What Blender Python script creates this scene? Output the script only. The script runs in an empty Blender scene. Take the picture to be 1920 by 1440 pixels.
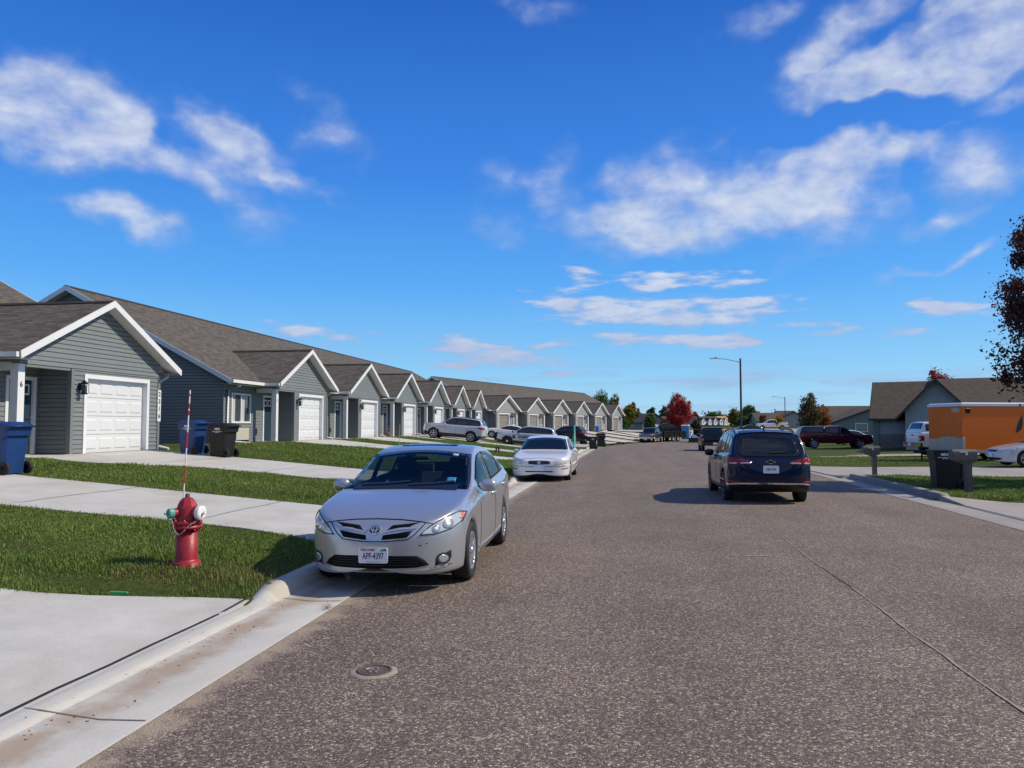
import bpy, bmesh, math, random
import numpy as np
from mathutils import Vector, Matrix
from mathutils.bvhtree import BVHTree
random.seed(7); RNG = np.random.default_rng(11)
R = math.radians
SC = bpy.context.scene
COL = SC.collection

# ------------------------------------------------------------------ camera
CAM_H = 1.73; PITCH = R(3.06); FPX = 1440.0
cd = bpy.data.cameras.new('camera'); cam = bpy.data.objects.new('camera', cd); COL.objects.link(cam)
cd.sensor_width = 36.0; cd.lens = 27.0; cd.clip_start = 0.05; cd.clip_end = 6000
cam.location = (0, 0, CAM_H); cam.rotation_euler = (R(90) + PITCH, 0, 0)
SC.camera = cam
SC.view_settings.view_transform = 'Standard'; SC.view_settings.look = 'None'
SC.view_settings.exposure = 0.12; SC.view_settings.gamma = 1.0; SC.view_settings.use_curve_mapping = False
SC.cycles.max_bounces = 6; SC.cycles.transparent_max_bounces = 12

def pdir(px, py):
    u = (px - 960) / FPX; v = (720 - py) / FPX
    return Vector((u, math.cos(PITCH) - v * math.sin(PITCH), math.sin(PITCH) + v * math.cos(PITCH)))
def at(px, py, Y):
    d = pdir(px, py); k = Y / d.y
    return Vector((d.x * k, Y, CAM_H + d.z * k))

# ------------------------------------------------------------------ sun and sky
SUN_AZ, SUN_EL = R(87), R(41.5)
sd = bpy.data.lights.new('sun', 'SUN'); so = bpy.data.objects.new('sun', sd); COL.objects.link(so)
sd.energy = 4.1; sd.angle = R(0.53); sd.color = (1.0, 0.89, 0.70)
sv = Vector((math.sin(SUN_AZ) * math.cos(SUN_EL), math.cos(SUN_AZ) * math.cos(SUN_EL), math.sin(SUN_EL)))
so.rotation_euler = sv.to_track_quat('Z', 'Y').to_euler(); so.location = (40, 0, 60)

W = bpy.data.worlds.new('World'); SC.world = W; W.use_nodes = True
wn = W.node_tree.nodes; wl = W.node_tree.links; wn.clear()
def N(t, **kw):
    n = wn.new(t)
    for k, v in kw.items(): setattr(n, k, v)
    return n
def wmath(op, a, b=None, c=None, clamp=False):
    n = N('ShaderNodeMath', operation=op); n.use_clamp = clamp
    for i, x in enumerate((a, b, c)):
        if x is None: continue
        if isinstance(x, (int, float)): n.inputs[i].default_value = x
        else: wl.new(x, n.inputs[i])
    return n.outputs[0]
sky = N('ShaderNodeTexSky'); sky.sky_type = 'NISHITA'; sky.sun_disc = False
sky.sun_elevation = SUN_EL; sky.sun_rotation = SUN_AZ
sky.air_density = 1.0; sky.dust_density = 0.35; sky.ozone_density = 2.2; sky.altitude = 300
hs = N('ShaderNodeHueSaturation'); hs.inputs['Saturation'].default_value = 1.25; hs.inputs['Value'].default_value = 1.0
wl.new(sky.outputs[0], hs.inputs['Color'])
tc = N('ShaderNodeTexCoord'); sx = N('ShaderNodeSeparateXYZ'); wl.new(tc.outputs['Generated'], sx.inputs[0])
az = wmath('ARCTAN2', sx.outputs[0], sx.outputs[1]); el = wmath('ARCSINE', sx.outputs[2])
# the deep autumn blue overhead and the pale band at the horizon
rz_ = N('ShaderNodeMapRange'); wl.new(el, rz_.inputs[0]); rz_.inputs[1].default_value = 0; rz_.inputs[2].default_value = R(60)
rp = N('ShaderNodeValToRGB'); wl.new(rz_.outputs[0], rp.inputs[0])
ee = rp.color_ramp.elements; ee[0].position = 0; ee[0].color = (.37, .665, .88, 1); ee[1].position = 1; ee[1].color = (.014, .080, .34, 1)
for p_, c_ in ((.06, (.235, .565, .89)), (.17, (.090, .385, .90)), (.30, (.041, .230, .77)), (.5, (.015, .118, .53))): q_ = ee.new(p_); q_.color = (*c_, 1)
nsc = N('ShaderNodeVectorMath', operation='SCALE'); wl.new(hs.outputs[0], nsc.inputs[0]); nsc.inputs['Scale'].default_value = 0.105
smx = N('ShaderNodeMixRGB'); smx.inputs[0].default_value = 0.85; wl.new(nsc.outputs[0], smx.inputs[1]); wl.new(rp.outputs[0], smx.inputs[2])
bg = N('ShaderNodeBackground'); bg.inputs[1].default_value = 1.0; wl.new(smx.outputs[0], bg.inputs[0])
# warp the blob coordinates with noise so that the cloud outlines are ragged
zc = wmath('MAXIMUM', sx.outputs[2], 0.012)
pl = N('ShaderNodeCombineXYZ')
zc2 = wmath('ADD', zc, 0.06)
wl.new(wmath('DIVIDE', sx.outputs[0], zc2), pl.inputs[0]); wl.new(wmath('DIVIDE', sx.outputs[1], zc2), pl.inputs[1])
ae = N('ShaderNodeCombineXYZ'); wl.new(az, ae.inputs[0]); wl.new(el, ae.inputs[1])
def noise(vec, scale, detail, rough=0.55, off=(0, 0, 0), dist=0.0):
    m = N('ShaderNodeMapping'); m.inputs['Location'].default_value = off; wl.new(vec, m.inputs[0])
    n = N('ShaderNodeTexNoise'); n.inputs['Scale'].default_value = scale; n.inputs['Detail'].default_value = detail
    n.inputs['Roughness'].default_value = rough; n.inputs['Distortion'].default_value = dist
    wl.new(m.outputs[0], n.inputs['Vector']); return n
nw = noise(ae.outputs[0], 11, 3, 0.5, (3, 1, 0))
vs = N('ShaderNodeVectorMath', operation='SUBTRACT'); wl.new(nw.outputs['Color'], vs.inputs[0]); vs.inputs[1].default_value = (.5, .5, .5)
vm = N('ShaderNodeVectorMath', operation='MULTIPLY'); wl.new(vs.outputs[0], vm.inputs[0]); vm.inputs[1].default_value = (.11, .085, 0)
va = N('ShaderNodeVectorMath', operation='ADD'); wl.new(ae.outputs[0], va.inputs[0]); wl.new(vm.outputs[0], va.inputs[1])
vl = N('ShaderNodeVectorMath', operation='ADD'); vlm = N('ShaderNodeVectorMath', operation='MULTIPLY'); wl.new(vs.outputs[0], vlm.inputs[0]); vlm.inputs[1].default_value = (.05, .012, 0); wl.new(ae.outputs[0], vl.inputs[0]); wl.new(vlm.outputs[0], vl.inputs[1])
def px2ae(px, py):
    d = pdir(px, py).normalized(); return math.atan2(d.x, d.y), math.asin(d.z)
BLOBS = [  # px, py, rx, ry, tilt (deg, + = right end lower), strength : the cumulus of that day, as directions in the sky
 (95,185,160,75,5,1.1),(215,235,120,80,30,1.0),(110,285,130,38,6,.9),(275,305,70,40,20,.8),(30,165,80,50,0,.7),
 (395,225,85,55,25,.9),(465,270,100,42,22,.9),(530,345,110,26,12,1.0),(390,335,80,34,12,.75),(300,250,26,70,15,-.35),
 (180,392,110,28,12,.85),(265,430,100,36,18,.8),(610,235,90,60,40,.62),(470,400,100,40,10,.6),
 (1150,428,120,34,-8,1.0),(1255,345,150,75,-12,1.0),(1370,395,170,55,-12,.9),(1240,455,120,30,-6,.8),(1440,330,140,45,-18,.9),
 (1590,290,150,42,-10,.85),(1590,365,150,52,-10,.85),(1500,385,130,42,-10,.8),(1670,265,80,38,5,.75),(1560,450,120,36,-15,.6),(1825,325,95,70,-12,1.15),(1715,330,24,70,0,-.45),
 (1770,75,240,80,-14,1.05),(1890,70,170,110,0,1.15),(1580,135,150,45,-3,1.0),(1700,140,180,42,0,.9),(1500,105,90,40,-10,.85),(1600,30,150,36,-20,.9),(1440,15,90,32,-15,.75),(1890,165,110,30,5,.7),(1650,212,260,26,-4,-.9),(1600,75,120,18,-20,-.4),
 (1045,345,50,75,10,.68),(930,425,75,42,0,.6),(1150,315,45,38,0,.5),(1000,8,90,28,0,.6),(950,350,70,28,0,.5),
 (1270,530,170,20,1,1.05),(1090,511,60,16,0,.75),(1230,577,190,22,1,1.05),(1080,568,140,22,4,.95),(1370,585,150,18,-2,.95),(1400,566,110,14,-2,.8),(1130,602,140,14,0,.8),(1200,630,110,15,-2,.95),(1335,638,110,15,2,.95),(1330,606,110,14,0,.85),(1230,552,260,9,0,-.5),(1240,616,260,9,0,-.45),
 (870,648,100,20,3,1.0),(960,670,120,18,2,.95),(860,688,90,10,0,.7),(595,625,120,18,2,.85),(1025,647,60,9,0,.7),(1370,645,80,10,0,.6),(1490,605,70,11,0,.65),(1620,618,130,12,2,.65),
 (1745,487,150,15,-8,.85),(1810,582,110,17,2,.8),(1750,570,60,11,0,.7),(1860,465,45,14,0,.6),(1755,418,70,18,-5,.75),(1040,700,120,8,0,.6),(1440,700,130,9,0,.6),(1600,715,120,8,0,.55)]
acc = None; acl = None
for (bx, by, rx, ry, tl, stg) in BLOBS:
    a0, e0 = px2ae(bx, by); ax, ex = px2ae(bx + 1, by); ay, ey = px2ae(bx, by - 1); low = by > 500
    m = N('ShaderNodeMapping'); m.vector_type = 'TEXTURE'
    m.inputs['Location'].default_value = (a0, e0, 0); m.inputs['Rotation'].default_value = (0, 0, R(-tl))
    m.inputs['Scale'].default_value = (rx * (1.25 if low else 1.42) * (ax - a0), ry * (1.45 if low else 1.5) * (ey - e0), 1)
    wl.new((vl if low else va).outputs[0], m.inputs[0])
    g = N('ShaderNodeTexGradient', gradient_type='SPHERICAL'); wl.new(m.outputs[0], g.inputs[0])
    if low: acl = wmath('MULTIPLY', g.outputs['Fac'], stg) if acl is None else wmath('MULTIPLY_ADD', g.outputs['Fac'], stg, acl)
    else: acc = wmath('MULTIPLY', g.outputs['Fac'], stg) if acc is None else wmath('MULTIPLY_ADD', g.outputs['Fac'], stg, acc)
acl = wmath('MINIMUM', acl, 0.8)
acc = wmath('MINIMUM', wmath('MULTIPLY', acc, 0.82), 0.80)
n1 = noise(ae.outputs[0], 14, 6, 0.5, (0, 0, 0), 0.0)
n1s = N('ShaderNodeMapping'); n1s.inputs['Scale'].default_value = (1, 1.45, 1); wl.new(ae.outputs[0], n1s.inputs[0])
wl.new(n1s.outputs[0], n1.inputs['Vector'])
n1b = noise(n1s.outputs[0], 38, 5, 0.55, (2, 7, 0), 0.0)
nn = wmath('ADD', wmath('SUBTRACT', n1.outputs['Fac'], 0.5), wmath('MULTIPLY', wmath('SUBTRACT', n1b.outputs['Fac'], 0.5), 0.30))
# faint low bands near the horizon, all the way round
nb = noise(ae.outputs[0], 5, 6, 0.55, (0, 0, 5)); nbm = N('ShaderNodeMapping'); nbm.inputs['Scale'].default_value = (1.0, 11, 1); nbm.inputs['Location'].default_value = (2.6, 0.3, 0); wl.new(ae.outputs[0], nbm.inputs[0]); wl.new(nbm.outputs[0], nb.inputs['Vector'])
bm_ = N('ShaderNodeMapRange'); bm_.interpolation_type = 'SMOOTHSTEP'; wl.new(el, bm_.inputs[0])
bm_.inputs[1].default_value = R(6.5); bm_.inputs[2].default_value = R(2.5); bm_.inputs[3].default_value = 0; bm_.inputs[4].default_value = 1
band = wmath('MULTIPLY', wmath('MULTIPLY', wmath('SUBTRACT', nb.outputs['Fac'], 0.48, clamp=True), 5.0, clamp=True), bm_.outputs[0])
amp = wmath('MULTIPLY_ADD', acc, 0.55, 0.6)
dens0 = wmath('ADD', acc, wmath('MULTIPLY', nn, wmath('MULTIPLY', amp, 1.5)))
mr = N('ShaderNodeMapRange'); mr.interpolation_type = 'SMOOTHSTEP'; wl.new(dens0, mr.inputs[0])
mr.inputs[1].default_value = 0.05; mr.inputs[2].default_value = 1.12
nlm = N('ShaderNodeMapping'); nlm.inputs['Scale'].default_value = (1, 4.2, 1); wl.new(ae.outputs[0], nlm.inputs[0])
nl_ = noise(nlm.outputs[0], 19, 6, .52, (9, 0, 3))
densl = wmath('ADD', wmath('MULTIPLY', acl, 1.05), wmath('MULTIPLY', wmath('SUBTRACT', nl_.outputs['Fac'], 0.5), 3.0))
mrl = N('ShaderNodeMapRange'); mrl.interpolation_type = 'SMOOTHSTEP'; wl.new(densl, mrl.inputs[0]); mrl.inputs[1].default_value = 0.15; mrl.inputs[2].default_value = 1.0
lowd = wmath('MULTIPLY', wmath('MULTIPLY', mrl.outputs[0], wmath('MULTIPLY', acl, 6.0, clamp=True)), .9)
gate = wmath('MULTIPLY', acc, 5.0, clamp=True)
dens = wmath('MULTIPLY', wmath('MULTIPLY', mr.outputs[0], gate), 0.86)
dens = wmath('MAXIMUM', wmath('MAXIMUM', dens, lowd), wmath('MULTIPLY', band, 0.55))
# unseen cloud added behind the camera for neutral fill light
bk = N('ShaderNodeMapRange'); bk.interpolation_type = 'SMOOTHSTEP'; wl.new(sx.outputs[1], bk.inputs[0]); bk.inputs[1].default_value = .10; bk.inputs[2].default_value = -.25; bk.inputs[3].default_value = 0; bk.inputs[4].default_value = 1
nk = noise(tc.outputs['Generated'], 3.2, 7, .6, (4, 2, 0)); upm = wmath('MULTIPLY', sx.outputs[2], 6.0, clamp=True)
bkd = wmath('MULTIPLY', wmath('MULTIPLY', wmath('MULTIPLY', wmath('SUBTRACT', nk.outputs['Fac'], 0.38), 5.0, clamp=True), bk.outputs[0]), upm)
dens = wmath('MAXIMUM', dens, wmath('MULTIPLY', bkd, .95))
# cloud colour: bright tops, grey-lilac where thin or low in the sky
lo = N('ShaderNodeMapRange'); wl.new(el, lo.inputs[0]); lo.inputs[1].default_value = R(2); lo.inputs[2].default_value = R(11)
n3 = noise(ae.outputs[0], 30, 5, 0.6, (5, 0, 2), 0.2)
n3s = N('ShaderNodeMapping'); n3s.inputs['Scale'].default_value = (.7, 1.6, 1); n3s.inputs['Location'].default_value = (0, .012, 0); wl.new(ae.outputs[0], n3s.inputs[0]); wl.new(n3s.outputs[0], n3.inputs['Vector'])
bright = wmath('ADD', wmath('MULTIPLY', wmath('MAXIMUM', mr.outputs[0], mrl.outputs[0]), 0.62), wmath('MULTIPLY', wmath('SUBTRACT', n3.outputs['Fac'], 0.42), 1.5), clamp=True)
bright = wmath('MULTIPLY', bright, wmath('MULTIPLY_ADD', lo.outputs[0], 0.85, 0.15))
cm = N('ShaderNodeMixRGB'); wl.new(bright, cm.inputs[0]); cm.inputs[1].default_value = (0.36, 0.45, 0.72, 1); cm.inputs[2].default_value = (0.80, 0.85, 0.95, 1)
bg2 = N('ShaderNodeBackground'); bg2.inputs[1].default_value = 0.86; wl.new(cm.outputs[0], bg2.inputs[0])
mx = N('ShaderNodeMixShader'); wl.new(dens, mx.inputs[0]); wl.new(bg.outputs[0], mx.inputs[1]); wl.new(bg2.outputs[0], mx.inputs[2])
wo = N('ShaderNodeOutputWorld'); wl.new(mx.outputs[0], wo.inputs[0])

# ------------------------------------------------------------------ materials
M = {}
def mat(name, col, rough=0.6, metal=0.0, coat=0.0, spec=0.5, var=0.0, vscale=3.0, bump=0.0, bscale=40.0, stretch=(1, 1, 1), col2=None):
    m = bpy.data.materials.new(name); m.use_nodes = True; nt = m.node_tree; b = nt.nodes['Principled BSDF']
    b.inputs['Base Color'].default_value = (*col, 1); b.inputs['Roughness'].default_value = rough
    b.inputs['Metallic'].default_value = metal; b.inputs['Coat Weight'].default_value = coat; b.inputs['Coat Roughness'].default_value = 0.04
    b.inputs['Specular IOR Level'].default_value = spec
    if var or bump or col2:
        t = nt.nodes.new('ShaderNodeTexCoord'); mp = nt.nodes.new('ShaderNodeMapping'); mp.inputs['Scale'].default_value = stretch
        nt.links.new(t.outputs['Object'], mp.inputs[0])
    if var or col2:
        n = nt.nodes.new('ShaderNodeTexNoise'); n.inputs['Scale'].default_value = vscale; n.inputs['Detail'].default_value = 6; n.inputs['Roughness'].default_value = 0.65
        nt.links.new(mp.outputs[0], n.inputs['Vector'])
        rr = nt.nodes.new('ShaderNodeValToRGB'); rr.color_ramp.elements[0].position = 0.3; rr.color_ramp.elements[1].position = 0.7
        c2 = col2 if col2 else tuple(min(1, c * (1 + var)) for c in col)
        c1 = col if col2 else tuple(c * (1 - var) for c in col)
        rr.color_ramp.elements[0].color = (*c1, 1); rr.color_ramp.elements[1].color = (*c2, 1)
        nt.links.new(n.outputs['Fac'], rr.inputs[0]); nt.links.new(rr.outputs[0], b.inputs['Base Color'])
    if bump:
        n2 = nt.nodes.new('ShaderNodeTexNoise'); n2.inputs['Scale'].default_value = bscale; n2.inputs['Detail'].default_value = 4
        nt.links.new(mp.outputs[0], n2.inputs['Vector'])
        bp = nt.nodes.new('ShaderNodeBump'); bp.inputs['Strength'].default_value = bump; bp.inputs['Distance'].default_value = 0.01
        nt.links.new(n2.outputs['Fac'], bp.inputs['Height']); nt.links.new(bp.outputs[0], b.inputs['Normal'])
    M[name] = m; return m
mat('siding', (.172, .192, .197), .55, var=.06, vscale=1.2)
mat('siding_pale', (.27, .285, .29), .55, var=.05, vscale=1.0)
mat('trim_grey', (.17, .185, .185), .5)
mat('white_trim', (.70, .715, .73), .45, var=.03, vscale=2)
mat('soffit', (.62, .62, .60), .6)
mat('garage_white', (.64, .66, .68), .4, var=.02, vscale=2)
mat('garage_tan', (.20, .185, .165), .6, var=.1, vscale=1.5)
mat('door_navy', (.022, .045, .075), .35)
mat('house_glass', (.045, .06, .075), .03, spec=.9)
mat('curtain', (.45, .46, .44), .9)
mat('black_metal', (.008, .008, .0085), .5, spec=.25)
mat('ac_tan', (.50, .47, .40), .5)
mat('concrete_base', (.40, .39, .36), .9, var=.1)
mat('black_plastic', (.012, .012, .014), .45)
mat('rubber', (.014, .014, .015), .75, var=.2, vscale=20)
mat('alloy', (.62, .63, .65), .28, metal=.85)
mat('dark_alloy', (.03, .03, .033), .35, metal=.3)
mat('hub_dark', (.012, .012, .012), .8)
mat('chrome', (.8, .81, .83), .12, metal=1.0)
mat('car_glass', (.006, .009, .011), .02, spec=.75)
mat('car_black', (.006, .006, .007), .3)
mat('gap', (.004, .004, .0045), .7, spec=.12)
mat('lamp_clear', (.50, .52, .54), .12, metal=.55, coat=1.0)
mat('lamp_red', (.33, .004, .006), .2, coat=.3, spec=.3)
mat('lamp_amber', (.75, .20, .05), .2, coat=1.0)
mat('plate_white', (.74, .77, .80), .4)
mat('ink_navy', (.01, .012, .05), .5); mat('ink_red', (.45, .02, .03), .5); mat('ink_green', (.03, .25, .12), .5); mat('ink_black', (.01, .01, .012), .5)
mat('decal_white', (.82, .83, .84), .5); mat('decal_gold', (.45, .42, .33), .4)
mat('seat', (.045, .05, .055), .85); mat('dash', (.02, .021, .023), .7)
mat('sticker_blue', (.03, .22, .42), .4)
def paint(name, col, metal=.0, rough=.35, coat=1.0):
    m = mat(name, col, rough, metal=metal, coat=coat)
    nt = m.node_tree; b = nt.nodes['Principled BSDF']; out = nt.nodes['Material Output']
    if max(col) < .2: b.inputs['Specular IOR Level'].default_value = .1; b.inputs['Coat Weight'].default_value = .6
    # the inside of the sheet metal is dark trim, the outside is paint
    g = nt.nodes.new('ShaderNodeNewGeometry'); d = nt.nodes.new('ShaderNodeBsdfDiffuse'); d.inputs[0].default_value = (.02, .021, .023, 1)
    x = nt.nodes.new('ShaderNodeMixShader'); nt.links.new(g.outputs['Backfacing'], x.inputs[0]); nt.links.new(b.outputs[0], x.inputs[1]); nt.links.new(d.outputs[0], x.inputs[2]); nt.links.new(x.outputs[0], out.inputs[0])
    # faint orange-peel and dust
    t = nt.nodes.new('ShaderNodeTexCoord'); n = nt.nodes.new('ShaderNodeTexNoise'); n.inputs['Scale'].default_value = 2.2; n.inputs['Detail'].default_value = 8; nt.links.new(t.outputs['Object'], n.inputs['Vector'])
    r = nt.nodes.new('ShaderNodeMapRange'); r.inputs[1].default_value = .3; r.inputs[2].default_value = .75; r.inputs[3].default_value = .02; r.inputs[4].default_value = .16
    nt.links.new(n.outputs['Fac'], r.inputs[0]); nt.links.new(r.outputs[0], b.inputs['Coat Roughness'])
    return m
paint('paint_silver', (.46, .485, .525), .6, .29); paint('paint_white', (.74, .75, .75), 0, .3); paint('paint_silver_blue', (.55, .57, .60), .3, .35)
paint('paint_navy', (.0015, .009, .042), .1, .3); paint('paint_black', (.003, .0035, .005), 0, .25); paint('paint_darkblue', (.008, .010, .022), .1, .3)
paint('paint_grey', (.022, .026, .032), .3, .35); paint('paint_maroon', (.085, .004, .018), .2, .3); paint('paint_patrol', (.56, .58, .61), .25, .35)
# see-through tinted windscreen glass
def glassmat(name, tint, refl):
    m = bpy.data.materials.new(name); m.use_nodes = True; nt = m.node_tree; nt.nodes.remove(nt.nodes['Principled BSDF']); out = nt.nodes['Material Output']
    tr = nt.nodes.new('ShaderNodeBsdfTransparent'); tr.inputs[0].default_value = (*tint, 1)
    gl = nt.nodes.new('ShaderNodeBsdfGlossy'); gl.inputs['Roughness'].default_value = .02
    fr = nt.nodes.new('ShaderNodeFresnel'); fr.inputs[0].default_value = 1.5
    mu = nt.nodes.new('ShaderNodeMath'); mu.operation = 'MULTIPLY'; mu.inputs[1].default_value = refl; nt.links.new(fr.outputs[0], mu.inputs[0])
    x = nt.nodes.new('ShaderNodeMixShader'); nt.links.new(mu.outputs[0], x.inputs[0]); nt.links.new(tr.outputs[0], x.inputs[1]); nt.links.new(gl.outputs[0], x.inputs[2]); nt.links.new(x.outputs[0], out.inputs[0])
    M[name] = m
glassmat('tinted_glass', (.52, .60, .58), .8)
mat('lamp_lens', (.62, .64, .66), .1, metal=.3, coat=1.0)

def ramp_set(r, stops):
    e = r.color_ramp.elements
    while len(e) > 1: e.remove(e[-1])
    e[0].position = stops[0][0]; e[0].color = (*stops[0][1], 1)
    for p, c in stops[1:]:
        q = e.new(p); q.color = (*c, 1)
def asphalt():
    m = bpy.data.materials.new('asphalt'); m.use_nodes = True; nt = m.node_tree; L = nt.links; b = nt.nodes['Principled BSDF']
    t = nt.nodes.new('ShaderNodeTexCoord')
    def vor(s):
        v = nt.nodes.new('ShaderNodeTexVoronoi'); v.inputs['Scale'].default_value = s; v.inputs['Randomness'].default_value = 1; L.new(t.outputs['Object'], v.inputs['Vector']); return v
    v1 = vor(88); v2 = vor(180)
    def chan(v):
        s = nt.nodes.new('ShaderNodeSeparateColor'); L.new(v.outputs['Color'], s.inputs[0]); return s.outputs[0]
    r1 = nt.nodes.new('ShaderNodeValToRGB'); L.new(chan(v1), r1.inputs[0])
    ramp_set(r1, [(0, (.030, .023, .021)), (.4, (.080, .060, .053)), (.68, (.165, .124, .103)), (.85, (.27, .21, .165)), (.93, (.42, .36, .26)), (1, (.66, .60, .46))])
    r2 = nt.nodes.new('ShaderNodeValToRGB'); L.new(chan(v2), r2.inputs[0])
    ramp_set(r2, [(0, (.06, .045, .04)), (.55, (.150, .108, .093)), (.85, (.22, .18, .15)), (1, (.50, .44, .34))])
    mxx = nt.nodes.new('ShaderNodeMixRGB'); mxx.inputs[0].default_value = .34; L.new(r1.outputs[0], mxx.inputs[1]); L.new(r2.outputs[0], mxx.inputs[2])
    n = nt.nodes.new('ShaderNodeTexNoise'); n.inputs['Scale'].default_value = .55; n.inputs['Detail'].default_value = 7; n.inputs['Roughness'].default_value = .7; L.new(t.outputs['Object'], n.inputs['Vector'])
    pr = nt.nodes.new('ShaderNodeMapRange'); pr.inputs[1].default_value = .3; pr.inputs[2].default_value = .7; pr.inputs[3].default_value = .90; pr.inputs[4].default_value = 1.30; L.new(n.outputs['Fac'], pr.inputs[0])
    mm = nt.nodes.new('ShaderNodeVectorMath'); mm.operation = 'SCALE'; L.new(mxx.outputs[0], mm.inputs[0]); L.new(pr.outputs[0], mm.inputs['Scale'])
    # lanes worn by tyres: slow bands running along the road
    uvm = nt.nodes.new('ShaderNodeMapping'); uvm.inputs['Scale'].default_value = (.75, .035, 1); L.new(t.outputs['UV'], uvm.inputs[0])
    nlw = nt.nodes.new('ShaderNodeTexNoise'); nlw.inputs['Scale'].default_value = 1.0; nlw.inputs['Detail'].default_value = 5; nlw.inputs['Roughness'].default_value = .6; L.new(uvm.outputs[0], nlw.inputs['Vector'])
    plw = nt.nodes.new('ShaderNodeMapRange'); plw.inputs[1].default_value = .3; plw.inputs[2].default_value = .7; plw.inputs[3].default_value = .86; plw.inputs[4].default_value = 1.14; L.new(nlw.outputs['Fac'], plw.inputs[0])
    ml = nt.nodes.new('ShaderNodeVectorMath'); ml.operation = 'SCALE'; L.new(mm.outputs[0], ml.inputs[0]); L.new(plw.outputs[0], ml.inputs['Scale']); mm = ml
    # sand swept against the gutter (uv.x = metres from the left edge of the asphalt)
    uv = nt.nodes.new('ShaderNodeSeparateXYZ'); L.new(t.outputs['UV'], uv.inputs[0])
    n5 = nt.nodes.new('ShaderNodeTexNoise'); n5.inputs['Scale'].default_value = 3.2; n5.inputs['Detail'].default_value = 9; n5.inputs['Roughness'].default_value = .75; L.new(t.outputs['Object'], n5.inputs['Vector'])
    a = nt.nodes.new('ShaderNodeMath'); a.operation = 'MULTIPLY_ADD'; L.new(n5.outputs['Fac'], a.inputs[0]); a.inputs[1].default_value = -1.1; a.inputs[2].default_value = .62
    s2 = nt.nodes.new('ShaderNodeMath'); s2.operation = 'ADD'; L.new(uv.outputs[0], s2.inputs[0]); L.new(a.outputs[0], s2.inputs[1])
    mr2 = nt.nodes.new('ShaderNodeMapRange'); mr2.interpolation_type = 'SMOOTHSTEP'; L.new(s2.outputs[0], mr2.inputs[0]); mr2.inputs[1].default_value = .36; mr2.inputs[2].default_value = .05; mr2.inputs[3].default_value = 0; mr2.inputs[4].default_value = .9
    mx2 = nt.nodes.new('ShaderNodeMixRGB'); L.new(mr2.outputs[0], mx2.inputs[0]); L.new(mm.outputs[0], mx2.inputs[1]); mx2.inputs[2].default_value = (.36, .29, .215, 1)
    L.new(mx2.outputs[0], b.inputs['Base Color']); b.inputs['Roughness'].default_value = .85; b.inputs['Specular IOR Level'].default_value = .3
    bp = nt.nodes.new('ShaderNodeBump'); bp.inputs['Strength'].default_value = .8; bp.inputs['Distance'].default_value = .006; L.new(v1.outputs['Distance'], bp.inputs['Height']); bp.invert = True
    L.new(bp.outputs[0], b.inputs['Normal']); M['asphalt'] = m
asphalt()
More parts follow.
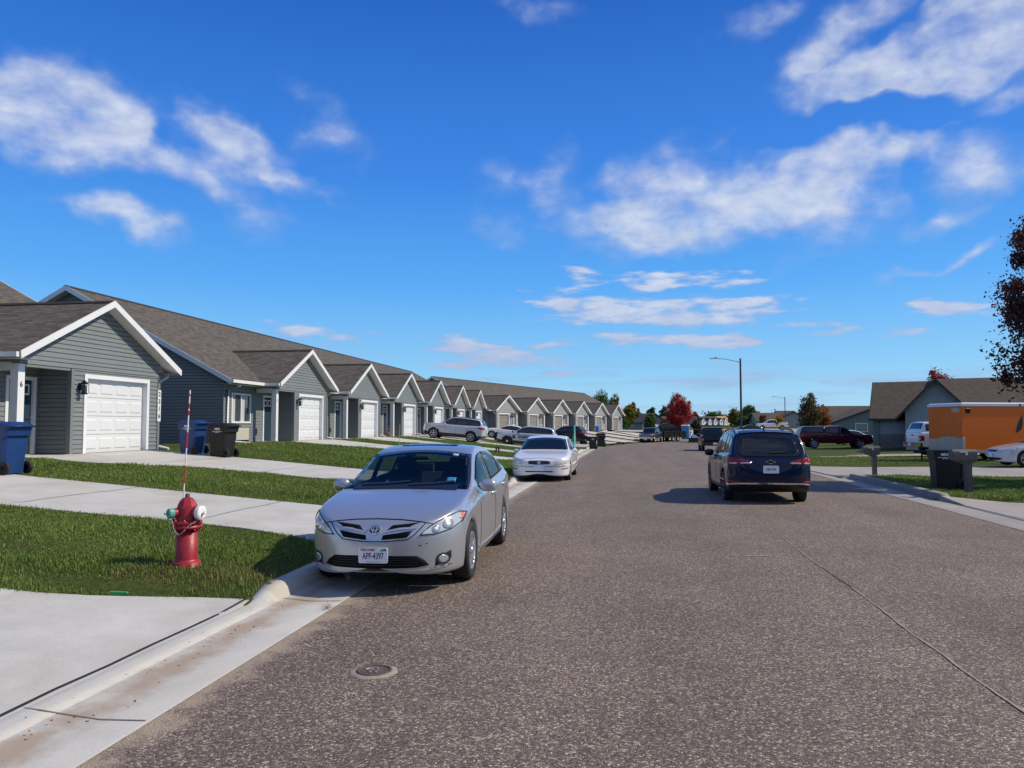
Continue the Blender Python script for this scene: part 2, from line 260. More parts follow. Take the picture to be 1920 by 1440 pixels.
def concrete(name, c1, c2, stain, stain_amt=.5, lines=False):
    m = bpy.data.materials.new(name); m.use_nodes = True; nt = m.node_tree; L = nt.links; b = nt.nodes['Principled BSDF']
    t = nt.nodes.new('ShaderNodeTexCoord')
    n = nt.nodes.new('ShaderNodeTexNoise'); n.inputs['Scale'].default_value = 1.3; n.inputs['Detail'].default_value = 9; n.inputs['Roughness'].default_value = .7; L.new(t.outputs['Object'], n.inputs['Vector'])
    r = nt.nodes.new('ShaderNodeValToRGB'); ramp_set(r, [(.3, c1), (.7, c2)]); L.new(n.outputs['Fac'], r.inputs[0])
    mp = nt.nodes.new('ShaderNodeMapping'); mp.inputs['Rotation'].default_value = (0, 0, R(8.5)); mp.inputs['Scale'].default_value = (1, .42, 1); L.new(t.outputs['Object'], mp.inputs[0])
    n2 = nt.nodes.new('ShaderNodeTexNoise'); n2.inputs['Scale'].default_value = .9; n2.inputs['Detail'].default_value = 6; n2.inputs['Roughness'].default_value = .6; L.new(mp.outputs[0], n2.inputs['Vector'])
    r2 = nt.nodes.new('ShaderNodeMapRange'); r2.inputs[1].default_value = .5; r2.inputs[2].default_value = .75; r2.inputs[3].default_value = 0; r2.inputs[4].default_value = stain_amt; L.new(n2.outputs['Fac'], r2.inputs[0])
    mx_ = nt.nodes.new('ShaderNodeMixRGB'); L.new(r2.outputs[0], mx_.inputs[0]); L.new(r.outputs[0], mx_.inputs[1]); mx_.inputs[2].default_value = (*stain, 1)
    n3 = nt.nodes.new('ShaderNodeTexNoise'); n3.inputs['Scale'].default_value = 60; n3.inputs['Detail'].default_value = 3; L.new(t.outputs['Object'], n3.inputs['Vector'])
    r3 = nt.nodes.new('ShaderNodeMapRange'); r3.inputs[1].default_value = .3; r3.inputs[2].default_value = .7; r3.inputs[3].default_value = .93; r3.inputs[4].default_value = 1.05; L.new(n3.outputs['Fac'], r3.inputs[0])
    v = nt.nodes.new('ShaderNodeVectorMath'); v.operation = 'SCALE'; L.new(mx_.outputs[0], v.inputs[0]); L.new(r3.outputs[0], v.inputs['Scale'])
    src = v.outputs[0]
    if lines:   # silt left in the gutter (uv.x = metres from the asphalt)
        uv = nt.nodes.new('ShaderNodeSeparateXYZ'); L.new(t.outputs['UV'], uv.inputs[0])
        d = nt.nodes.new('ShaderNodeMath'); d.operation = 'SUBTRACT'; L.new(uv.outputs[0], d.inputs[0]); d.inputs[1].default_value = .44
        ab = nt.nodes.new('ShaderNodeMath'); ab.operation = 'ABSOLUTE'; L.new(d.outputs[0], ab.inputs[0])
        n6 = nt.nodes.new('ShaderNodeTexNoise'); n6.inputs['Scale'].default_value = 2.3; n6.inputs['Detail'].default_value = 8; n6.inputs['Roughness'].default_value = .7; L.new(t.outputs['Object'], n6.inputs['Vector'])
        k = nt.nodes.new('ShaderNodeMath'); k.operation = 'MULTIPLY_ADD'; L.new(n6.outputs['Fac'], k.inputs[0]); k.inputs[1].default_value = -.75; L.new(ab.outputs[0], k.inputs[2])
        m4 = nt.nodes.new('ShaderNodeMapRange'); m4.interpolation_type = 'SMOOTHSTEP'; L.new(k.outputs[0], m4.inputs[0]); m4.inputs[1].default_value = -.16; m4.inputs[2].default_value = -.42; m4.inputs[3].default_value = 0; m4.inputs[4].default_value = .85
        mx3 = nt.nodes.new('ShaderNodeMixRGB'); L.new(m4.outputs[0], mx3.inputs[0]); L.new(src, mx3.inputs[1]); mx3.inputs[2].default_value = (.33, .25, .18, 1); src = mx3.outputs[0]
    L.new(src, b.inputs['Base Color']); b.inputs['Roughness'].default_value = .85; b.inputs['Specular IOR Level'].default_value = .3
    bp = nt.nodes.new('ShaderNodeBump'); bp.inputs['Strength'].default_value = .25; bp.inputs['Distance'].default_value = .004; L.new(n3.outputs['Fac'], bp.inputs['Height']); L.new(bp.outputs[0], b.inputs['Normal'])
    M[name] = m
concrete('concrete', (.43, .425, .395), (.55, .54, .505), (.38, .345, .28), .7)
concrete('gutter_concrete', (.44, .435, .405), (.54, .53, .49), (.40, .36, .30), .35, lines=True)
concrete('sandy_gutter', (.40, .375, .33), (.49, .46, .41), (.33, .26, .185), .75, lines=True)
concrete('curb_concrete', (.40, .37, .32), (.50, .46, .40), (.36, .29, .2), .6)
concrete('shaded_kerb', (.20, .185, .17), (.27, .25, .23), (.16, .14, .12), .5)  # right kerb faces away from the sun: its shade is in the colour
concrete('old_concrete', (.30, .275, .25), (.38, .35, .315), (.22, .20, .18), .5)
mat('tar', (.02, .02, .021), .7)
mat('joint', (.21, .18, .15), .9)
mat('seam_light', (.30, .26, .21), .9, var=.25, vscale=30); mat('seam_dark', (.05, .042, .042), .9)
mat('dirt', (.30, .20, .125), .95, col2=(.42, .30, .19), vscale=2.5, bump=.5, bscale=18)
mat('drygrass', (.32, .24, .11), .95, col2=(.46, .36, .18), vscale=.8)
def lawn():
    m = bpy.data.materials.new('lawn'); m.use_nodes = True; nt = m.node_tree; L = nt.links; b = nt.nodes['Principled BSDF']
    t = nt.nodes.new('ShaderNodeTexCoord')
    def nz(s, d, r=.6):
        n = nt.nodes.new('ShaderNodeTexNoise'); n.inputs['Scale'].default_value = s; n.inputs['Detail'].default_value = d; n.inputs['Roughness'].default_value = r; L.new(t.outputs['Object'], n.inputs['Vector']); return n
    r = nt.nodes.new('ShaderNodeValToRGB'); ramp_set(r, [(.28, (.035, .050, .012)), (.5, (.065, .088, .022)), (.72, (.105, .125, .038))]); L.new(nz(14, 6, .75).outputs['Fac'], r.inputs[0])
    r2 = nt.nodes.new('ShaderNodeMapRange'); r2.interpolation_type = 'SMOOTHSTEP'; r2.inputs[1].default_value = .56; r2.inputs[2].default_value = .72; r2.inputs[3].default_value = 0; r2.inputs[4].default_value = .7; L.new(nz(.45, 7, .68).outputs['Fac'], r2.inputs[0])
    x = nt.nodes.new('ShaderNodeMixRGB'); L.new(r2.outputs[0], x.inputs[0]); L.new(r.outputs[0], x.inputs[1]); x.inputs[2].default_value = (.145, .115, .05, 1)
    L.new(x.outputs[0], b.inputs['Base Color']); b.inputs['Roughness'].default_value = .95; b.inputs['Specular IOR Level'].default_value = .1
    bp = nt.nodes.new('ShaderNodeBump'); bp.inputs['Strength'].default_value = .9; bp.inputs['Distance'].default_value = .04; L.new(nz(25, 5, .8).outputs['Fac'], bp.inputs['Height']); L.new(bp.outputs[0], b.inputs['Normal'])
    M['lawn'] = m
lawn()
def leafmat(name, stops, trans=.35):
    m = bpy.data.materials.new(name); m.use_nodes = True; nt = m.node_tree; L = nt.links; b = nt.nodes['Principled BSDF']; out = nt.nodes['Material Output']
    a = nt.nodes.new('ShaderNodeAttribute'); a.attribute_name = 'rnd'
    r = nt.nodes.new('ShaderNodeValToRGB'); ramp_set(r, stops); L.new(a.outputs['Fac'], r.inputs[0]); L.new(r.outputs[0], b.inputs['Base Color'])
    b.inputs['Roughness'].default_value = .6; b.inputs['Specular IOR Level'].default_value = .25
    tr = nt.nodes.new('ShaderNodeBsdfTranslucent'); L.new(r.outputs[0], tr.inputs[0])
    x = nt.nodes.new('ShaderNodeMixShader'); x.inputs[0].default_value = trans; L.new(b.outputs[0], x.inputs[1]); L.new(tr.outputs[0], x.inputs[2]); L.new(x.outputs[0], out.inputs[0])
    M[name] = m
leafmat('leaf_grass', [(0, (0.083, 0.121, 0.021)), (.4, (0.168, 0.249, 0.048)), (.78, (0.282, 0.376, 0.094)), (.9, (0.457, 0.430, 0.161)), (1, (0.591, 0.511, 0.269))], .35)
leafmat('leaf_dry', [(0, (.10, .085, .03)), (.5, (.24, .19, .08)), (1, (.42, .34, .19))], .2)
leafmat('leaf_red', [(0, (0.150, 0.012, 0.015)), (.5, (0.330, 0.027, 0.033)), (.85, (0.540, 0.068, 0.053)), (1, (0.540, 0.180, 0.075))])
leafmat('leaf_purple', [(0, (0.033, 0.018, 0.017)), (.5, (0.091, 0.036, 0.028)), (.85, (0.203, 0.051, 0.041)), (1, (0.102, 0.111, 0.041))], .3)
leafmat('leaf_green', [(0, (0.036, 0.072, 0.018)), (.5, (0.092, 0.159, 0.036)), (1, (0.219, 0.294, 0.077))])
leafmat('leaf_darkgreen', [(0, (0.018, 0.042, 0.017)), (.5, (0.042, 0.079, 0.029)), (1, (0.104, 0.156, 0.055))])
leafmat('leaf_yellowgreen', [(0, (0.078, 0.085, 0.014)), (.5, (0.171, 0.171, 0.028)), (1, (0.342, 0.279, 0.047))])
leafmat('leaf_yellow', [(0, (0.144, 0.102, 0.014)), (.5, (0.312, 0.204, 0.024)), (1, (0.480, 0.312, 0.042))])
leafmat('leaf_orange', [(0, (0.156, 0.052, 0.018)), (.5, (0.364, 0.111, 0.033)), (1, (0.546, 0.221, 0.065))])
leafmat('leaf_rust', [(0, (0.104, 0.046, 0.025)), (.4, (0.270, 0.094, 0.042)), (.75, (0.354, 0.187, 0.052)), (1, (0.208, 0.187, 0.042))])
leafmat('leaf_mix', [(0, (0.047, 0.065, 0.026)), (.45, (0.097, 0.097, 0.039)), (.75, (0.216, 0.097, 0.054)), (1, (0.346, 0.108, 0.065))])
mat('bark', (.07, .055, .042), .9, var=.3, vscale=8)
def shingles(name, c1, c2):
    m = bpy.data.materials.new(name); m.use_nodes = True; nt = m.node_tree; L = nt.links; b = nt.nodes['Principled BSDF']
    t = nt.nodes.new('ShaderNodeTexCoord')
    br = nt.nodes.new('ShaderNodeTexBrick'); L.new(t.outputs['UV'], br.inputs['Vector']); br.inputs['Scale'].default_value = 1
    br.inputs['Brick Width'].default_value = .31; br.inputs['Row Height'].default_value = .14; br.inputs['Mortar Size'].default_value = .006; br.inputs['Mortar Smooth'].default_value = .3
    br.inputs['Color1'].default_value = (*c1, 1); br.inputs['Color2'].default_value = (*c2, 1); br.inputs['Mortar'].default_value = (*(c * .55 for c in c1), 1); br.inputs['Bias'].default_value = 0
    mp = nt.nodes.new('ShaderNodeMapping'); mp.inputs['Scale'].default_value = (1.4, 7, 1); L.new(t.outputs['UV'], mp.inputs[0])
    n = nt.nodes.new('ShaderNodeTexNoise'); n.inputs['Scale'].default_value = 1.6; n.inputs['Detail'].default_value = 6; n.inputs['Roughness'].default_value = .75; L.new(mp.outputs[0], n.inputs['Vector'])
    r = nt.nodes.new('ShaderNodeMapRange'); r.inputs[1].default_value = .3; r.inputs[2].default_value = .7; r.inputs[3].default_value = .62; r.inputs[4].default_value = 1.35; L.new(n.outputs['Fac'], r.inputs[0])
    v = nt.nodes.new('ShaderNodeVectorMath'); v.operation = 'SCALE'; L.new(br.outputs['Color'], v.inputs[0]); L.new(r.outputs[0], v.inputs['Scale'])
    L.new(v.outputs[0], b.inputs['Base Color']); b.inputs['Roughness'].default_value = .9; b.inputs['Specular IOR Level'].default_value = .2
    M[name] = m
shingles('shingle', (.084, .074, .063), (.142, .126, .107)); shingles('shingle_brown', (.088, .072, .055), (.120, .098, .076))
mat('stone', (.10, .085, .08), .9, col2=(.26, .23, .215), vscale=6, bump=.8, bscale=9, stretch=(1, 1, 2.5))
mat('house_blue', (.27, .315, .335), .6, var=.05, vscale=1); mat('house_green', (.15, .185, .17), .6, var=.05); mat('house_beige', (.34, .31, .26), .6, var=.05); mat('house_grey', (.22, .235, .25), .6); mat('dark_trim', (.022, .018, .020), .5)
mat('osb', (.55, .31, .14), .8, var=.15, vscale=4); mat('townhouse_brown', (.16, .13, .11), .7)

# ------------------------------------------------------------------ object helpers
def tag(o, label=None, cat=None, group=None, kind=None):
    if label: o['label'] = label
    if cat: o['category'] = cat
    if group: o['group'] = group
    if kind: o['kind'] = kind
    return o
def empty(name, loc=(0, 0, 0), rz=0.0, label=None, cat=None, group=None):
    o = bpy.data.objects.new(name, None); COL.objects.link(o); o.location = loc; o.rotation_euler = (0, 0, rz); o.empty_display_size = .2
    return tag(o, label, cat, group)
class MB:
    def __init__(s): s.v = []; s.f = []; s.mi = []; s.uv = []; s.sm = []; s.cur = 0; s.smooth = False
    def face(s, pts, uv=None, mi=None):
        b = len(s.v); s.v += [tuple(p) for p in pts]; s.f.append(tuple(range(b, b + len(pts)))); s.mi.append(s.cur if mi is None else mi); s.sm.append(s.smooth)
        s.uv.append(uv if uv else [(0, 0)] * len(pts))
    def mesh(s, vs, fs, smooth=None):
        b = len(s.v); s.v += [tuple(p) for p in vs]
        for f in fs: s.f.append(tuple(b + i for i in f)); s.mi.append(s.cur); s.uv.append([(0, 0)] * len(f)); s.sm.append(s.smooth if smooth is None else smooth)
    def box(s, x0, x1, y0, y1, z0, z1):
        v = [(x, y, z) for x in (x0, x1) for y in (y0, y1) for z in (z0, z1)]
        s.mesh(v, [(0, 1, 3, 2), (4, 6, 7, 5), (0, 4, 5, 1), (2, 3, 7, 6), (0, 2, 6, 4), (1, 5, 7, 3)], False)
    def hexa(s, b, t):   # bottom ring, top ring
        n = len(b); v = list(b) + list(t); f = [tuple(range(n))[::-1], tuple(range(n, 2 * n))] + [(i, (i + 1) % n, n + (i + 1) % n, n + i) for i in range(n)]
        s.mesh(v, f, False)
    def tube(s, pts, rad, n=10, caps=True, smooth=True):
        pts = [Vector(p) for p in pts]; rings = []
        rad = rad if isinstance(rad, (list, tuple)) else [rad] * len(pts)
        for i, p in enumerate(pts):
            d = (pts[min(i + 1, len(pts) - 1)] - pts[max(i - 1, 0)]).normalized()
            a = d.cross(Vector((0, 0, 1)) if abs(d.z) < .95 else Vector((1, 0, 0))).normalized(); c = d.cross(a)
            rings.append([p + (a * math.cos(2 * math.pi * k / n) + c * math.sin(2 * math.pi * k / n)) * rad[i] for k in range(n)])
        v = [q for r_ in rings for q in r_]; f = []
        for i in range(len(pts) - 1):
            for k in range(n): f.append((i * n + k, i * n + (k + 1) % n, (i + 1) * n + (k + 1) % n, (i + 1) * n + k))
        s.mesh(v, f, smooth)
        if caps: s.mesh(rings[0], [tuple(range(n))[::-1]], False); s.mesh(rings[-1], [tuple(range(n))], False)
    def lathe(s, prof, n=24, axis='z', o=(0, 0, 0), smooth=True, caps=True):
        v = []
        for (r_, h) in prof:
            for k in range(n):
                c, q = r_ * math.cos(2 * math.pi * k / n), r_ * math.sin(2 * math.pi * k / n)
                p = (c, q, h) if axis == 'z' else ((c, h, q) if axis == 'y' else (h, c, q)); v.append((p[0] + o[0], p[1] + o[1], p[2] + o[2]))
        f = [(i * n + k, i * n + (k + 1) % n, (i + 1) * n + (k + 1) % n, (i + 1) * n + k) for i in range(len(prof) - 1) for k in range(n)]
        if caps and prof[0][0] > 1e-5: f.append(tuple(range(n)))
        if caps and prof[-1][0] > 1e-5: f.append(tuple(range((len(prof) - 1) * n, len(prof) * n)))
        s.mesh(v, f, smooth)
    def build(s, name, mats, parent=None, smooth=False, loc=None, sharp=None):
        me = bpy.data.meshes.new(name); me.from_pydata(s.v, [], s.f)
        for m in (mats if isinstance(mats, (list, tuple)) else [mats]): me.materials.append(M[m] if isinstance(m, str) else m)
        me.polygons.foreach_set('material_index', s.mi); me.polygons.foreach_set('use_smooth', [bool(x or smooth) for x in s.sm])
        u = me.uv_layers.new(name='uv'); u.data.foreach_set('uv', [c for q in s.uv for p in q for c in p])
        me.update()
        if any(isinstance(m, str) and m.startswith('paint_') for m in (mats if isinstance(mats, (list, tuple)) else [mats])):
            b_ = bmesh.new(); b_.from_mesh(me); bmesh.ops.recalc_face_normals(b_, faces=b_.faces[:]); b_.to_mesh(me); b_.free()
        o = bpy.data.objects.new(name, me); COL.objects.link(o)
        if parent: o.parent = parent
        if loc is not None: o.location = loc
        return o
def fast_mesh(name, V, F, mats, attr=None, parent=None, smooth=False, uv=None):
    V = np.asarray(V, np.float32); F = np.asarray(F, np.int32); k = F.shape[1]
    me = bpy.data.meshes.new(name); me.vertices.add(len(V)); me.vertices.foreach_set('co', V.ravel())
    me.loops.add(F.size); me.loops.foreach_set('vertex_index', F.ravel()); me.polygons.add(len(F)); me.polygons.foreach_set('loop_start', np.arange(0, F.size, k, dtype=np.int32))
    me.polygons.foreach_set('use_smooth', np.full(len(F), smooth))
    if attr is not None:
        a = me.attributes.new('rnd', 'FLOAT', 'FACE'); a.data.foreach_set('value', np.asarray(attr, np.float32))
    if uv is not None:
        u = me.uv_layers.new(name='uv'); u.data.foreach_set('uv', np.asarray(uv, np.float32)[F.ravel()].ravel())
    for m in (mats if isinstance(mats, (list, tuple)) else [mats]): me.materials.append(M[m])
    me.update(); me.validate()
    o = bpy.data.objects.new(name, me); COL.objects.link(o)
    if parent: o.parent = parent
    return o
def text_mesh(name, txt, size, material, parent, mtx, shear=0, bold=0.0, xs=1.0, thick=0.0, align='CENTER'):
    c = bpy.data.curves.new(name, 'FONT'); c.body = txt; c.size = size; c.align_x = align; c.align_y = 'CENTER'; c.shear = shear; c.offset = bold; c.extrude = thick; c.resolution_u = 3
    tmp = bpy.data.objects.new('tmp', c); COL.objects.link(tmp)
    dg = bpy.context.evaluated_depsgraph_get(); me = bpy.data.meshes.new_from_object(tmp.evaluated_get(dg)); bpy.data.objects.remove(tmp); bpy.data.curves.remove(c)
    for v in me.vertices: v.co.x *= xs
    me.materials.clear(); me.materials.append(M[material])
    me.transform(mtx)
    o = bpy.data.objects.new(name, me); COL.objects.link(o); o.parent = parent
    return o
def frame(origin, xdir, ydir):
    x = Vector(xdir).normalized(); y = Vector(ydir).normalized(); z = x.cross(y)
    m = Matrix.Identity(4)
    for i in range(3): m[i][0] = x[i]; m[i][1] = y[i]; m[i][2] = z[i]; m[i][3] = origin[i]
    return m

# ------------------------------------------------------------------ the lie of the land
AZR = R(8.5); DS = np.array([math.sin(AZR), math.cos(AZR)]); DN = np.array([math.cos(AZR), -math.sin(AZR)])
def st(s, t): return (DS[0] * s + DN[0] * t, DS[1] * s + DN[1] * t)
def to_st(x, y): return (x * DS[0] + y * DS[1], x * DN[0] + y * DN[1])
def smooth01(x): x = np.clip(x, 0, 1); return x * x * (3 - 2 * x)
def catmull(P, k=8):
    P = np.array(P, float); Q = []
    for i in range(len(P) - 1):
        p0 = P[max(i - 1, 0)]; p1 = P[i]; p2 = P[i + 1]; p3 = P[min(i + 2, len(P) - 1)]
        for j in range(k):
            u = j / k; Q.append(.5 * ((2 * p1) + (-p0 + p2) * u + (2 * p0 - 5 * p1 + 4 * p2 - p3) * u * u + (-p0 + 3 * p1 - 3 * p2 + p3) * u ** 3))
    Q.append(P[-1]); return np.array(Q)
_L = [st(s, -2.78) for s in (-25, -10, 0, 8, 16, 24, 32, 40, 48, 56, 63)] + [(8.1, 71), (11.0, 82), (14.5, 92.5), (18.4, 101), (24, 110), (33, 117.5), (80, 128), (130, 136)]
_Rr = [st(s, t) for s, t in ((-25, 6.4), (-10, 6.4), (0, 6.4), (8, 6.4), (16, 6.45), (24, 6.6), (32, 6.9), (40, 7.3), (48, 7.9), (55, 8.8), (60, 10.4))] + [(20.4, 62.5), (23.6, 69), (27.5, 77), (32, 86), (38, 95), (50, 102), (84, 108), (134, 116)]
LE = catmull(_L, 10); RE = catmull(_Rr, 10); CE = (LE + RE) / 2; HW = np.linalg.norm(RE - LE, axis=1) / 2
SL = np.concatenate([[0], np.cumsum(np.linalg.norm(np.diff(CE, axis=0), axis=1))]) - 25.0
def road_z(s): return -0.0078 * 85 * smooth01(1.0 * np.clip((np.asarray(s, float) - 8) / 95, 0, 1)) * .82
def edge_dist(x, y, E):
    """signed distance outside edge polyline E (positive to the left of its direction) and its index position"""
    x = np.asarray(x, float); y = np.asarray(y, float); best = np.full(x.shape, 1e9); sgn = np.zeros(x.shape); idx = np.zeros(x.shape)
    for i in range(len(E) - 1):
        a = E[i]; d = E[i + 1] - a; l2 = d @ d
        u = np.clip(((x - a[0]) * d[0] + (y - a[1]) * d[1]) / l2, 0, 1)
        qx = x - a[0] - u * d[0]; qy = y - a[1] - u * d[1]; D = np.hypot(qx, qy); m = D < best
        best = np.where(m, D, best); sgn = np.where(m, np.sign(d[0] * qy - d[1] * qx), sgn); idx = np.where(m, i + u, idx)
    return best * sgn, idx
DRV_L = [(0.9, 7.15), (10.6, 14.9), (18.6, 23.6)] + [(35.7 + 8.78 * i - 1.7, 35.7 + 8.78 * i + 2.9) for i in range(6)]
DRV_R = [(8.5, 19.0), (27.3, 36.0), (46.5, 50.0)]
def in_drv(s, L):
    r = np.zeros(np.shape(s))
    for a, b in L: r = np.maximum(r, smooth01((np.minimum(s - a, b - s) + .25) / .5))
    return r
def G(x, y):
    """height of the ground at x, y"""
    x = np.asarray(x, float); y = np.asarray(y, float); shp = x.shape; x = x.ravel(); y = y.ravel()
    eL, iL = edge_dist(x, y, LE); eR, iR = edge_dist(x, y, RE); eR = -eR
    left = eL > 0; e = np.where(left, eL, np.where(eR > 0, eR, -1)); idx = np.where(left, iL, iR)
    s = np.interp(idx, np.arange(len(SL)), SL); zr = road_z(s)
    drv = np.where(left, in_drv(s, DRV_L), in_drv(s, DRV_R)); drv = np.where(s > 86, np.where(left, 1, 0), drv)
    curb = .125 - .116 * drv
    tl = np.where(s < 26, .91, np.where(s < 86, .965, .87)); p = 1.0 + 1.2 * smooth01((s - 55) / 8) - 1.2 * smooth01((s - 80) / 10)
    f = np.clip((e - .8) / np.where(s > 86, 10.5, 11.4), 0, 1)
    zl = zr + curb + (f ** p) * (tl - zr - curb)
    far = smooth01((y - 95) / 60)
    tr = .06 + far * .75
    zR = zr + curb * np.clip(1 - (e - .8) / 12, 0, 1) + smooth01((e - .8) / 14) * (tr - zr)
    z = np.where(left, zl, np.where(eR > 0, zR, zr))
    z = np.where(e < 0.0, zr, z)
    z = z - 1.05 * np.exp(-(((x - 32) / 16) ** 2 + ((y - 121) / 11) ** 2)) * np.where(e > .8, np.clip((e - .8) / 5, 0, 1), 0)
    return z.reshape(shp)
def g(x, y): return float(G(np.array([x]), np.array([y]))[0])
def gp(px, py, z0=0.0):
    """ground point seen at pixel px, py"""
    d = pdir(px, py); z = z0
    for _ in range(30):
        k = (z - CAM_H) / d.z; x, y = d.x * k, d.y * k; z = .6 * z + .4 * g(x, y)
    return Vector((x, y, g(x, y)))
# ------------------------------------------------------------------ ground, road, gutters, kerbs, driveways
DRIVES = []   # (sn, sf, t0, t1) polygons kept clear of grass
def axis_lines(segs):
    out = []
    for a, b, st_ in segs: out += list(np.arange(a, b, st_))
    return np.array(sorted(set(np.round(out, 3))))
sg = np.concatenate([axis_lines([(-30, 0, 3), (0, 40, .4), (40, 110, .8), (110, 200, 4)]), np.array([200, 220, 250, 300, 400, 600, 1000, 1800, 3000.])])
tg = np.concatenate([np.array([-2500, -1500, -800, -400, -200, -120, -80, -60, -45, -38]), axis_lines([(-32, -16, 2), (-16, -4, .5)]), np.array([-3.9, -3.7, -3.58, -3.44, -3.2, -2, 0, 3, 5.5]), axis_lines([(6, 12, .3), (12, 40, 1.0)]), np.array([42, 46, 52, 60, 70, 85, 100, 130, 180, 260, 400, 800, 1500, 2500.])])
S, T = np.meshgrid(sg, tg, indexing='ij'); X = DS[0] * S + DN[0] * T; Y = DS[1] * S + DN[1] * T
Z = G(X, Y)
eL, iL = edge_dist(X.ravel(), Y.ravel(), LE); eR, iR = edge_dist(X.ravel(), Y.ravel(), RE); eR = -eR
eo = np.where(eL > 0, eL, np.where(eR > 0, eR, -1)).reshape(S.shape); idxo = np.where(eL > 0, iL, iR).reshape(S.shape); so_ = np.interp(idxo.ravel(), np.arange(len(SL)), SL).reshape(S.shape)
Z = np.where(eo < .70, np.minimum(Z, road_z(so_)) - .14, Z)
def drive_edges(c, kind='L', flare=.6):
    return c
LEFT_DRIVES = [(4.0 - 1.9, 4.0 + 2.5, -15.2), (11.75 - 1.4, 11.75 + 2.35, -15.2), (20.4 - 1.65, 20.4 + 2.55, -15.2)] + [(35.7 + 8.78 * i - 1.3, 35.7 + 8.78 * i + 2.45, -15.6) for i in range(6)]
def s_near(d, t):  # widens at the kerb and again for the walk to the porch
    return d[0] - .55 * smooth01((t + 5.6) / 2.0) - 1.35 * smooth01((-t - 10.2) / 3.4)
def s_far(d, t): return d[1] + .55 * smooth01((t + 5.6) / 2.0)
for d in LEFT_DRIVES:
    inside = (T < -3.6) & (T > d[2]) & (S > s_near(d, T) + .12) & (S < s_far(d, T) - .12)
    Z = np.where(inside, Z - .09, Z)
ni, nj = S.shape
idx = np.arange(ni * nj).reshape(ni, nj)
F = np.stack([idx[:-1, :-1], idx[1:, :-1], idx[1:, 1:], idx[:-1, 1:]], -1).reshape(-1, 4)[:, ::-1]
ground = fast_mesh('ground', np.stack([X, Y, Z], -1).reshape(-1, 3), F, 'lawn', smooth=True); tag(ground, kind='structure')

def ribbon(name, E, offs, mats, kind='structure', sign=1, zfun=None, i0=0, i1=None, dense=3):
    """sweep a cross-section [(e, z)] along an edge polyline"""
    i1 = len(E) - 1 if i1 is None else i1
    V = []; UV = []; idxs = np.arange(i0, i1 + 1e-6, 1.0 / dense)
    for u in idxs:
        i = min(int(u), len(E) - 2); f = u - i; p = E[i] * (1 - f) + E[i + 1] * f; a = E[max(i - 1, 0)]; b = E[min(i + 2, len(E) - 1)]
        d = (b - a) / np.linalg.norm(b - a); n = np.array([-d[1], d[0]]) * sign
        s = float(np.interp(u, np.arange(len(SL)), SL)); zr = float(road_z(s))
        for (e, z) in (zfun(s) if zfun else offs):
            V.append((p[0] + n[0] * e, p[1] + n[1] * e, zr + z)); UV.append((e, s))
    k = len(zfun(0) if zfun else offs); m = len(idxs); I = np.arange(m * k).reshape(m, k)
    F = np.stack([I[:-1, :-1], I[1:, :-1], I[1:, 1:], I[:-1, 1:]], -1).reshape(-1, 4)
    if sign > 0: F = F[:, ::-1]
    o = fast_mesh(name, V, F, mats, smooth=True, uv=UV); tag(o, kind=kind); return o
# the road
V = []; UV = []; k = 12
for i in range(len(LE)):
    s = SL[i]; w = np.linalg.norm(RE[i] - LE[i])
    for j in range(k + 1):
        p = LE[i] + (RE[i] - LE[i]) * j / k; V.append((p[0], p[1], float(road_z(s)) + .03 * (1 - (2 * j / k - 1) ** 2))); UV.append((w * j / k, s))
I = np.arange(len(LE) * (k + 1)).reshape(len(LE), k + 1)
F = np.stack([I[:-1, :-1], I[:-1, 1:], I[1:, 1:], I[1:, :-1]], -1).reshape(-1, 4)
tag(fast_mesh('road', V, F, 'asphalt', smooth=True, uv=UV), kind='structure')
pan = [(-.02, .006), (.0, .012), (.3, -.004), (.60, .012)]
def kerb_profile(L):
    def f(s):
        d = float(in_drv(s, L)); d = 1.0 if s > 88 else d
        h = .145 - .121 * d
        if L is DRV_R: h += .03 * (1 - d); return [(.597, -.03), (.60, .010), (.625 + .08 * d, .012 + (h - .012) * .86), (.65 + .06 * d, .012 + (h - .012) * .97), (.70 + .04 * d, h), (.82, h + .004), (.84, (h - .12) * (1 - d) + (h - .006) * d)]
        return [(.597, -.03), (.60, .014), (.64 + .08 * d, .014 + (h - .014) * .6), (.68 + .06 * d, .014 + (h - .014) * .9), (.72 + .04 * d, h), (.82, h + .004), (.84, (h - .12) * (1 - d) + (h - .006) * d)]
    return f
gu = ribbon('gutter', LE, pan, ['gutter_concrete', 'sandy_gutter'], sign=1, dense=24, i1=112)
ss = np.interp(np.arange(0, 112 + 1e-6, 1 / 24), np.arange(len(SL)), SL); gu.data.polygons.foreach_set('material_index', np.repeat((in_drv(ss, DRV_L) < .3).astype(np.int32)[:-1], 3)); gu.data.update()
mb = MB()      # the saw cuts across the gutter
for s_ in (1.35, 4.2, 7.28, 10.4, 13.4, 16.4, 19.4, 22.4, 25.4, 28.4, 31.4):
    for (ea, za), (eb_, zb_) in zip(((.0, .012), (.3, -.004), (.60, .012), (.70, .020)), ((.3, -.004), (.60, .012), (.70, .020), (.83, .026))):
        q = []
        for (e, z_, w_) in ((ea, za, -1), (eb_, zb_, -1), (eb_, zb_, 1), (ea, za, 1)): x_, y_ = st(s_ + w_ * .007 + .05 * e, -2.78 - e); q.append((x_, y_, float(road_z(s_)) + z_ + .004))
        mb.face(q)
tag(mb.build('gutter_joint', 'joint'), kind='structure')
ribbon('gutter', RE, pan, 'old_concrete', sign=-1)
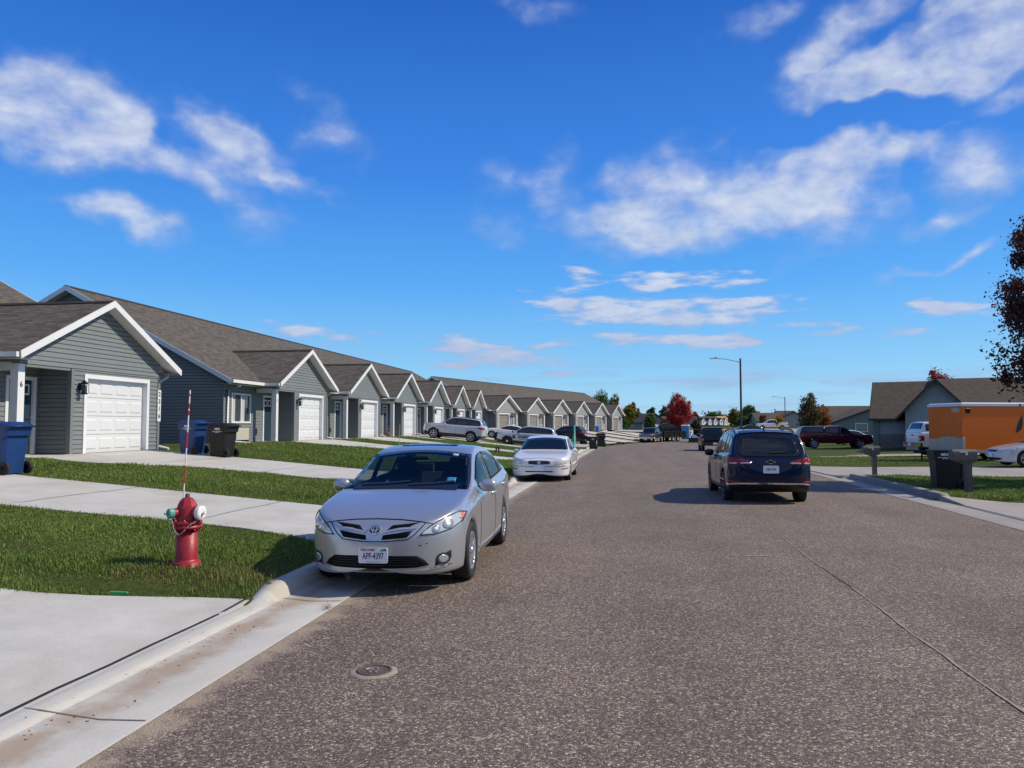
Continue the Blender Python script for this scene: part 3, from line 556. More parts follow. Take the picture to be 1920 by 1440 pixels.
for E_, sg_, D_, mm_ in ((LE, 1, DRV_L, ['curb_concrete', 'gutter_concrete']), (RE, -1, DRV_R, ['shaded_kerb', 'old_concrete'])):
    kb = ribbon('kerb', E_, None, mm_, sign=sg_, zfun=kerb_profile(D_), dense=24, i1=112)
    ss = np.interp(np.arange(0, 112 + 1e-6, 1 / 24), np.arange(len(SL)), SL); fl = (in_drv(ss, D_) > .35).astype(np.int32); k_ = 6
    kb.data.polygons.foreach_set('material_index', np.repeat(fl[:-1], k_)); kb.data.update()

def slab(name, sn, sf, t0, t1, material, nt=26, ns=8, lift=.018, joints=(), tar=None):
    """a driveway draped over the ground in (s, t), with a skirt so it has thickness"""
    ts = np.linspace(t0, t1, nt); V = []
    for t in ts:
        a, b = float(sn(t)), float(sf(t))
        for j in range(ns + 1): x, y = st(a + (b - a) * j / ns, t); V.append((x, y))
    V = np.array(V); z = G(V[:, 0], V[:, 1]) + lift
    mb = MB(); vs = [(V[i, 0], V[i, 1], z[i]) for i in range(len(V))]; I = np.arange(nt * (ns + 1)).reshape(nt, ns + 1)
    fs = [(I[i, j], I[i, j + 1], I[i + 1, j + 1], I[i + 1, j]) for i in range(nt - 1) for j in range(ns)]
    n0 = len(vs)
    loop = [I[i, 0] for i in range(nt)] + [I[nt - 1, j] for j in range(1, ns + 1)] + [I[i, ns] for i in range(nt - 2, -1, -1)] + [I[0, j] for j in range(ns - 1, 0, -1)]
    for q in loop: vs.append((vs[q][0], vs[q][1], vs[q][2] - .12))
    for q in range(len(loop)): w = (q + 1) % len(loop); fs.append((loop[q], loop[w], n0 + w, n0 + q))
    mb.mesh(vs, fs, False)
    def strip(pts, wd, mi):
        mb.cur = mi; P = [np.array(p) for p in pts]
        for a, b in zip(P[:-1], P[1:]):
            d = (b - a) / np.linalg.norm(b - a); n = np.array([-d[1], d[0]]) * wd / 2
            c = [a - n, b - n, b + n, a + n]; xy = [st(*q) for q in c]; mb.face([(x, y, g(x, y) + lift + .005) for x, y in xy])
    for t in joints: strip([(float(sn(t)) + (float(sf(t)) - float(sn(t))) * u, t + .03 * math.sin(9 * u)) for u in np.linspace(.01, .99, 6)], .022, 1)
    if tar is not None: strip([(float(sn(tar)) + (float(sf(tar)) - float(sn(tar))) * u, tar + .008 * math.sin(31 * u)) for u in np.linspace(0.0, 1.0, 12)], .028, 2)
    o = mb.build(name, [material, 'joint', 'tar']); tag(o, kind='structure'); return o
for q, d in enumerate(LEFT_DRIVES):
    slab('driveway', lambda t, d=d: s_near(d, t), lambda t, d=d: s_far(d, t), -3.60, d[2] + .02, 'concrete', joints=((-6.6, -9.6, -12.4) if q else (-7.2, -10.4)), tar=-3.64)
    DRIVES.append((lambda t, d=d: s_near(d, t), lambda t, d=d: s_far(d, t), -17, -3.3))
# driveways across the road
def right_drive(a, b, t1, fl=.9, skew=0.0):
    e0 = 7.2
    sn = lambda t: a - fl * smooth01((9.6 - t) / 2.4) + skew * (t - 8); sf = lambda t: b + fl * smooth01((9.6 - t) / 2.4) + skew * (t - 8)
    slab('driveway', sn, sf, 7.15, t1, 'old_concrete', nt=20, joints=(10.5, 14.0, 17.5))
    DRIVES.append((sn, sf, 6.9, t1 + .2))
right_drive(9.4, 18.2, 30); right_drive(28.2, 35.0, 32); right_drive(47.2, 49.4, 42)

# the long construction seam and the little repairs in the road surface
def road_strip(name, pts, w, material, lift=.006):
    mb = MB(); ppx = []
    P = [np.array(p, float) for p in pts]
    for i, p in enumerate(P):
        d = P[min(i + 1, len(P) - 1)] - P[max(i - 1, 0)]; d /= np.linalg.norm(d); n = np.array([-d[1], d[0]]) * (w * random.uniform(.35, 1.3)) / 2; ppx.append((p - n, p + n))
    for (a, b), (c, d) in zip(ppx[:-1], ppx[1:]):
        q = []
        for (s, t) in (a, c, d, b):
            x, y = st(s, t); wdt = 9.2; u = (t + 2.78) / wdt; q.append((x, y, float(road_z(s)) + .03 * (1 - (2 * u - 1) ** 2) + lift))
        mb.face(q)
    o = mb.build(name, material); tag(o, kind='structure'); return o
wob = lambda s: 2.3 + .012 * math.sin(s * 1.7) + .006 * math.sin(s * 5.3)
for (a_, b_, w_, m_, o_) in ((-4, 5.1, .016, 'seam_dark', .006), (3.9, 8.6, .017, 'seam_light', .0065), (8.4, 9.9, .016, 'seam_dark', .006), (9.7, 12.4, .016, 'seam_light', .0065), (12.6, 15.2, .013, 'seam_light', .006)):
    road_strip('road_seam', [(s, wob(s) + random.uniform(-.006, .006)) for s in np.arange(a_, b_, .12)], w_, m_, o_)
for (px, py, ln) in ((1092, 927, 1.1), (1004, 927, .9), (983, 936, .9), (1095, 906, .9), (1310, 855, 1.2), (1420, 1047, .35), (1052, 1001, .3)):
    p = gp(px, py); s, t = to_st(p.x, p.y); road_strip('road_patch', [(s + .012 * math.sin(u * 20), t + u * ln / 2) for u in np.linspace(-1, 1, 7)], .055, 'seam_light')

# ------------------------------------------------------------------ grass
def blades(regions, name, material):
    V = []; A = []
    allx = []
    for (s0, s1, t0, t1, dens, hmin, hmax) in regions:
        n = int(abs(s1 - s0) * abs(t1 - t0) * dens); s = RNG.uniform(s0, s1, n); t = RNG.uniform(t0, t1, n)
        ok = np.ones(n, bool)
        for (sn, sf, a, b) in DRIVES:
            jig = RNG.normal(0, .035, n)
            ok &= ~((t > a) & (t < b) & (s > sn(t) + .03 + jig) & (s < sf(t) - .03 + jig))
        ok &= ~((s > 6.9) & (s < 7.9) & (t > -5.0) & (RNG.uniform(0, 1, n) < .8 * np.clip((7.9 - s) * 1.6, 0, 1) * np.clip((t + 5.2), 0, 1)))
        bare = np.sin(s * 1.9 + 1.3 * np.sin(t * 1.1)) * np.sin(t * 1.6 + 1.7 * np.sin(s * .8)) + .35 * np.sin(s * 5.1) * np.sin(t * 4.3); ok &= (RNG.uniform(0, 1, n) > np.clip((bare - .55) * 2.2, 0, .82))
        s, t = s[ok], t[ok]; x = DS[0] * s + DN[0] * t; y = DS[1] * s + DN[1] * t
        allx.append((x, y, RNG.uniform(hmin, hmax, len(x)) * RNG.uniform(.55, 1.3, len(x)) * (.75 + .5 * np.sin(x * 2.3 + 1) * np.sin(y * 1.9)), s, t))
    x = np.concatenate([q[0] for q in allx]); y = np.concatenate([q[1] for q in allx]); h = np.concatenate([q[2] for q in allx])
    er_, _ = edge_dist(x, y, RE); ok_ = (-er_ > .87) | (-er_ < -3); x, y, h = x[ok_], y[ok_], h[ok_]
    z = G(x, y); n = len(x); a = RNG.uniform(0, 2 * math.pi, n); lean = RNG.uniform(.1, .9, n) * h; w = RNG.uniform(.0028, .0055, n) * np.clip(np.hypot(x, y) / 9, 1, 3.2)
    dx, dy = np.cos(a), np.sin(a); px, py = -dy * w, dx * w
    base = np.stack([x, y, z - .01], -1); o1 = np.stack([px, py, 0 * x], -1); mid = np.stack([x + dx * lean * .35, y + dy * lean * .35, z + h * .6], -1); top = np.stack([x + dx * lean, y + dy * lean, z + h], -1)
    V = np.stack([base - o1, base + o1, mid + o1 * .75, mid - o1 * .75, top], 1).reshape(-1, 3); I = np.arange(n) * 5
    F = np.concatenate([np.stack([I, I + 1, I + 2], -1), np.stack([I, I + 2, I + 3], -1), np.stack([I + 3, I + 2, I + 4], -1)])
    patch = .5 + .5 * np.sin(x * 1.1 + 2 * np.sin(y * .7)) * np.sin(y * 1.3 + 1.5 * np.sin(x * .9))
    r = np.clip(RNG.beta(2.2, 3.2, n) * .85 + .18 * (patch - .5) + np.where(RNG.uniform(0, 1, n) < .05, .35, 0), 0, 1)
    o = fast_mesh(name, V, F, material, attr=np.concatenate([r, r, r])); tag(o, kind='stuff', label='mown green grass on the lawns beside the road', cat='grass'); return o
blades([(5.9, 10.6, -12.5, -3.60, 3400, .03, .062), (8.0, 10.5, -5.4, -3.60, 700, .045, .08), (14.0, 19.2, -14.5, -3.6, 1400, .035, .07), (23.2, 34.6, -15.2, -3.6, 520, .04, .085), (37.8, 43.5, -15, -3.6, 300, .04, .08), (46.5, 52, -15, -3.6, 240, .04, .08), (18.9, 28.0, 7.25, 17, 900, .035, .07), (35.6, 47, 7.8, 24, 180, .04, .07)], 'grass', 'leaf_grass')
dry = blades([(7.0, 7.7, -5.2, -3.6, 1500, .02, .10), (7.6, 8.5, -4.4, -3.6, 500, .03, .10), (6.0, 7.25, -9, -3.6, 160, .02, .06), (5.9, 10.5, -12, -3.7, 90, .03, .07), (14, 19, -14, -3.7, 60, .03, .06), (14.0, 14.35, -13, -3.7, 260, .03, .07), (10.2, 10.5, -12, -3.6, 160, .03, .08), (18.9, 19.3, 7.3, 12, 200, .02, .05), (30.2, 34.8, -16.0, -14.8, 200, .03, .07)], 'dry_grass', 'leaf_dry'); dry['label'] = 'straw coloured dry grass along the driveway edges'; dry['category'] = 'dry grass'

# leaves and clippings blown over the near lawns and the gutter
n = 420; s_ = np.concatenate([RNG.uniform(7, 10.4, 120), RNG.uniform(14, 19, 120), RNG.uniform(2, 12, 90), RNG.uniform(23, 34, 90)]); t_ = np.concatenate([RNG.uniform(-10, -3.7, 120), RNG.uniform(-12, -3.7, 120), RNG.normal(-3.25, .16, 90), RNG.uniform(-14, -3.7, 90)])
x = DS[0] * s_ + DN[0] * t_; y = DS[1] * s_ + DN[1] * t_; z = np.where(t_ < -3.6, G(x, y) + .045, .026); a = RNG.uniform(0, 6.28, n); r_ = np.where(t_ < -3.6, RNG.uniform(.012, .03, n), RNG.uniform(.006, .016, n)); c, q = np.cos(a) * r_, np.sin(a) * r_
V = np.stack([np.stack([x + c, y + q, z + RNG.uniform(0, .01, n)], -1), np.stack([x - q * .6, y + c * .6, z + .004], -1), np.stack([x - c, y - q, z + RNG.uniform(0, .01, n)], -1), np.stack([x + q * .6, y - c * .6, z + .012], -1)], 1).reshape(-1, 3)
tag(fast_mesh('leaf_litter', V, np.arange(4 * n).reshape(n, 4), 'leaf_rust', attr=RNG.uniform(.2, .9, n)), 'small brown leaf litter scattered over the lawns and gutter', 'leaf litter', kind='stuff')
# ------------------------------------------------------------------ the terraced bungalows on the left
def siding(mb, P, outline, openings=(), pitch=.128, off=.020, gap=.017):
    """lapped boards: P(u, z, n) -> xyz, outline a convex (u, z) polygon, openings (u0, u1, z0, z1)"""
    zs_ = [p[1] for p in outline]; z0, z1 = min(zs_), max(zs_)
    def span(z):
        us = []
        n = len(outline)
        for i in range(n):
            (ua, za), (ub, zb) = outline[i], outline[(i + 1) % n]
            if abs(za - zb) < 1e-9:
                if abs(za - z) < 1e-6: us += [ua, ub]
            elif min(za, zb) - 1e-9 <= z <= max(za, zb) + 1e-9: us.append(ua + (ub - ua) * (z - za) / (zb - za))
        return (min(us), max(us)) if us else None
    k = 0; z = z0
    while z < z1 - 1e-4:
        ze = min(z + pitch, z1)
        cuts = sorted({z, ze} | {o for op in openings for o in op[2:4] if z < o < ze} | {p[1] for p in outline if z < p[1] < ze})
        for a, b in zip(cuts[:-1], cuts[1:]):
            sa, sb = span(a + 1e-6), span(b - 1e-6)
            if not sa or not sb: continue
            segs = [(sa[0], sa[1], sb[0], sb[1])]
            for (u0, u1, oz0, oz1) in openings:
                if a >= oz0 - 1e-6 and b <= oz1 + 1e-6:
                    ns = []
                    for (l0, r0, l1, r1) in segs:
                        if u1 <= l0 or u0 >= r0: ns.append((l0, r0, l1, r1)); continue
                        if u0 > l0: ns.append((l0, u0, l1, u0))
                        if u1 < r0: ns.append((u1, r0, u1, r1))
                    segs = ns
            if a == z and gap and b - a > gap * 2.2:   # the shadow gap under the lap of the board above
                for (l0, r0, l1, r1) in segs:
                    m = gap / (b - a); l2, r2 = l0 + (l1 - l0) * m, r0 + (r1 - r0) * m; n_ = off * (1 - gap / pitch)
                    mb.face([P(l0, a, -gap * 1.5), P(r0, a, -gap * 1.5), P(r2, a + gap, -gap * 1.5), P(l2, a + gap, -gap * 1.5)]); mb.face([P(l2, a + gap, -gap * 1.5), P(r2, a + gap, -gap * 1.5), P(r2, a + gap, n_), P(l2, a + gap, n_)]); mb.face([P(l0, a, 0), P(r0, a, 0), P(r0, a, -gap * 1.5), P(l0, a, -gap * 1.5)])
                    mb.face([P(l2, a + gap, n_), P(r2, a + gap, n_), P(r1, b, off * (1 - (b - z) / pitch)), P(l1, b, off * (1 - (b - z) / pitch))])
                continue
            oa = off * (1 - (a - z) / pitch); ob = off * (1 - (b - z) / pitch)
            for (l0, r0, l1, r1) in segs:
                mb.face([P(l0, a, oa), P(r0, a, oa), P(r1, b, ob), P(l1, b, ob)])
                if a == z: mb.face([P(l0, a, 0), P(r0, a, 0), P(r0, a, oa), P(l0, a, oa)])
        z = ze
EAVE, SLOPE, GEAVE, GPEAK, GW = 2.62, .533, 2.62, 4.42, 3.45
def townhouse(label, origin, azim, base, cs, a0, a1, front_sign=1, sid='siding', garage='garage_white', number=None, sign=None, recess=1.0, detail=2, open_doors=()):
    """local axes: a along the terrace, b out towards the street, z up; one Empty per building"""
    A = Vector((math.sin(azim), math.cos(azim), 0)); B = Vector((math.cos(azim), -math.sin(azim), 0)) * front_sign
    root = empty('townhouse', (origin[0], origin[1], base), 0, label, 'townhouse', 'terraced bungalows along the left of the road')
    def P(a, b, z): v = A * a + B * b; return (v.x, v.y, z)
    def bx(mb, a0_, a1_, b0, b1, z0, z1): mb.hexa([P(a0_, b0, z0), P(a1_, b0, z0), P(a1_, b1, z0), P(a0_, b1, z0)], [P(a0_, b0, z1), P(a1_, b0, z1), P(a1_, b1, z1), P(a0_, b1, z1)])
    eb = -.45; rb = -8.1; rz = EAVE + (eb - rb) * SLOPE; bb = 2 * rb - eb; mw = -recess; bw = 2 * rb - mw
    # walls
    w = MB()
    ops = []
    for c in cs:
        ops += [(c - 2.38, c - 1.32, 0, 2.12), (c - 5.25, c - 3.55, .83, 2.12)]
    siding(w, lambda u, z, n: P(u, mw + n, z), [(a0, 0), (a1, 0), (a1, EAVE), (a0, EAVE)], ops)
    for (ae, sg_) in ((a0, -1), (a1, 1)):
        siding(w, lambda u, z, n, ae=ae, sg_=sg_: P(ae + sg_ * n, u, z), [(bw, 0), (mw, 0), (mw, EAVE + .12), (rb, rz - .17), (bw, EAVE + .12)])
    bx(w, a0, a1, bw, bw + .05, 0, EAVE)
    w.build('wall', sid, root)
    cb = MB(); bx(cb, a0 - .012, a1 + .012, bw, mw + .004, -.5, -.002); cb.build('foundation', 'concrete_base', root)
    for (ae, sg_) in ((a0, -1), (a1, 1)): tr = MB(); bx(tr, ae - .07 + (.05 if sg_ < 0 else .02 + .02), ae + .07 - (.02 + .02 if sg_ < 0 else .05), mw - .05, mw + .032, 0, EAVE); tr.build('corner_trim', 'trim_grey', root)
    # main roof
    r = MB(); ov = .42
    L_ = math.hypot(eb - rb, rz - EAVE)
    for sgn in (0, 1):
        e_, k_ = (eb, rb) if not sgn else (bb, rb)
        pts = [P(a0 - ov, e_, EAVE), P(a1 + ov, e_, EAVE), P(a1 + ov, k_, rz), P(a0 - ov, k_, rz)]
        r.face(pts, [(a0, 0), (a1, 0), (a1, L_), (a0, L_)])
    ro = r.build('roof', 'shingle', root)
    rc = MB()
    rc.hexa([P(a0 - ov, rb - .16, rz - .07), P(a1 + ov, rb - .16, rz - .07), P(a1 + ov, rb + .16, rz - .07), P(a0 - ov, rb + .16, rz - .07)], [P(a0 - ov, rb - .02, rz + .035), P(a1 + ov, rb - .02, rz + .035), P(a1 + ov, rb + .02, rz + .035), P(a0 - ov, rb + .02, rz + .035)])
    rc.build('ridge_cap', 'shingle', ro)
    rk = MB(); sf = MB()
    for (ae, sg_) in ((a0, -1), (a1, 1)):
        ao = ae + sg_ * ov; ai = ao - sg_ * .03
        for (e_, k_) in ((eb, rb), (bb, rb)):
            rk = MB(); rk.hexa([P(ai, e_, EAVE - .20), P(ao, e_, EAVE - .20), P(ao, k_, rz - .20), P(ai, k_, rz - .20)], [P(ai, e_, EAVE + .015), P(ao + sg_ * .004, e_, EAVE + .015), P(ao + sg_ * .004, k_, rz + .015), P(ai, k_, rz + .015)])
            rk.build('rake_board', 'white_trim', root)
            sf.face([P(ae, e_, EAVE - .17), P(ai, e_, EAVE - .17), P(ai, k_, rz - .17), P(ae, k_, rz - .17)])
    for (e_, mw_) in ((eb, mw), (bb, bw)):
        sf.face([P(a0 - ov, e_, EAVE - .16), P(a1 + ov, e_, EAVE - .16), P(a1 + ov, mw_, EAVE - .16), P(a0 - ov, mw_, EAVE - .16)])
    eaves = [a0 - ov] + [q for c in cs for q in (c - GW, c + GW)] + [a1 + ov]
    for q in range(0, len(eaves), 2):
        x0, x1 = eaves[q] + .01, eaves[q + 1] - .01
        if x1 - x0 > .2: gt = MB(); bx(gt, x0, x1, eb, eb + .12, EAVE - .13, EAVE - .002); gt.build('gutter', 'white_trim', root)
    for c in cs:
        for sg_ in (-1, 1):
            ao = c + sg_ * GW; gt = MB(); bx(gt, min(ao, ao + sg_ * .11), max(ao, ao + sg_ * .11), eb + .13, .34, GEAVE - .13, GEAVE - .004); gt.build('gutter', 'white_trim', root)
    sf.build('soffit', 'soffit', root)
    for ui, c in enumerate(cs):
        gb = eb - (GPEAK - EAVE) / SLOPE; gs = (GPEAK - GEAVE) / GW; Lg = math.hypot(GW, GPEAK - GEAVE)
        gr = MB()
        for sg_ in (-1, 1):
            ao = c + sg_ * GW
            gr.face([P(ao, .38, GEAVE), P(c, .38, GPEAK), P(c, gb - .06, GPEAK), P(ao, eb - .04, GEAVE)], [(.38, 0), (.38, Lg), (gb, Lg), (eb, 0)])
        gr.hexa([P(c - .15, gb, GPEAK - .05), P(c + .15, gb, GPEAK - .05), P(c + .15, .36, GPEAK - .05), P(c - .15, .36, GPEAK - .05)], [P(c - .02, gb, GPEAK + .03), P(c + .02, gb, GPEAK + .03), P(c + .02, .36, GPEAK + .03), P(c - .02, .36, GPEAK + .03)])
        gr.build('gable_roof', 'shingle', root)
        rk = MB(); sf = MB()
        for sg_ in (-1, 1):
            ao = c + sg_ * GW; rk = MB()
            rk.hexa([P(ao, .36, GEAVE - .17), P(ao, .39, GEAVE - .17), P(c, .39, GPEAK - .17), P(c, .36, GPEAK - .17)], [P(ao + sg_ * .02, .36, GEAVE + .02), P(ao + sg_ * .02, .394, GEAVE + .02), P(c, .394, GPEAK + .02), P(c, .36, GPEAK + .02)]); rk.build('gable_rake_board', 'white_trim', root)
            sf.face([P(ao, -.6, GEAVE - .15), P(ao, .36, GEAVE - .15), P(c, .36, GPEAK - .15), P(c, -.6, GPEAK - .15)])
            sf.face([P(ao, -.5, GEAVE - .151), P(ao, .36, GEAVE - .151), P(c + sg_ * 2.8, .36, GEAVE - .151 ), P(c + sg_ * 2.8, -.5, GEAVE - .151)])
        sf.build('gable_soffit', 'soffit', root)
        gw = MB(); zt_ = lambda u: GPEAK - .16 - abs(u - c) * gs
        siding(gw, lambda u, z, n: P(u, n, z), [(c - 3.08, 2.36), (c + 3.08, 2.36), (c + 3.08, zt_(c + 3.08)), (c, GPEAK - .16), (c - 3.08, zt_(c - 3.08))], [(c - .72, c + 2.27, 0, 2.25)])
        siding(gw, lambda u, z, n: P(u, n - .001, z), [(c - 1.2, 0), (c + 2.8, 0), (c + 2.8, 2.36), (c - 1.2, 2.36)], [(c - .72, c + 2.27, 0, 2.25)])
        siding(gw, lambda u, z, n: P(c - 1.2 - n, u, z), [(mw, 0), (0, 0), (0, 2.36), (mw, 2.36)])
        siding(gw, lambda u, z, n: P(c + 2.8 + n, u, z), [(mw, 0), (0, 0), (0, 2.36), (mw, 2.36)])
        bx(gw, c - 3.08, c - 1.2, -.2, -.002, 2.30, 2.36); bx(gw, c + 2.8, c + 3.08, -.6, -.002, 2.30, 2.36)
        bx(gw, c - 3.08, c - 3.0, mw, -.02, 2.36, GEAVE - .02); bx(gw, c + 3.0, c + 3.08, mw, -.02, 2.36, GEAVE - .02)
        gw.build('garage_wall', sid, root)
        for q0, q1 in ((c - 1.245, c - 1.13), (c + 2.73, c + 2.845)): ct = MB(); bx(ct, q0, q1, -.09, .032, 0, 2.36); ct.build('corner_trim', 'trim_grey', root)
        # garage door in its white frame
        gd = MB(); bx(gd, c - .72, c - .60, -.14, .035, 0, 2.25); bx(gd, c + 2.15, c + 2.27, -.14, .035, 0, 2.25); bx(gd, c - .60, c + 2.15, -.14, .034, 2.13, 2.25)
        gf = gd.build('garage_frame', 'white_trim', root)
        dd = MB(); bx(dd, c - .60, c + 2.15, -.17, -.13, .0, 2.13)
        pw = 2.75 / 4
        for rr in range(4):
            for cc in range(4):
                u0, u1 = c - .60 + cc * pw + .07, c - .60 + (cc + 1) * pw - .07; v0, v1 = rr * .5325 + .10, (rr + 1) * .5325 - .10
                dd.hexa([P(u0, -.13, v0), P(u1, -.13, v0), P(u1, -.13, v1), P(u0, -.13, v1)], [P(u0 + .035, -.112, v0 + .035), P(u1 - .035, -.112, v0 + .035), P(u1 - .035, -.112, v1 - .035), P(u0 + .035, -.112, v1 - .035)])
            if rr: 
                dd.cur = 1; bx(dd, c - .60, c + 2.15, -.131, -.1285, rr * .5325 - .007, rr * .5325 + .007); dd.cur = 0
        dd.build('garage_door', [garage, 'trim_grey'], root)
        # entrance
        d = MB(); bx(d, c - 2.38, c - 2.28, mw - .08, mw + .03, 0, 2.12); bx(d, c - 1.42, c - 1.32, mw - .08, mw + .03, 0, 2.12); bx(d, c - 2.28, c - 1.42, mw - .08, mw + .029, 2.03, 2.12)
        d.build('door_frame', 'white_trim', root)
        d = MB(); bx(d, c - 2.28, c - 1.42, mw - .09, mw - .045, 0, 2.03)
        do = d.build('front_door', 'door_navy', root)
        f = MB()
        for u in (c - 2.19, c - 1.81):
            bx(f, u, u + .30, mw - .045, mw - .03, 1.62, 1.92)
            f.cur = 1; bx(f, u + .05, u + .25, mw - .03, mw - .027, 1.67, 1.87); f.cur = 0
        f.build('door_light', ['white_trim', 'house_glass'], do)
        h = MB(); h.tube([P(c - 1.50, mw - .045, 1.0), P(c - 1.50, mw + .01, 1.0), P(c - 1.60, mw + .012, 1.0)], .014, 8); h.build('handle', 'chrome', do)
        # porch
        po = MB(); bx(po, c - 3.10, c - 2.88, -.22, 0.004, -.06, 2.36); p_ = po.build('porch_post', 'white_trim', root)
        if number and ui == number[0]: text_mesh('house_number', number[1], .2, 'ink_black', p_, frame(P(c - 2.99, .008, 1.83), A * (1 if front_sign > 0 else -1), (0, 0, 1)) if True else None, bold=.004)
        bm = MB(); bx(bm, c - 3.09, c - 2.9, mw + .02, -.222, 2.2, 2.40); bm.build('porch_beam', 'white_trim', root)
        fl = MB(); bx(fl, c - 3.2, c - 1.24, mw + .02, .12, -.3, -.015); fl.build('porch_slab', 'concrete', root)
        # coach lamp
        lm = MB(); u = c - .90
        bx(lm, u - .05, u + .05, .012, .035, 1.78, 1.98); lm.tube([P(u, .03, 1.86), P(u, .10, 2.0), P(u, .16, 2.02)], .012, 8)
        lm.hexa([P(u - .09, .07, 1.94), P(u + .09, .07, 1.94), P(u + .09, .25, 1.94), P(u - .09, .25, 1.94)], [P(u - .01, .15, 2.06), P(u + .01, .15, 2.06), P(u + .01, .17, 2.06), P(u - .01, .17, 2.06)])
        for (q0, q1) in ((-.08, .08), (.08, .08), (.08, .24), (-.08, .24)): lm.tube([P(u + q0 * (1 if abs(q0) < 1 else 1), q1, 1.70), P(u + q0, q1, 1.94)], .008, 6)
        bx(lm, u - .06, u + .06, .10, .22, 1.66, 1.70)
        lo_ = lm.build('wall_lamp', 'black_metal', root); gl = MB(); bx(gl, u - .05, u + .05, .11, .21, 1.70, 1.92); gl.build('lamp_glass', 'house_glass', lo_)
        # sliding window, through-wall air unit, hose tap
        wn_ = MB(); x0, x1, y0, y1 = c - 5.25, c - 3.55, .83, 2.12; t_ = .075
        bx(wn_, x0, x1, mw - .05, mw + .035, y0, y0 + t_); bx(wn_, x0, x1, mw - .05, mw + .035, y1 - t_, y1); bx(wn_, x0, x0 + t_, mw - .05, mw + .034, y0 + t_, y1 - t_); bx(wn_, x1 - t_, x1, mw - .05, mw + .034, y0 + t_, y1 - t_); bx(wn_, (x0 + x1) / 2 - .035, (x0 + x1) / 2 + .035, mw - .05, mw + .02, y0 + t_, y1 - t_)
        wo_ = wn_.build('window', 'white_trim', root)
        pn = MB(); bx(pn, x0 + t_, x1 - t_, mw - .045, mw - .03, y0 + t_, y1 - t_); pn.cur = 1
        for (q0, q1) in ((.12, .40), (.98, 1.22)): bx(pn, x0 + q0, x0 + q1, mw - .03, mw - .027, y0 + t_, y1 - t_)
        pn.build('pane', ['house_glass', 'curtain'], wo_)
        ac = MB(); bx(ac, c - 4.85, c - 3.75, mw + .001, mw + .06, .10, .62)
        ac.cur = 1; bx(ac, c - 4.87, c - 3.73, mw + .0, mw + .07, .06, .10)
        ac.build('air_unit', ['ac_tan', 'black_metal'], root)
        mt = MB(); bx(mt, c - 3.02, c - 2.9, mw + .012, mw + .07, .35, .6); mt.build('outlet_box', 'trim_grey', root)
        # rainwater pipe at the garage corner
        ds = MB(); u = c + 2.9; ue = c + GW + .05
        ds.tube([P(ue, -.12, GEAVE - .1), P(ue - .02, -.12, GEAVE - .2), P(u + .03, -.10, GEAVE - .42), P(u, -.10, GEAVE - .5)], .045, 8)
        ds.cur = 1; ds.tube([P(u, -.10, GEAVE - .48), P(u, -.10, .16)], .042, 8)
        ds.cur = 0; ds.tube([P(u, -.10, .2), P(u + .0, -.07, .10), P(u + .03, .32, .02)], .05, 8)
        ds.build('downspout', ['white_trim', 'trim_grey'], root)
        if sign and ui == sign[0]:
            sb = MB(); bx(sb, c + 2.70, c + 2.87, .024, .05, .92, 1.94); s_ = sb.build('number_plate', 'white_trim', root)
            for k, ch in enumerate(sign[1]): text_mesh('digit', ch, .21, 'ink_black', s_, frame(P(c + 2.785, .053, 1.80 - k * .235), A * (1 if front_sign > 0 else -1), (0, 0, 1)), bold=.006)
    ds = MB(); u = a0 + .35
    ds.tube([P(u, eb + .05, EAVE - .1), P(u, eb + .02, EAVE - .22), P(u - .1, mw + .08, EAVE - .42), P(u - .1, mw + .06, .15), P(u - .08, mw + .1, .06), P(u + .3, mw + .9, -.02)], .05, 8); ds.build('downspout', 'white_trim', root)
    return root
C2 = [35.7 + 8.78 * i for i in range(6)]
o1 = st(0, -15.2); townhouse('nearest grey bungalow terrace with the figure 6 on its porch post', o1, AZR, .93, [11.6, 20.4], 5.6, 23.35, number=(1, '6'), sign=(1, '2316'))
o2 = st(0, -15.6); townhouse('long grey bungalow terrace of six white garage doors behind the two wheelie bins', o2, AZR, .985, C2, 29.8, 82.6, number=(0, '1'))
AZ3 = R(25); p1 = (-.3 - .38 * math.cos(AZ3), 92 + .38 * math.sin(AZ3))
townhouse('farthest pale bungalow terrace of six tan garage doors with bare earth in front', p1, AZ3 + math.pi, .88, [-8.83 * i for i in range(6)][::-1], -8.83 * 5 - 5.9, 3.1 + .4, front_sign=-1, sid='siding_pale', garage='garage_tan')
# ------------------------------------------------------------------ vehicles
def pchip(P):
    P = sorted(P); x = np.array([p[0] for p in P], float); y = np.array([p[1] for p in P], float); h = np.diff(x); d = np.diff(y) / h; m = np.zeros(len(x))
    for i in range(1, len(x) - 1):
        if d[i - 1] * d[i] > 0: w1, w2 = 2 * h[i] + h[i - 1], h[i] + 2 * h[i - 1]; m[i] = (w1 + w2) / (w1 / d[i - 1] + w2 / d[i])
    m[0], m[-1] = d[0], d[-1]
    def f(q):
        q = min(max(q, x[0]), x[-1]); i = min(max(int(np.searchsorted(x, q)) - 1, 0), len(h) - 1); t = (q - x[i]) / h[i]
        return float((2 * t**3 - 3 * t**2 + 1) * y[i] + (t**3 - 2 * t**2 + t) * h[i] * m[i] + (-2 * t**3 + 3 * t**2) * y[i + 1] + (t**3 - t**2) * h[i] * m[i + 1])
    return f
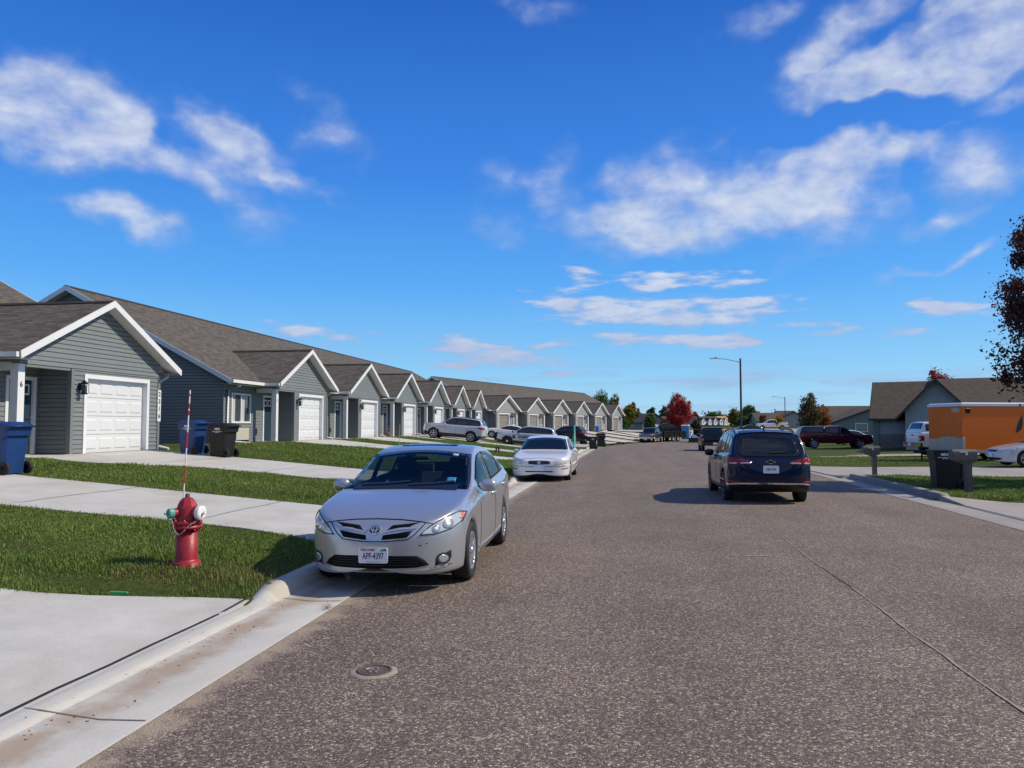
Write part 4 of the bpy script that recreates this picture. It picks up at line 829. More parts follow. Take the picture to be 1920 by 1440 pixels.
class Car:
    """a vehicle in its own frame: x forward, y to its left, z up, nose at x = L/2; q = metres back from the nose"""
    def __init__(s, name, label, cat, sp, loc, head, group=None, pitch=0.0, roll=0.0):
        s.sp = sp; s.L, s.W = sp['L'], sp['W']
        s.root = empty(name, loc, 0, label, cat, group); s.root.rotation_euler = (roll, pitch, R(90) - head)
        s.zt, s.zs, s.zb = pchip(sp['zt']), pchip(sp['zs']), pchip(sp['zb'])
        s.body()
    def w(s, q):
        sp = s.sp; W = s.W / 2; nl, nn_ = sp.get('nose', (.75, 2.5)); tl, tn = sp.get('tail', (.55, 2.8)); k = 1.0
        if q < nl: k *= max(1e-4, 1 - (1 - q / nl) ** nn_) ** (1 / nn_)
        r = s.L - q
        if r < tl: k *= max(1e-4, 1 - (1 - r / tl) ** tn) ** (1 / tn)
        return W * k * (sp.get('barrel', .035) * (1 - abs(2 * q / s.L - 1) ** 2) + 1 - sp.get('barrel', .035))
    def zr(s, q): return max(s.zs(q) + .004, s.zt(q) - s.sp.get('crown', .05) * min(1, max(.3, (s.zt(q) - s.zs(q)) / .3)))
    def wr(s, q): return max(.02, s.w(q) * .93 - .01 - s.sp.get('tum', .36) * max(0, s.zr(q) - s.zs(q)))
    def ring(s, q):
        w, zs, zt = s.w(q), s.zs(q), s.zt(q); zs = min(zs, zt - .004); zb = s.zb(q); zb0 = zb
        for qa in s.sp['axles']:
            a = s.sp['arch']; dq = abs(q - qa)
            if dq < a: zb = max(zb, s.sp['r'] + math.sqrt(a * a - dq * dq) * .98)
            elif dq < a + .012: zb = zb
        zb = min(zb, zs - .03); zr, wr = s.zr(q), s.wr(q); zl = min(zb0 + .5 * (zs - zb0), zs - .1); zl = max(zl, zb + .35 * (zs - zb))
        g_ = max(0.0, zr - zs)
        P = [(w * .80, zb), (w * .965, zb), (w * .985, zb + .35 * (zl - zb)), (w, zl), (w * .995, zl + .5 * (zs - zl)), (w * .975, zs - min(.045, .25 * (zs - zl))), (w * .93, zs)]
        P += [(w * .93 + (wr - w * .93) * .08, zs + g_ * .06), (w * .93 + (wr - w * .93) * .5, zs + g_ * .52), (wr + .012, zr - min(.05, g_ * .3)), (wr - min(.02, wr * .1), zr + (zt - zr) * .18), (wr * .86, zr + (zt - zr) * .5), (wr * .5, zr + (zt - zr) * .88), (0, zt)]
        for _ in range(2):
            Q = [P[0]]
            for a, b in zip(P[:-1], P[1:]): Q += [(a[0] * .75 + b[0] * .25, a[1] * .75 + b[1] * .25), (a[0] * .25 + b[0] * .75, a[1] * .25 + b[1] * .75)]
            Q.append(P[-1]); P = Q
        return P
    def body(s):
        sp = s.sp; L = s.L; nl = sp.get('nose', (.75, 2.5))[0]; tl = sp.get('tail', (.55, 2.8))[0]; step = sp.get('step', .07)
        qs = [nl * (1 - math.cos(math.pi / 2 * k / 16)) for k in range(17)] + [L - tl * (1 - math.cos(math.pi / 2 * k / 14)) for k in range(15)]
        qs += list(np.arange(nl, L - tl, step)) + [p[0] for p in sp['zt'] if 0 < p[0] < L]
        for qa in sp['axles']:
            a = sp['arch']; qs += [qa + a * math.sin(k * math.pi / 2 / 9) * sg for k in range(9) for sg in (-1, 1)] + [qa - a + .002, qa + a - .002, qa - a - .012, qa + a + .012]
        qs = sorted(q for q in qs if .0012 <= q <= L - .0012); o = []
        for q in qs:
            if not o or q - o[-1] > .004: o.append(q)
        qs = [.0012] + [q for q in o if .005 < q < L - .005] + [L - .0012]
        V = []; n = None
        for q in qs:
            P = s.ring(q); full = [(p[0], p[1]) for p in P] + [(-p[0], p[1]) for p in P[-2::-1]]; n = len(full)
            V += [(L / 2 - q, y, z) for y, z in full]
        F = []; mi = []; clad = sp.get('clad', 0)
        for i in range(len(qs) - 1):
            for k in range(n):
                a, b, c, d = i * n + k, i * n + (k + 1) % n, (i + 1) * n + (k + 1) % n, (i + 1) * n + k
                F.append((a, b, c, d)); z = max(V[a][2], V[b][2], V[c][2], V[d][2])
                dark = k == n - 1 or k in (0, n - 2) or k == 1 and False
                arch_trim = clad and min(abs(qs[i] - qa) for qa in sp['axles']) < sp['arch'] + .0 and (k < 9 or k > n - 11) and sp.get('archclad', True)
                mi.append(1 if dark or z < clad or arch_trim else 0)
        F.append(tuple(range(n))[::-1]); mi.append(0); F.append(tuple(range((len(qs) - 1) * n, len(qs) * n))); mi.append(0)
        bm = bmesh.new(); vs = [bm.verts.new(v) for v in V]
        for f, m_ in zip(F, mi):
            fc = bm.faces.new([vs[i] for i in f]); fc.material_index = m_; fc.smooth = True
        bmesh.ops.recalc_face_normals(bm, faces=bm.faces[:]); bm.normal_update(); s.bvh = BVHTree.FromBMesh(bm)
        s.bm = bm; s.qs = qs
    def finish(s):
        cuts = s.sp.get('cut', [])
        if cuts:
            rm = []
            for f in s.bm.faces:
                c = f.calc_center_median()
                for (kind, poly) in cuts:
                    nx, ny, nz = f.normal
                    if kind == 'front' and (nx < .1 or c.x < -.1 or c.z < .8): continue
                    if kind == 'rear' and (nx > -.1 or c.x > .1 or c.z < .8): continue
                    if kind == 'side' and (abs(ny) < .5): continue
                    u, v = (abs(c.y), c.z) if kind in ('front', 'rear') else (s.L / 2 - c.x, c.z)
                    ins = False; m = len(poly)
                    for i in range(m):
                        (xa, ya), (xb, yb) = poly[i], poly[(i + 1) % m]
                        if (ya > v) != (yb > v) and u < (xb - xa) * (v - ya) / (yb - ya) + xa: ins = not ins
                    if ins: rm.append(f); break
            bmesh.ops.delete(s.bm, geom=rm, context='FACES')
        me = bpy.data.meshes.new('body'); s.bm.to_mesh(me); s.bm.free()
        me.materials.append(M[s.sp['paint']]); me.materials.append(M[s.sp.get('cladmat', 'black_plastic')])
        o = bpy.data.objects.new('body', me); COL.objects.link(o); o.parent = s.root; return o
    # --- panels laid on the body
    def hit(s, kind, u, v, off, side=1):
        if kind == 'side': o, d = Vector((s.L / 2 - u, 3 * side, v)), Vector((0, -side, 0))
        elif kind == 'front': o, d = Vector((6, u, v)), Vector((-1, 0, 0))
        elif kind == 'rear': o, d = Vector((-6, u, v)), Vector((1, 0, 0))
        else: o, d = Vector((s.L / 2 - u, v, 4)), Vector((0, 0, -1))
        p, nrm, _, _ = s.bvh.ray_cast(o, d)
        if p is None:
            if kind == 'side': q = Vector((s.L / 2 - u, s.W / 2 * side, v))
            elif kind == 'top': q = Vector((s.L / 2 - u, v, 1))
            else: q = Vector(((s.L / 2 if kind == 'front' else -s.L / 2), u, v))
            p, nrm, _, _ = s.bvh.find_nearest(q)
        if nrm.dot(-d) < 0: nrm = -nrm
        return p + nrm * off
    def panel(s, name, kind, poly, material, off=.004, side=1, parent=None, rings=4, inner=None, seg=.05, sink=.012, smooth=True):
        P = []
        for (a, b) in zip(poly, list(poly[1:]) + [poly[0]]):
            k = max(1, int(math.hypot(b[0] - a[0], b[1] - a[1]) / seg)); P += [(a[0] + (b[0] - a[0]) * i / k, a[1] + (b[1] - a[1]) * i / k) for i in range(k)]
        cx, cy = sum(p[0] for p in P) / len(P), sum(p[1] for p in P) / len(P); n = len(P); vs = []; fs = []
        vs += [s.hit(kind, u, v, -sink, side) for u, v in P]
        if inner is None: lv = [1 - i / rings for i in range(rings)]
        else: lv = None
        if lv:
            for l in lv: vs += [s.hit(kind, cx + (u - cx) * l, cy + (v - cy) * l, off, side) for u, v in P]
            vs.append(s.hit(kind, cx, cy, off, side)); m = len(lv) + 1
            for r_ in range(m - 1): fs += [(r_ * n + i, r_ * n + (i + 1) % n, (r_ + 1) * n + (i + 1) % n, (r_ + 1) * n + i) for i in range(n)]
            c = len(vs) - 1; fs += [((m - 1) * n + i, (m - 1) * n + (i + 1) % n, c) for i in range(n)]
        else:
            # a frame: constant-width band inside the outline
            A = sum(P[i][0] * P[(i + 1) % n][1] - P[(i + 1) % n][0] * P[i][1] for i in range(n)); sg = 1 if A > 0 else -1; Q = []
            for i in range(n):
                a, b = P[i - 1], P[(i + 1) % n]; d = (b[0] - a[0], b[1] - a[1]); l = math.hypot(*d) or 1; Q.append((P[i][0] - d[1] / l * inner * sg, P[i][1] + d[0] / l * inner * sg))
            vs += [s.hit(kind, u, v, off, side) for u, v in P] + [s.hit(kind, u, v, off, side) for u, v in Q]
            fs += [(r_ * n + i, r_ * n + (i + 1) % n, (r_ + 1) * n + (i + 1) % n, (r_ + 1) * n + i) for r_ in (0, 1) for i in range(n)]
        mb = MB(); mb.mesh(vs, fs, smooth); o = mb.build(name, material, parent or s.root); return o
    def strip(s, name, kind, pts, width, material, off=.003, side=1, parent=None, seg=.06, closed=False):
        P = []
        pts = list(pts) + ([pts[0]] if closed else [])
        for a, b in zip(pts[:-1], pts[1:]):
            k = max(1, int(math.hypot(b[0] - a[0], b[1] - a[1]) / seg)); P += [(a[0] + (b[0] - a[0]) * i / k, a[1] + (b[1] - a[1]) * i / k) for i in range(k)]
        P.append(pts[-1]); vs = []; n = len(P)
        for i, p in enumerate(P):
            a, b = P[max(i - 1, 0)], P[min(i + 1, n - 1)]; d = (b[0] - a[0], b[1] - a[1]); l = math.hypot(*d) or 1; nx, ny = -d[1] / l * width / 2, d[0] / l * width / 2
            vs += [s.hit(kind, p[0] - nx, p[1] - ny, -.004, side), s.hit(kind, p[0] - nx, p[1] - ny, off, side), s.hit(kind, p[0] + nx, p[1] + ny, off, side), s.hit(kind, p[0] + nx, p[1] + ny, -.004, side)]
        fs = [(i * 4 + k, i * 4 + k + 1, i * 4 + k + 5, i * 4 + k + 4) for i in range(n - 1) for k in range(3)]
        mb = MB(); mb.mesh(vs, fs, False); return mb.build(name, material, parent or s.root)
    def wheels(s, rim='alloy', spokes=5, detail=28, twin=False, cap=False):
        sp = s.sp; r = sp['r']; tw = sp.get('tw', .205); rr = r * sp.get('rimfrac', .68)
        for qa in sp['axles']:
            for side in (1, -1):
                yo = (s.W / 2 * .99 - .015) * side; o = (s.L / 2 - qa, 0, r); mb = MB()
                mb.lathe([(rr * .98, (yo - side * .05)), (.001, (yo - side * .055))], detail, 'y', o)
                wh = mb.build('wheel', 'hub_dark', s.root)
                t = MB(); i_ = yo - side * tw
                t.lathe([(rr * .97, i_ + side * .01), (r * .93, i_), (r * .985, i_ + side * .02), (r, i_ + side * .05), (r, yo - side * .05), (r * .985, yo - side * .018), (r * .93, yo), (r * .80, yo + side * .004), (rr * 1.0, yo - side * .012)], detail, 'y', o, caps=False)
                t.build('tyre', 'rubber', wh)
                m2 = MB(); m2.lathe([(rr * 1.01, yo - side * .012), (rr * .99, yo - side * .004), (rr * .90, yo - side * .012), (rr * .88, yo - side * .05)], detail, 'y', o, caps=False)
                for k in range(spokes):
                    a = 2 * math.pi * k / spokes + .3
                    subs = (-.16, .16) if twin else (0,)
                    for da in subs:
                        c, q = math.cos(a + da), math.sin(a + da); c0, q0 = math.cos(a + da * .3), math.sin(a + da * .3); hw = rr * (.085 if twin else .13)
                        def pt(rad, wd, y, cc, qq): return (o[0] + cc * rad - qq * wd, y, r + qq * rad + cc * wd)
                        A_ = [pt(rr * .10, -hw, yo - side * .03, c0, q0), pt(rr * .10, hw, yo - side * .03, c0, q0), pt(rr * .93, hw * .7, yo - side * .035, c, q), pt(rr * .93, -hw * .7, yo - side * .035, c, q)]
                        B_ = [pt(rr * .10, -hw * .8, yo - side * .004, c0, q0), pt(rr * .10, hw * .8, yo - side * .004, c0, q0), pt(rr * .93, hw * .55, yo - side * .010, c, q), pt(rr * .93, -hw * .55, yo - side * .010, c, q)]
                        m2.hexa(A_, B_)
                m2.lathe([(rr * .22, yo - side * .03), (rr * .2, yo + side * .0), (rr * .1, yo + side * .006), (.001, yo + side * .006)], 14, 'y', o)
                m2.build('rim', rim, wh)
                if cap:
                    m3 = MB(); m3.lathe([(rr * .36, yo - side * .01), (rr * .3, yo + side * .012), (.001, yo + side * .016)], 16, 'y', o); m3.build('hubcap', 'alloy', wh)
    def dlo(s, qa, qb, lo=.03, hi=.05, n=26):
        pts = []
        for i in range(n):
            q = qa + (qb - qa) * i / (n - 1); b, t = s.zs(q) + lo, s.zr(q) - hi
            pts.append((q, b, t))
        return pts
    def side_glass(s, q0, q1, pillars, lo=.03, hi=.05, material='car_glass', frame_mat='car_black', pil=.05, inset=.02):
        """dark frame outline plus one pane between each pair of pillars"""
        v = [(q, b, t) for q, b, t in s.dlo(q0, q1, lo, hi, 40) if t - b > .035]
        if len(v) < 3: return
        out = [(q, b) for q, b, t in v] + [(q, t) for q, b, t in v[::-1]]
        for side in (1, -1):
            fr = s.panel('window_frame', 'side', out, frame_mat, .004, side, seg=.08, rings=5)
            ed = [q0 - .01] + list(pillars) + [q1 + .01]
            for a, b in zip(ed[:-1], ed[1:]):
                seg = [(q, lo_ + inset, hi_ - inset) for q, lo_, hi_ in [(q, s.zs(q) + lo, s.zr(q) - hi) for q in np.linspace(max(a + pil / 2, v[0][0] + .02), min(b - pil / 2, v[-1][0] - .02), 14)] if hi_ - lo_ > .02 + 2 * inset]
                if len(seg) < 3: continue
                s.panel('side_window', 'side', [(q, l) for q, l, h in seg] + [(q, h) for q, l, h in seg[::-1]], material, .008, side, parent=s.root, seg=.08, rings=5)
    def screen(s, name, kind, qb, qt, inset=.05, material='car_glass', frame_mat='car_black', border=.03, see=False):
        """windscreen (kind front) or back window (kind rear) between two stations, qb at its foot, qt at its head"""
        Q = np.linspace(qb, qt, 10); edge = [(s.wr(q) - inset, s.zr(q)) for q in Q]; zb, zt_ = s.zt(qb), s.zt(qt)
        edge[0] = (edge[0][0], zb - .02); top = [(edge[-1][0] * k, zt_ - (zt_ - edge[-1][1]) * k * k) for k in (.75, .5, .25, 0)]
        bot = [(edge[0][0] * k, zb - .012 * k * k) for k in (0, .25, .5, .75)]
        half = bot + edge + top; poly = half + [(-u, v) for u, v in half[-2:0:-1]]
        if see: fr = s.panel(name + '_seal', kind, poly, frame_mat, .004, inner=border, seg=.05)
        else: fr = s.panel(name + '_seal', kind, poly, frame_mat, .004, seg=.1, rings=6)
        cx, cy = 0, sum(p[1] for p in poly) / len(poly); ins = [(u * (1 - border / max(.3, edge[0][0])), cy + (v - cy) * (1 - 2 * border / max(.2, zt_ - zb))) for u, v in poly]
        s.panel(name, kind, poly if see else ins, material, .0065 if see else .008, seg=.07, rings=8)
        return ins
    def mirror_caps(s, q, z, material, size=(.10, .23, .15)):
        for side in (1, -1):
            mb = MB(); y = s.hit('side', q, z, 0, side).y; x = s.L / 2 - q; a, b, c = size
            prof = []
            for k in range(9):
                t = k / 8; f = math.sin(math.pi * min(1, .12 + t * .88)) ** .45 if t < 1 else .25
                f = (.55, .85, .97, 1, 1, .98, .92, .78, .45)[k]
                prof.append((y + side * (.02 + b * t), f))
            n = 12; v = []
            for (yy, f) in prof:
                for j in range(n):
                    an = 2 * math.pi * j / n; cx, cz = math.cos(an), math.sin(an); sx_ = abs(cx) ** .6 * (1 if cx > 0 else -1); sz_ = abs(cz) ** .6 * (1 if cz > 0 else -1)
                    v.append((x + a * .5 * f * sx_ - .15 * abs(yy - y) * .5, yy, z + .03 + c / 2 * f * sz_))
            fs = [(i * n + j, i * n + (j + 1) % n, (i + 1) * n + (j + 1) % n, (i + 1) * n + j) for i in range(8) for j in range(n)] + [tuple(range(n)), tuple(range(8 * n, 9 * n))]
            mb.mesh(v, fs, True); mb.build('wing_mirror', material, s.root)
    def handles(s, qs, dz, material):
        for side in (1, -1):
            for q in qs:
                z = s.zs(q) - dz; p = s.hit('side', q, z, .0, side); mb = MB(); x = p.x
                mb.tube([(x + .09, p.y - side * .004, z), (x + .06, p.y + side * .03, z), (x - .06, p.y + side * .03, z), (x - .09, p.y - side * .004, z)], [.012, .015, .015, .012], 8); mb.build('door_handle', material, s.root)
    def seams(s, lines, w=.008):
        for side in (1, -1):
            for ln in lines: s.strip('door_gap', 'side', ln, w, 'gap', .0025, side)
    def plate(s, kind, z, text, y=0, w=.305, h=.155, tilt=0.0, full=False, wisc=False):
        p = s.hit(kind, y, z, .0); q = s.hit(kind, y, z - h / 2, 0); q2 = s.hit(kind, y, z + h / 2, 0); sg = 1 if kind == 'front' else -1
        x = max(sg * p.x, sg * q.x, sg * q2.x) + .008; x *= sg
        mb = MB(); b = .012; pts = [(-w / 2 + b, -h / 2), (w / 2 - b, -h / 2), (w / 2, -h / 2 + b), (w / 2, h / 2 - b), (w / 2 - b, h / 2), (-w / 2 + b, h / 2), (-w / 2, h / 2 - b), (-w / 2, -h / 2 + b)]
        mb.hexa([(x, y + u, z + v) for u, v in pts], [(x + sg * .012, y + u, z + v) for u, v in pts]); pl_ = mb.build('licence_plate', 'plate_white', s.root)
        X = x + sg * .0135; xd = (0, sg, 0)
        if full:
            text_mesh('plate_number', text, .092, 'ink_navy', pl_, frame((X, y, z - .008), xd, (0, 0, 1)), xs=.60, bold=.0012)
            text_mesh('plate_state', 'WISCONSIN', .034, 'ink_red', pl_, frame((X, y - sg * .055, z + .056), xd, (0, 0, 1)), xs=.8, bold=.0012)
            text_mesh('plate_motto', "America's Dairyland", .020, 'ink_red', pl_, frame((X, y, z - .062), xd, (0, 0, 1)), xs=.85)
            m = MB(); m.face([(X, y + sg * u, z + v) for u, v in ((.065, .045), (.135, .045), (.128, .062), (.112, .056), (.098, .068), (.08, .052))]); m.build('plate_scene', 'ink_green', pl_)
            m = MB(); m.face([(X + sg * .0005, y + sg * u, z + v) for u, v in ((.108, .055), (.138, .052), (.126, .072), (.116, .066))]); m.build('plate_barn', 'ink_navy', pl_)
        elif text: text_mesh('plate_number', text, .082, 'ink_navy', pl_, frame((X, y, z), xd, (0, 0, 1)), xs=.62, bold=.001)
        return pl_
def sym(P): return list(P) + [(-u, v) for u, v in reversed(P)]
def flip(P): return [(-u, v) for u, v in P]

def spec_sedan(**kw):
    d = dict(L=4.54, W=1.76, r=.317, arch=.355, axles=(.93, 3.53), rimfrac=.66, paint='paint_silver', nose=(.80, 2.35), tail=(.6, 2.6), tum=.38, crown=.055,
        zt=[(0, .50), (.012, .57), (.045, .645), (.11, .705), (.22, .755), (.5, .845), (.9, .925), (1.2, .975), (1.42, 1.035), (1.75, 1.20), (2.05, 1.345), (2.3, 1.43), (2.65, 1.465), (3.0, 1.455), (3.35, 1.395), (3.7, 1.265), (4.0, 1.135), (4.2, 1.09), (4.4, 1.065), (4.48, 1.0), (4.525, .84), (4.54, .66)],
        zs=[(0, .47), (.05, .58), (.15, .655), (.4, .755), (.9, .85), (1.4, .905), (2.4, .945), (3.3, .99), (3.9, 1.03), (4.3, 1.0), (4.46, .9), (4.54, .60)],
        zb=[(0, .27), (.02, .232), (.08, .203), (.25, .185), (.6, .18), (2.2, .19), (4.0, .21), (4.35, .27), (4.5, .36), (4.54, .45)])
    d.update(kw); return d
def spec_suv(**kw):
    d = dict(L=4.65, W=1.84, r=.355, arch=.405, axles=(.92, 3.65), rimfrac=.68, paint='paint_navy', nose=(.6, 2.8), tail=(.42, 3.2), tum=.26, crown=.05, clad=.42,
        zt=[(0, .60), (.012, .74), (.05, .87), (.12, .945), (.3, 1.0), (.8, 1.06), (1.2, 1.10), (1.42, 1.17), (1.75, 1.37), (2.05, 1.54), (2.35, 1.635), (2.9, 1.66), (3.6, 1.645), (4.15, 1.59), (4.25, 1.545), (4.36, 1.40), (4.5, 1.16), (4.58, 1.06), (4.63, .86), (4.65, .7)],
        zs=[(0, .57), (.05, .78), (.15, .87), (.6, .95), (1.3, 1.02), (2.4, 1.05), (3.4, 1.09), (4.2, 1.13), (4.5, 1.05), (4.62, .82), (4.65, .65)],
        zb=[(0, .45), (.03, .36), (.1, .27), (.4, .23), (2.3, .235), (4.2, .27), (4.5, .36), (4.65, .50)])
    d.update(kw); return d
def stretch(d, L, wb0=None, H=None):
    """scale the q axis of a spec so that it is L long, and z so that its roof is H"""
    k = L / d['L']; top = max(z for _, z in d['zt']); hz = (H / top) if H else 1
    for key in ('zt', 'zs', 'zb'): d[key] = [(q * k, z * (hz if key != 'zb' else 1)) for q, z in d[key]]
    d['axles'] = tuple(a * k for a in d['axles']); d['L'] = L; return d
def onroad(s, t, dz=0.0):
    x, y = st(s, t); return Vector((x, y, g(x, y) + dz))
HD = AZR
def circle(cx, cy, rx, ry, n=20, a0=0, a1=2 * math.pi): return [(cx + rx * math.cos(a0 + (a1 - a0) * i / n), cy + ry * math.sin(a0 + (a1 - a0) * i / n)) for i in range(n if abs(a1 - a0 - 2 * math.pi) < 1e-6 else n + 1)]

# ---- the silver saloon by the kerb
def silver_sedan():
    p = onroad(9.84, -2.60); c = Car('parked_car', 'silver four door saloon parked at the kerb beside the red hydrant', 'car', spec_sedan(step=.05), (p.x, p.y, .012), R(187.2), group=None, roll=R(.3))
    cut = []
    ins = c.screen('windscreen', 'front', 1.24, 2.16, inset=.03, material='tinted_glass', border=.045, see=True); cut.append(('front', [(u, v) for u, v in ins if u >= -1e-6]))
    ins = c.screen('rear_window', 'rear', 4.10, 3.22, inset=.07, material='tinted_glass', border=.05, see=True); cut.append(('rear', [(u, v) for u, v in ins if u >= -1e-6]))
    for a, b in ((1.66, 2.50), (2.58, 3.42), (3.46, 3.74)):
        seg = [(q, c.zs(q) + .035, c.zr(q) - .05) for q in np.linspace(a, b, 12)]; seg = [x for x in seg if x[2] - x[1] > .03]
        poly = [(q, l) for q, l, h in seg] + [(q, h) for q, l, h in seg[::-1]]
        for side in (1, -1):
            c.panel('window_frame', 'side', poly, 'car_black', .004, side, inner=.022, seg=.06); c.panel('side_window', 'side', poly, 'tinted_glass', .006, side, seg=.07, rings=5)
        cut.append(('side', [(q, l + .014) for q, l, h in seg[1:-1]] + [(q, h - .014) for q, l, h in seg[1:-1][::-1]]))
    c.sp['cut'] = cut
    # headlamps, grille, bumper openings
    hl = [(.455, .592), (.60, .597), (.73, .635), (.815, .70), (.83, .775), (.775, .79), (.66, .745), (.54, .672)]
    for sg in (1, -1):
        P = hl if sg > 0 else flip(hl)
        h = c.panel('headlight', 'front', P, 'lamp_lens', .007, rings=6)
        c.strip('lamp_edge', 'front', P, .010, 'car_black', .009, parent=h, closed=True)
        for (y, z, r_) in ((.60, .648, .038), (.70, .685, .046)): c.panel('lamp_bowl', 'front', circle(sg * y, z, r_, r_, 16), 'lamp_clear', .011, parent=h, rings=3)
        for (y, z, r_) in ((.60, .648, .016), (.70, .685, .02)): c.panel('bulb', 'front', circle(sg * y, z, r_, r_, 12), 'decal_white', .014, parent=h, rings=2)
        am = [(.79, .725), (.818, .725), (.826, .77), (.80, .774)]; c.panel('indicator', 'front', am if sg > 0 else flip(am), 'lamp_amber', .010, parent=h, rings=3)
        up = [(.115, .640), (.175, .690), (.44, .716), (.41, .662)]; lo = [(.08, .552), (.09, .598), (.385, .642), (.335, .575)]
        for q in (up, lo): c.panel('grille_slot', 'front', q if sg > 0 else flip(q), 'gap', .003, rings=3, seg=.04)
        fog = [(.595, .275), (.69, .282), (.735, .34), (.735, .415), (.67, .402), (.605, .335)]
        f = c.panel('fog_pocket', 'front', fog if sg > 0 else flip(fog), 'black_plastic', .003); c.panel('fog_lamp', 'front', circle(sg * .665, .34, .042, .042, 18), 'lamp_clear', .012, parent=f, rings=3)
        c.strip('fog_rim', 'front', circle(sg * .665, .34, .052, .052, 18), .014, 'dark_alloy', .010, parent=f, closed=True)
    c.strip('bonnet_gap', 'front', [(-.57, .700), (-.45, .722), (-.25, .738), (0, .744), (.25, .738), (.45, .722), (.57, .700)], .007, 'gap', .003, seg=.04)
    c.strip('grille_surround', 'front', [(-.50, .705), (-.41, .605), (-.34, .555), (-.15, .538), (0, .535), (.15, .538), (.34, .555), (.41, .605), (.50, .705)], .009, 'gap', .003, seg=.04)
    for s_ in (-1, 1): c.strip('grille_bar', 'front', [(s_ * .10, .627), (s_ * .25, .655), (s_ * .42, .668)], .016, 'paint_silver', .012, seg=.04)
    em = c.panel('emblem', 'front', circle(0, .645, .062, .044, 24), 'car_black', .008, rings=3)
    for (cx, cy, rx, ry) in ((0, .645, .060, .042), (0, .656, .042, .019), (0, .642, .018, .036)): c.strip('emblem_ring', 'front', circle(cx, cy, rx, ry, 26), .009, 'alloy', .016, parent=em, closed=True, seg=.03)
    c.panel('lower_grille', 'front', [(-.54, .292), (-.42, .272), (0, .268), (.42, .272), (.54, .292), (.50, .345), (.43, .388), (0, .398), (-.43, .388), (-.50, .345)], 'gap', .011, rings=9, seg=.03)
    for z in (.30, .325, .35, .372): c.strip('grille_louvre', 'front', [(-.46 + (z - .28) * .5, z), (.46 - (z - .28) * .5, z)], .006, 'black_plastic', .017)
    c.strip('bumper_lip', 'front', [(-.70, .262), (-.5, .243), (0, .236), (.5, .243), (.70, .262)], .008, 'paint_silver', .012)
    for (y, z, l) in ((.60, .258, .04), (.66, .262, .05), (.72, .270, .03), (.56, .250, .03), (.46, .49, .03), (.52, .505, .02), (.69, .255, .04)):
        c.strip('paint_chip', 'front', [(y - l / 2, z), (y, z + .003), (y + l / 2, z + .001)], .008, 'dark_alloy', .0015, seg=.02)
    c.plate('front', .40, 'APF-4397', y=.0, full=True)
    # doors, handles, mirrors, lamps behind
    c.seams([[(1.42, .30), (1.40, .60), (1.46, .86), (1.55, .93)], [(2.52, .25), (2.55, .60), (2.56, .96)], [(3.50, .62), (3.60, .80), (3.58, 1.0)], [(1.42, .25), (2.52, .25), (3.20, .27)]])
    c.handles((2.36, 3.32), .10, 'paint_silver'); c.mirror_caps(1.62, .955, 'paint_silver', (.12, .20, .15))
    for side in (1, -1): c.strip('sill_crease', 'side', [(1.3, .30), (2.2, .285), (3.15, .31)], .02, 'paint_silver', .008, side)
    tl = [(.50, .80), (.80, .79), (.86, .95), (.72, 1.0), (.55, .96)]
    for sg in (1, -1): c.panel('tail_light', 'rear', tl if sg > 0 else flip(tl), 'lamp_red', .006)
    tr = [(4.08, .88), (4.30, .86), (4.36, .93), (4.22, .985), (4.06, .97)]
    for side in (1, -1): c.panel('tail_light', 'side', tr, 'lamp_red', .006, side)
    # wipers, sun roof, aerial, stickers
    c.strip('cowl', 'front', [(-.62, .985), (-.3, .993), (0, .996), (.3, .993), (.62, .985)], .045, 'car_black', .010)
    for a, b in (((-.55, 1.0), (.02, 1.032)), ((.02, 1.0), (.55, 1.03))): c.strip('wiper', 'front', [a, ((a[0] + b[0]) / 2, (a[1] + b[1]) / 2 - .006), b], .016, 'black_plastic', .022)
    c.panel('sunroof', 'top', [(2.42, -.37), (2.42, .37), (2.95, .40), (2.95, -.40)], 'car_glass', .004, seg=.08)
    c.panel('sticker', 'front', [(.44, 1.035), (.55, 1.03), (.55, 1.075), (.44, 1.08)], 'sticker_blue', .010, rings=2); c.panel('sticker', 'front', [(.40, 1.325), (.47, 1.32), (.47, 1.34), (.40, 1.345)], 'ac_tan', .010, rings=2)
    # cabin
    fl = MB(); fl.box(-1.9, 1.1, -.72, .72, .28, .34); fl.build('cabin_floor', 'dash', c.root)
    d = MB(); d.hexa([(1.22, -.68, .70), (1.22, .68, .70), (.78, .68, .70), (.78, -.68, .70)], [(1.15, -.66, .94), (1.15, .66, .94), (.66, .66, .955), (.66, -.66, .955)]); d.build('dashboard', 'dash', c.root)
    for y in (.36, -.36):
        sb = MB(); sb.hexa([(-.05, y - .25, .34), (-.05, y + .25, .34), (.48, y + .25, .34), (.48, y - .25, .34)], [(-.10, y - .25, .62), (-.10, y + .25, .62), (.50, y + .24, .62), (.50, y - .24, .62)])
        sb.hexa([(-.20, y - .25, .55), (-.20, y + .25, .55), (-.02, y + .25, .55), (-.02, y - .25, .55)], [(-.40, y - .20, 1.12), (-.40, y + .20, 1.12), (-.28, y + .20, 1.12), (-.28, y - .20, 1.12)])
        sb.hexa([(-.42, y - .13, 1.15), (-.42, y + .13, 1.15), (-.31, y + .13, 1.15), (-.31, y - .13, 1.15)], [(-.43, y - .11, 1.32), (-.43, y + .11, 1.32), (-.35, y + .11, 1.32), (-.35, y - .11, 1.32)]); sb.build('seat', 'seat', c.root)
    rb = MB(); rb.box(-1.25, -.80, -.62, .62, .34, .62); rb.hexa([(-1.35, -.62, .6), (-1.35, .62, .6), (-1.15, .62, .6), (-1.15, -.62, .6)], [(-1.55, -.6, 1.02), (-1.55, .6, 1.02), (-1.42, .6, 1.02), (-1.42, -.6, 1.02)])
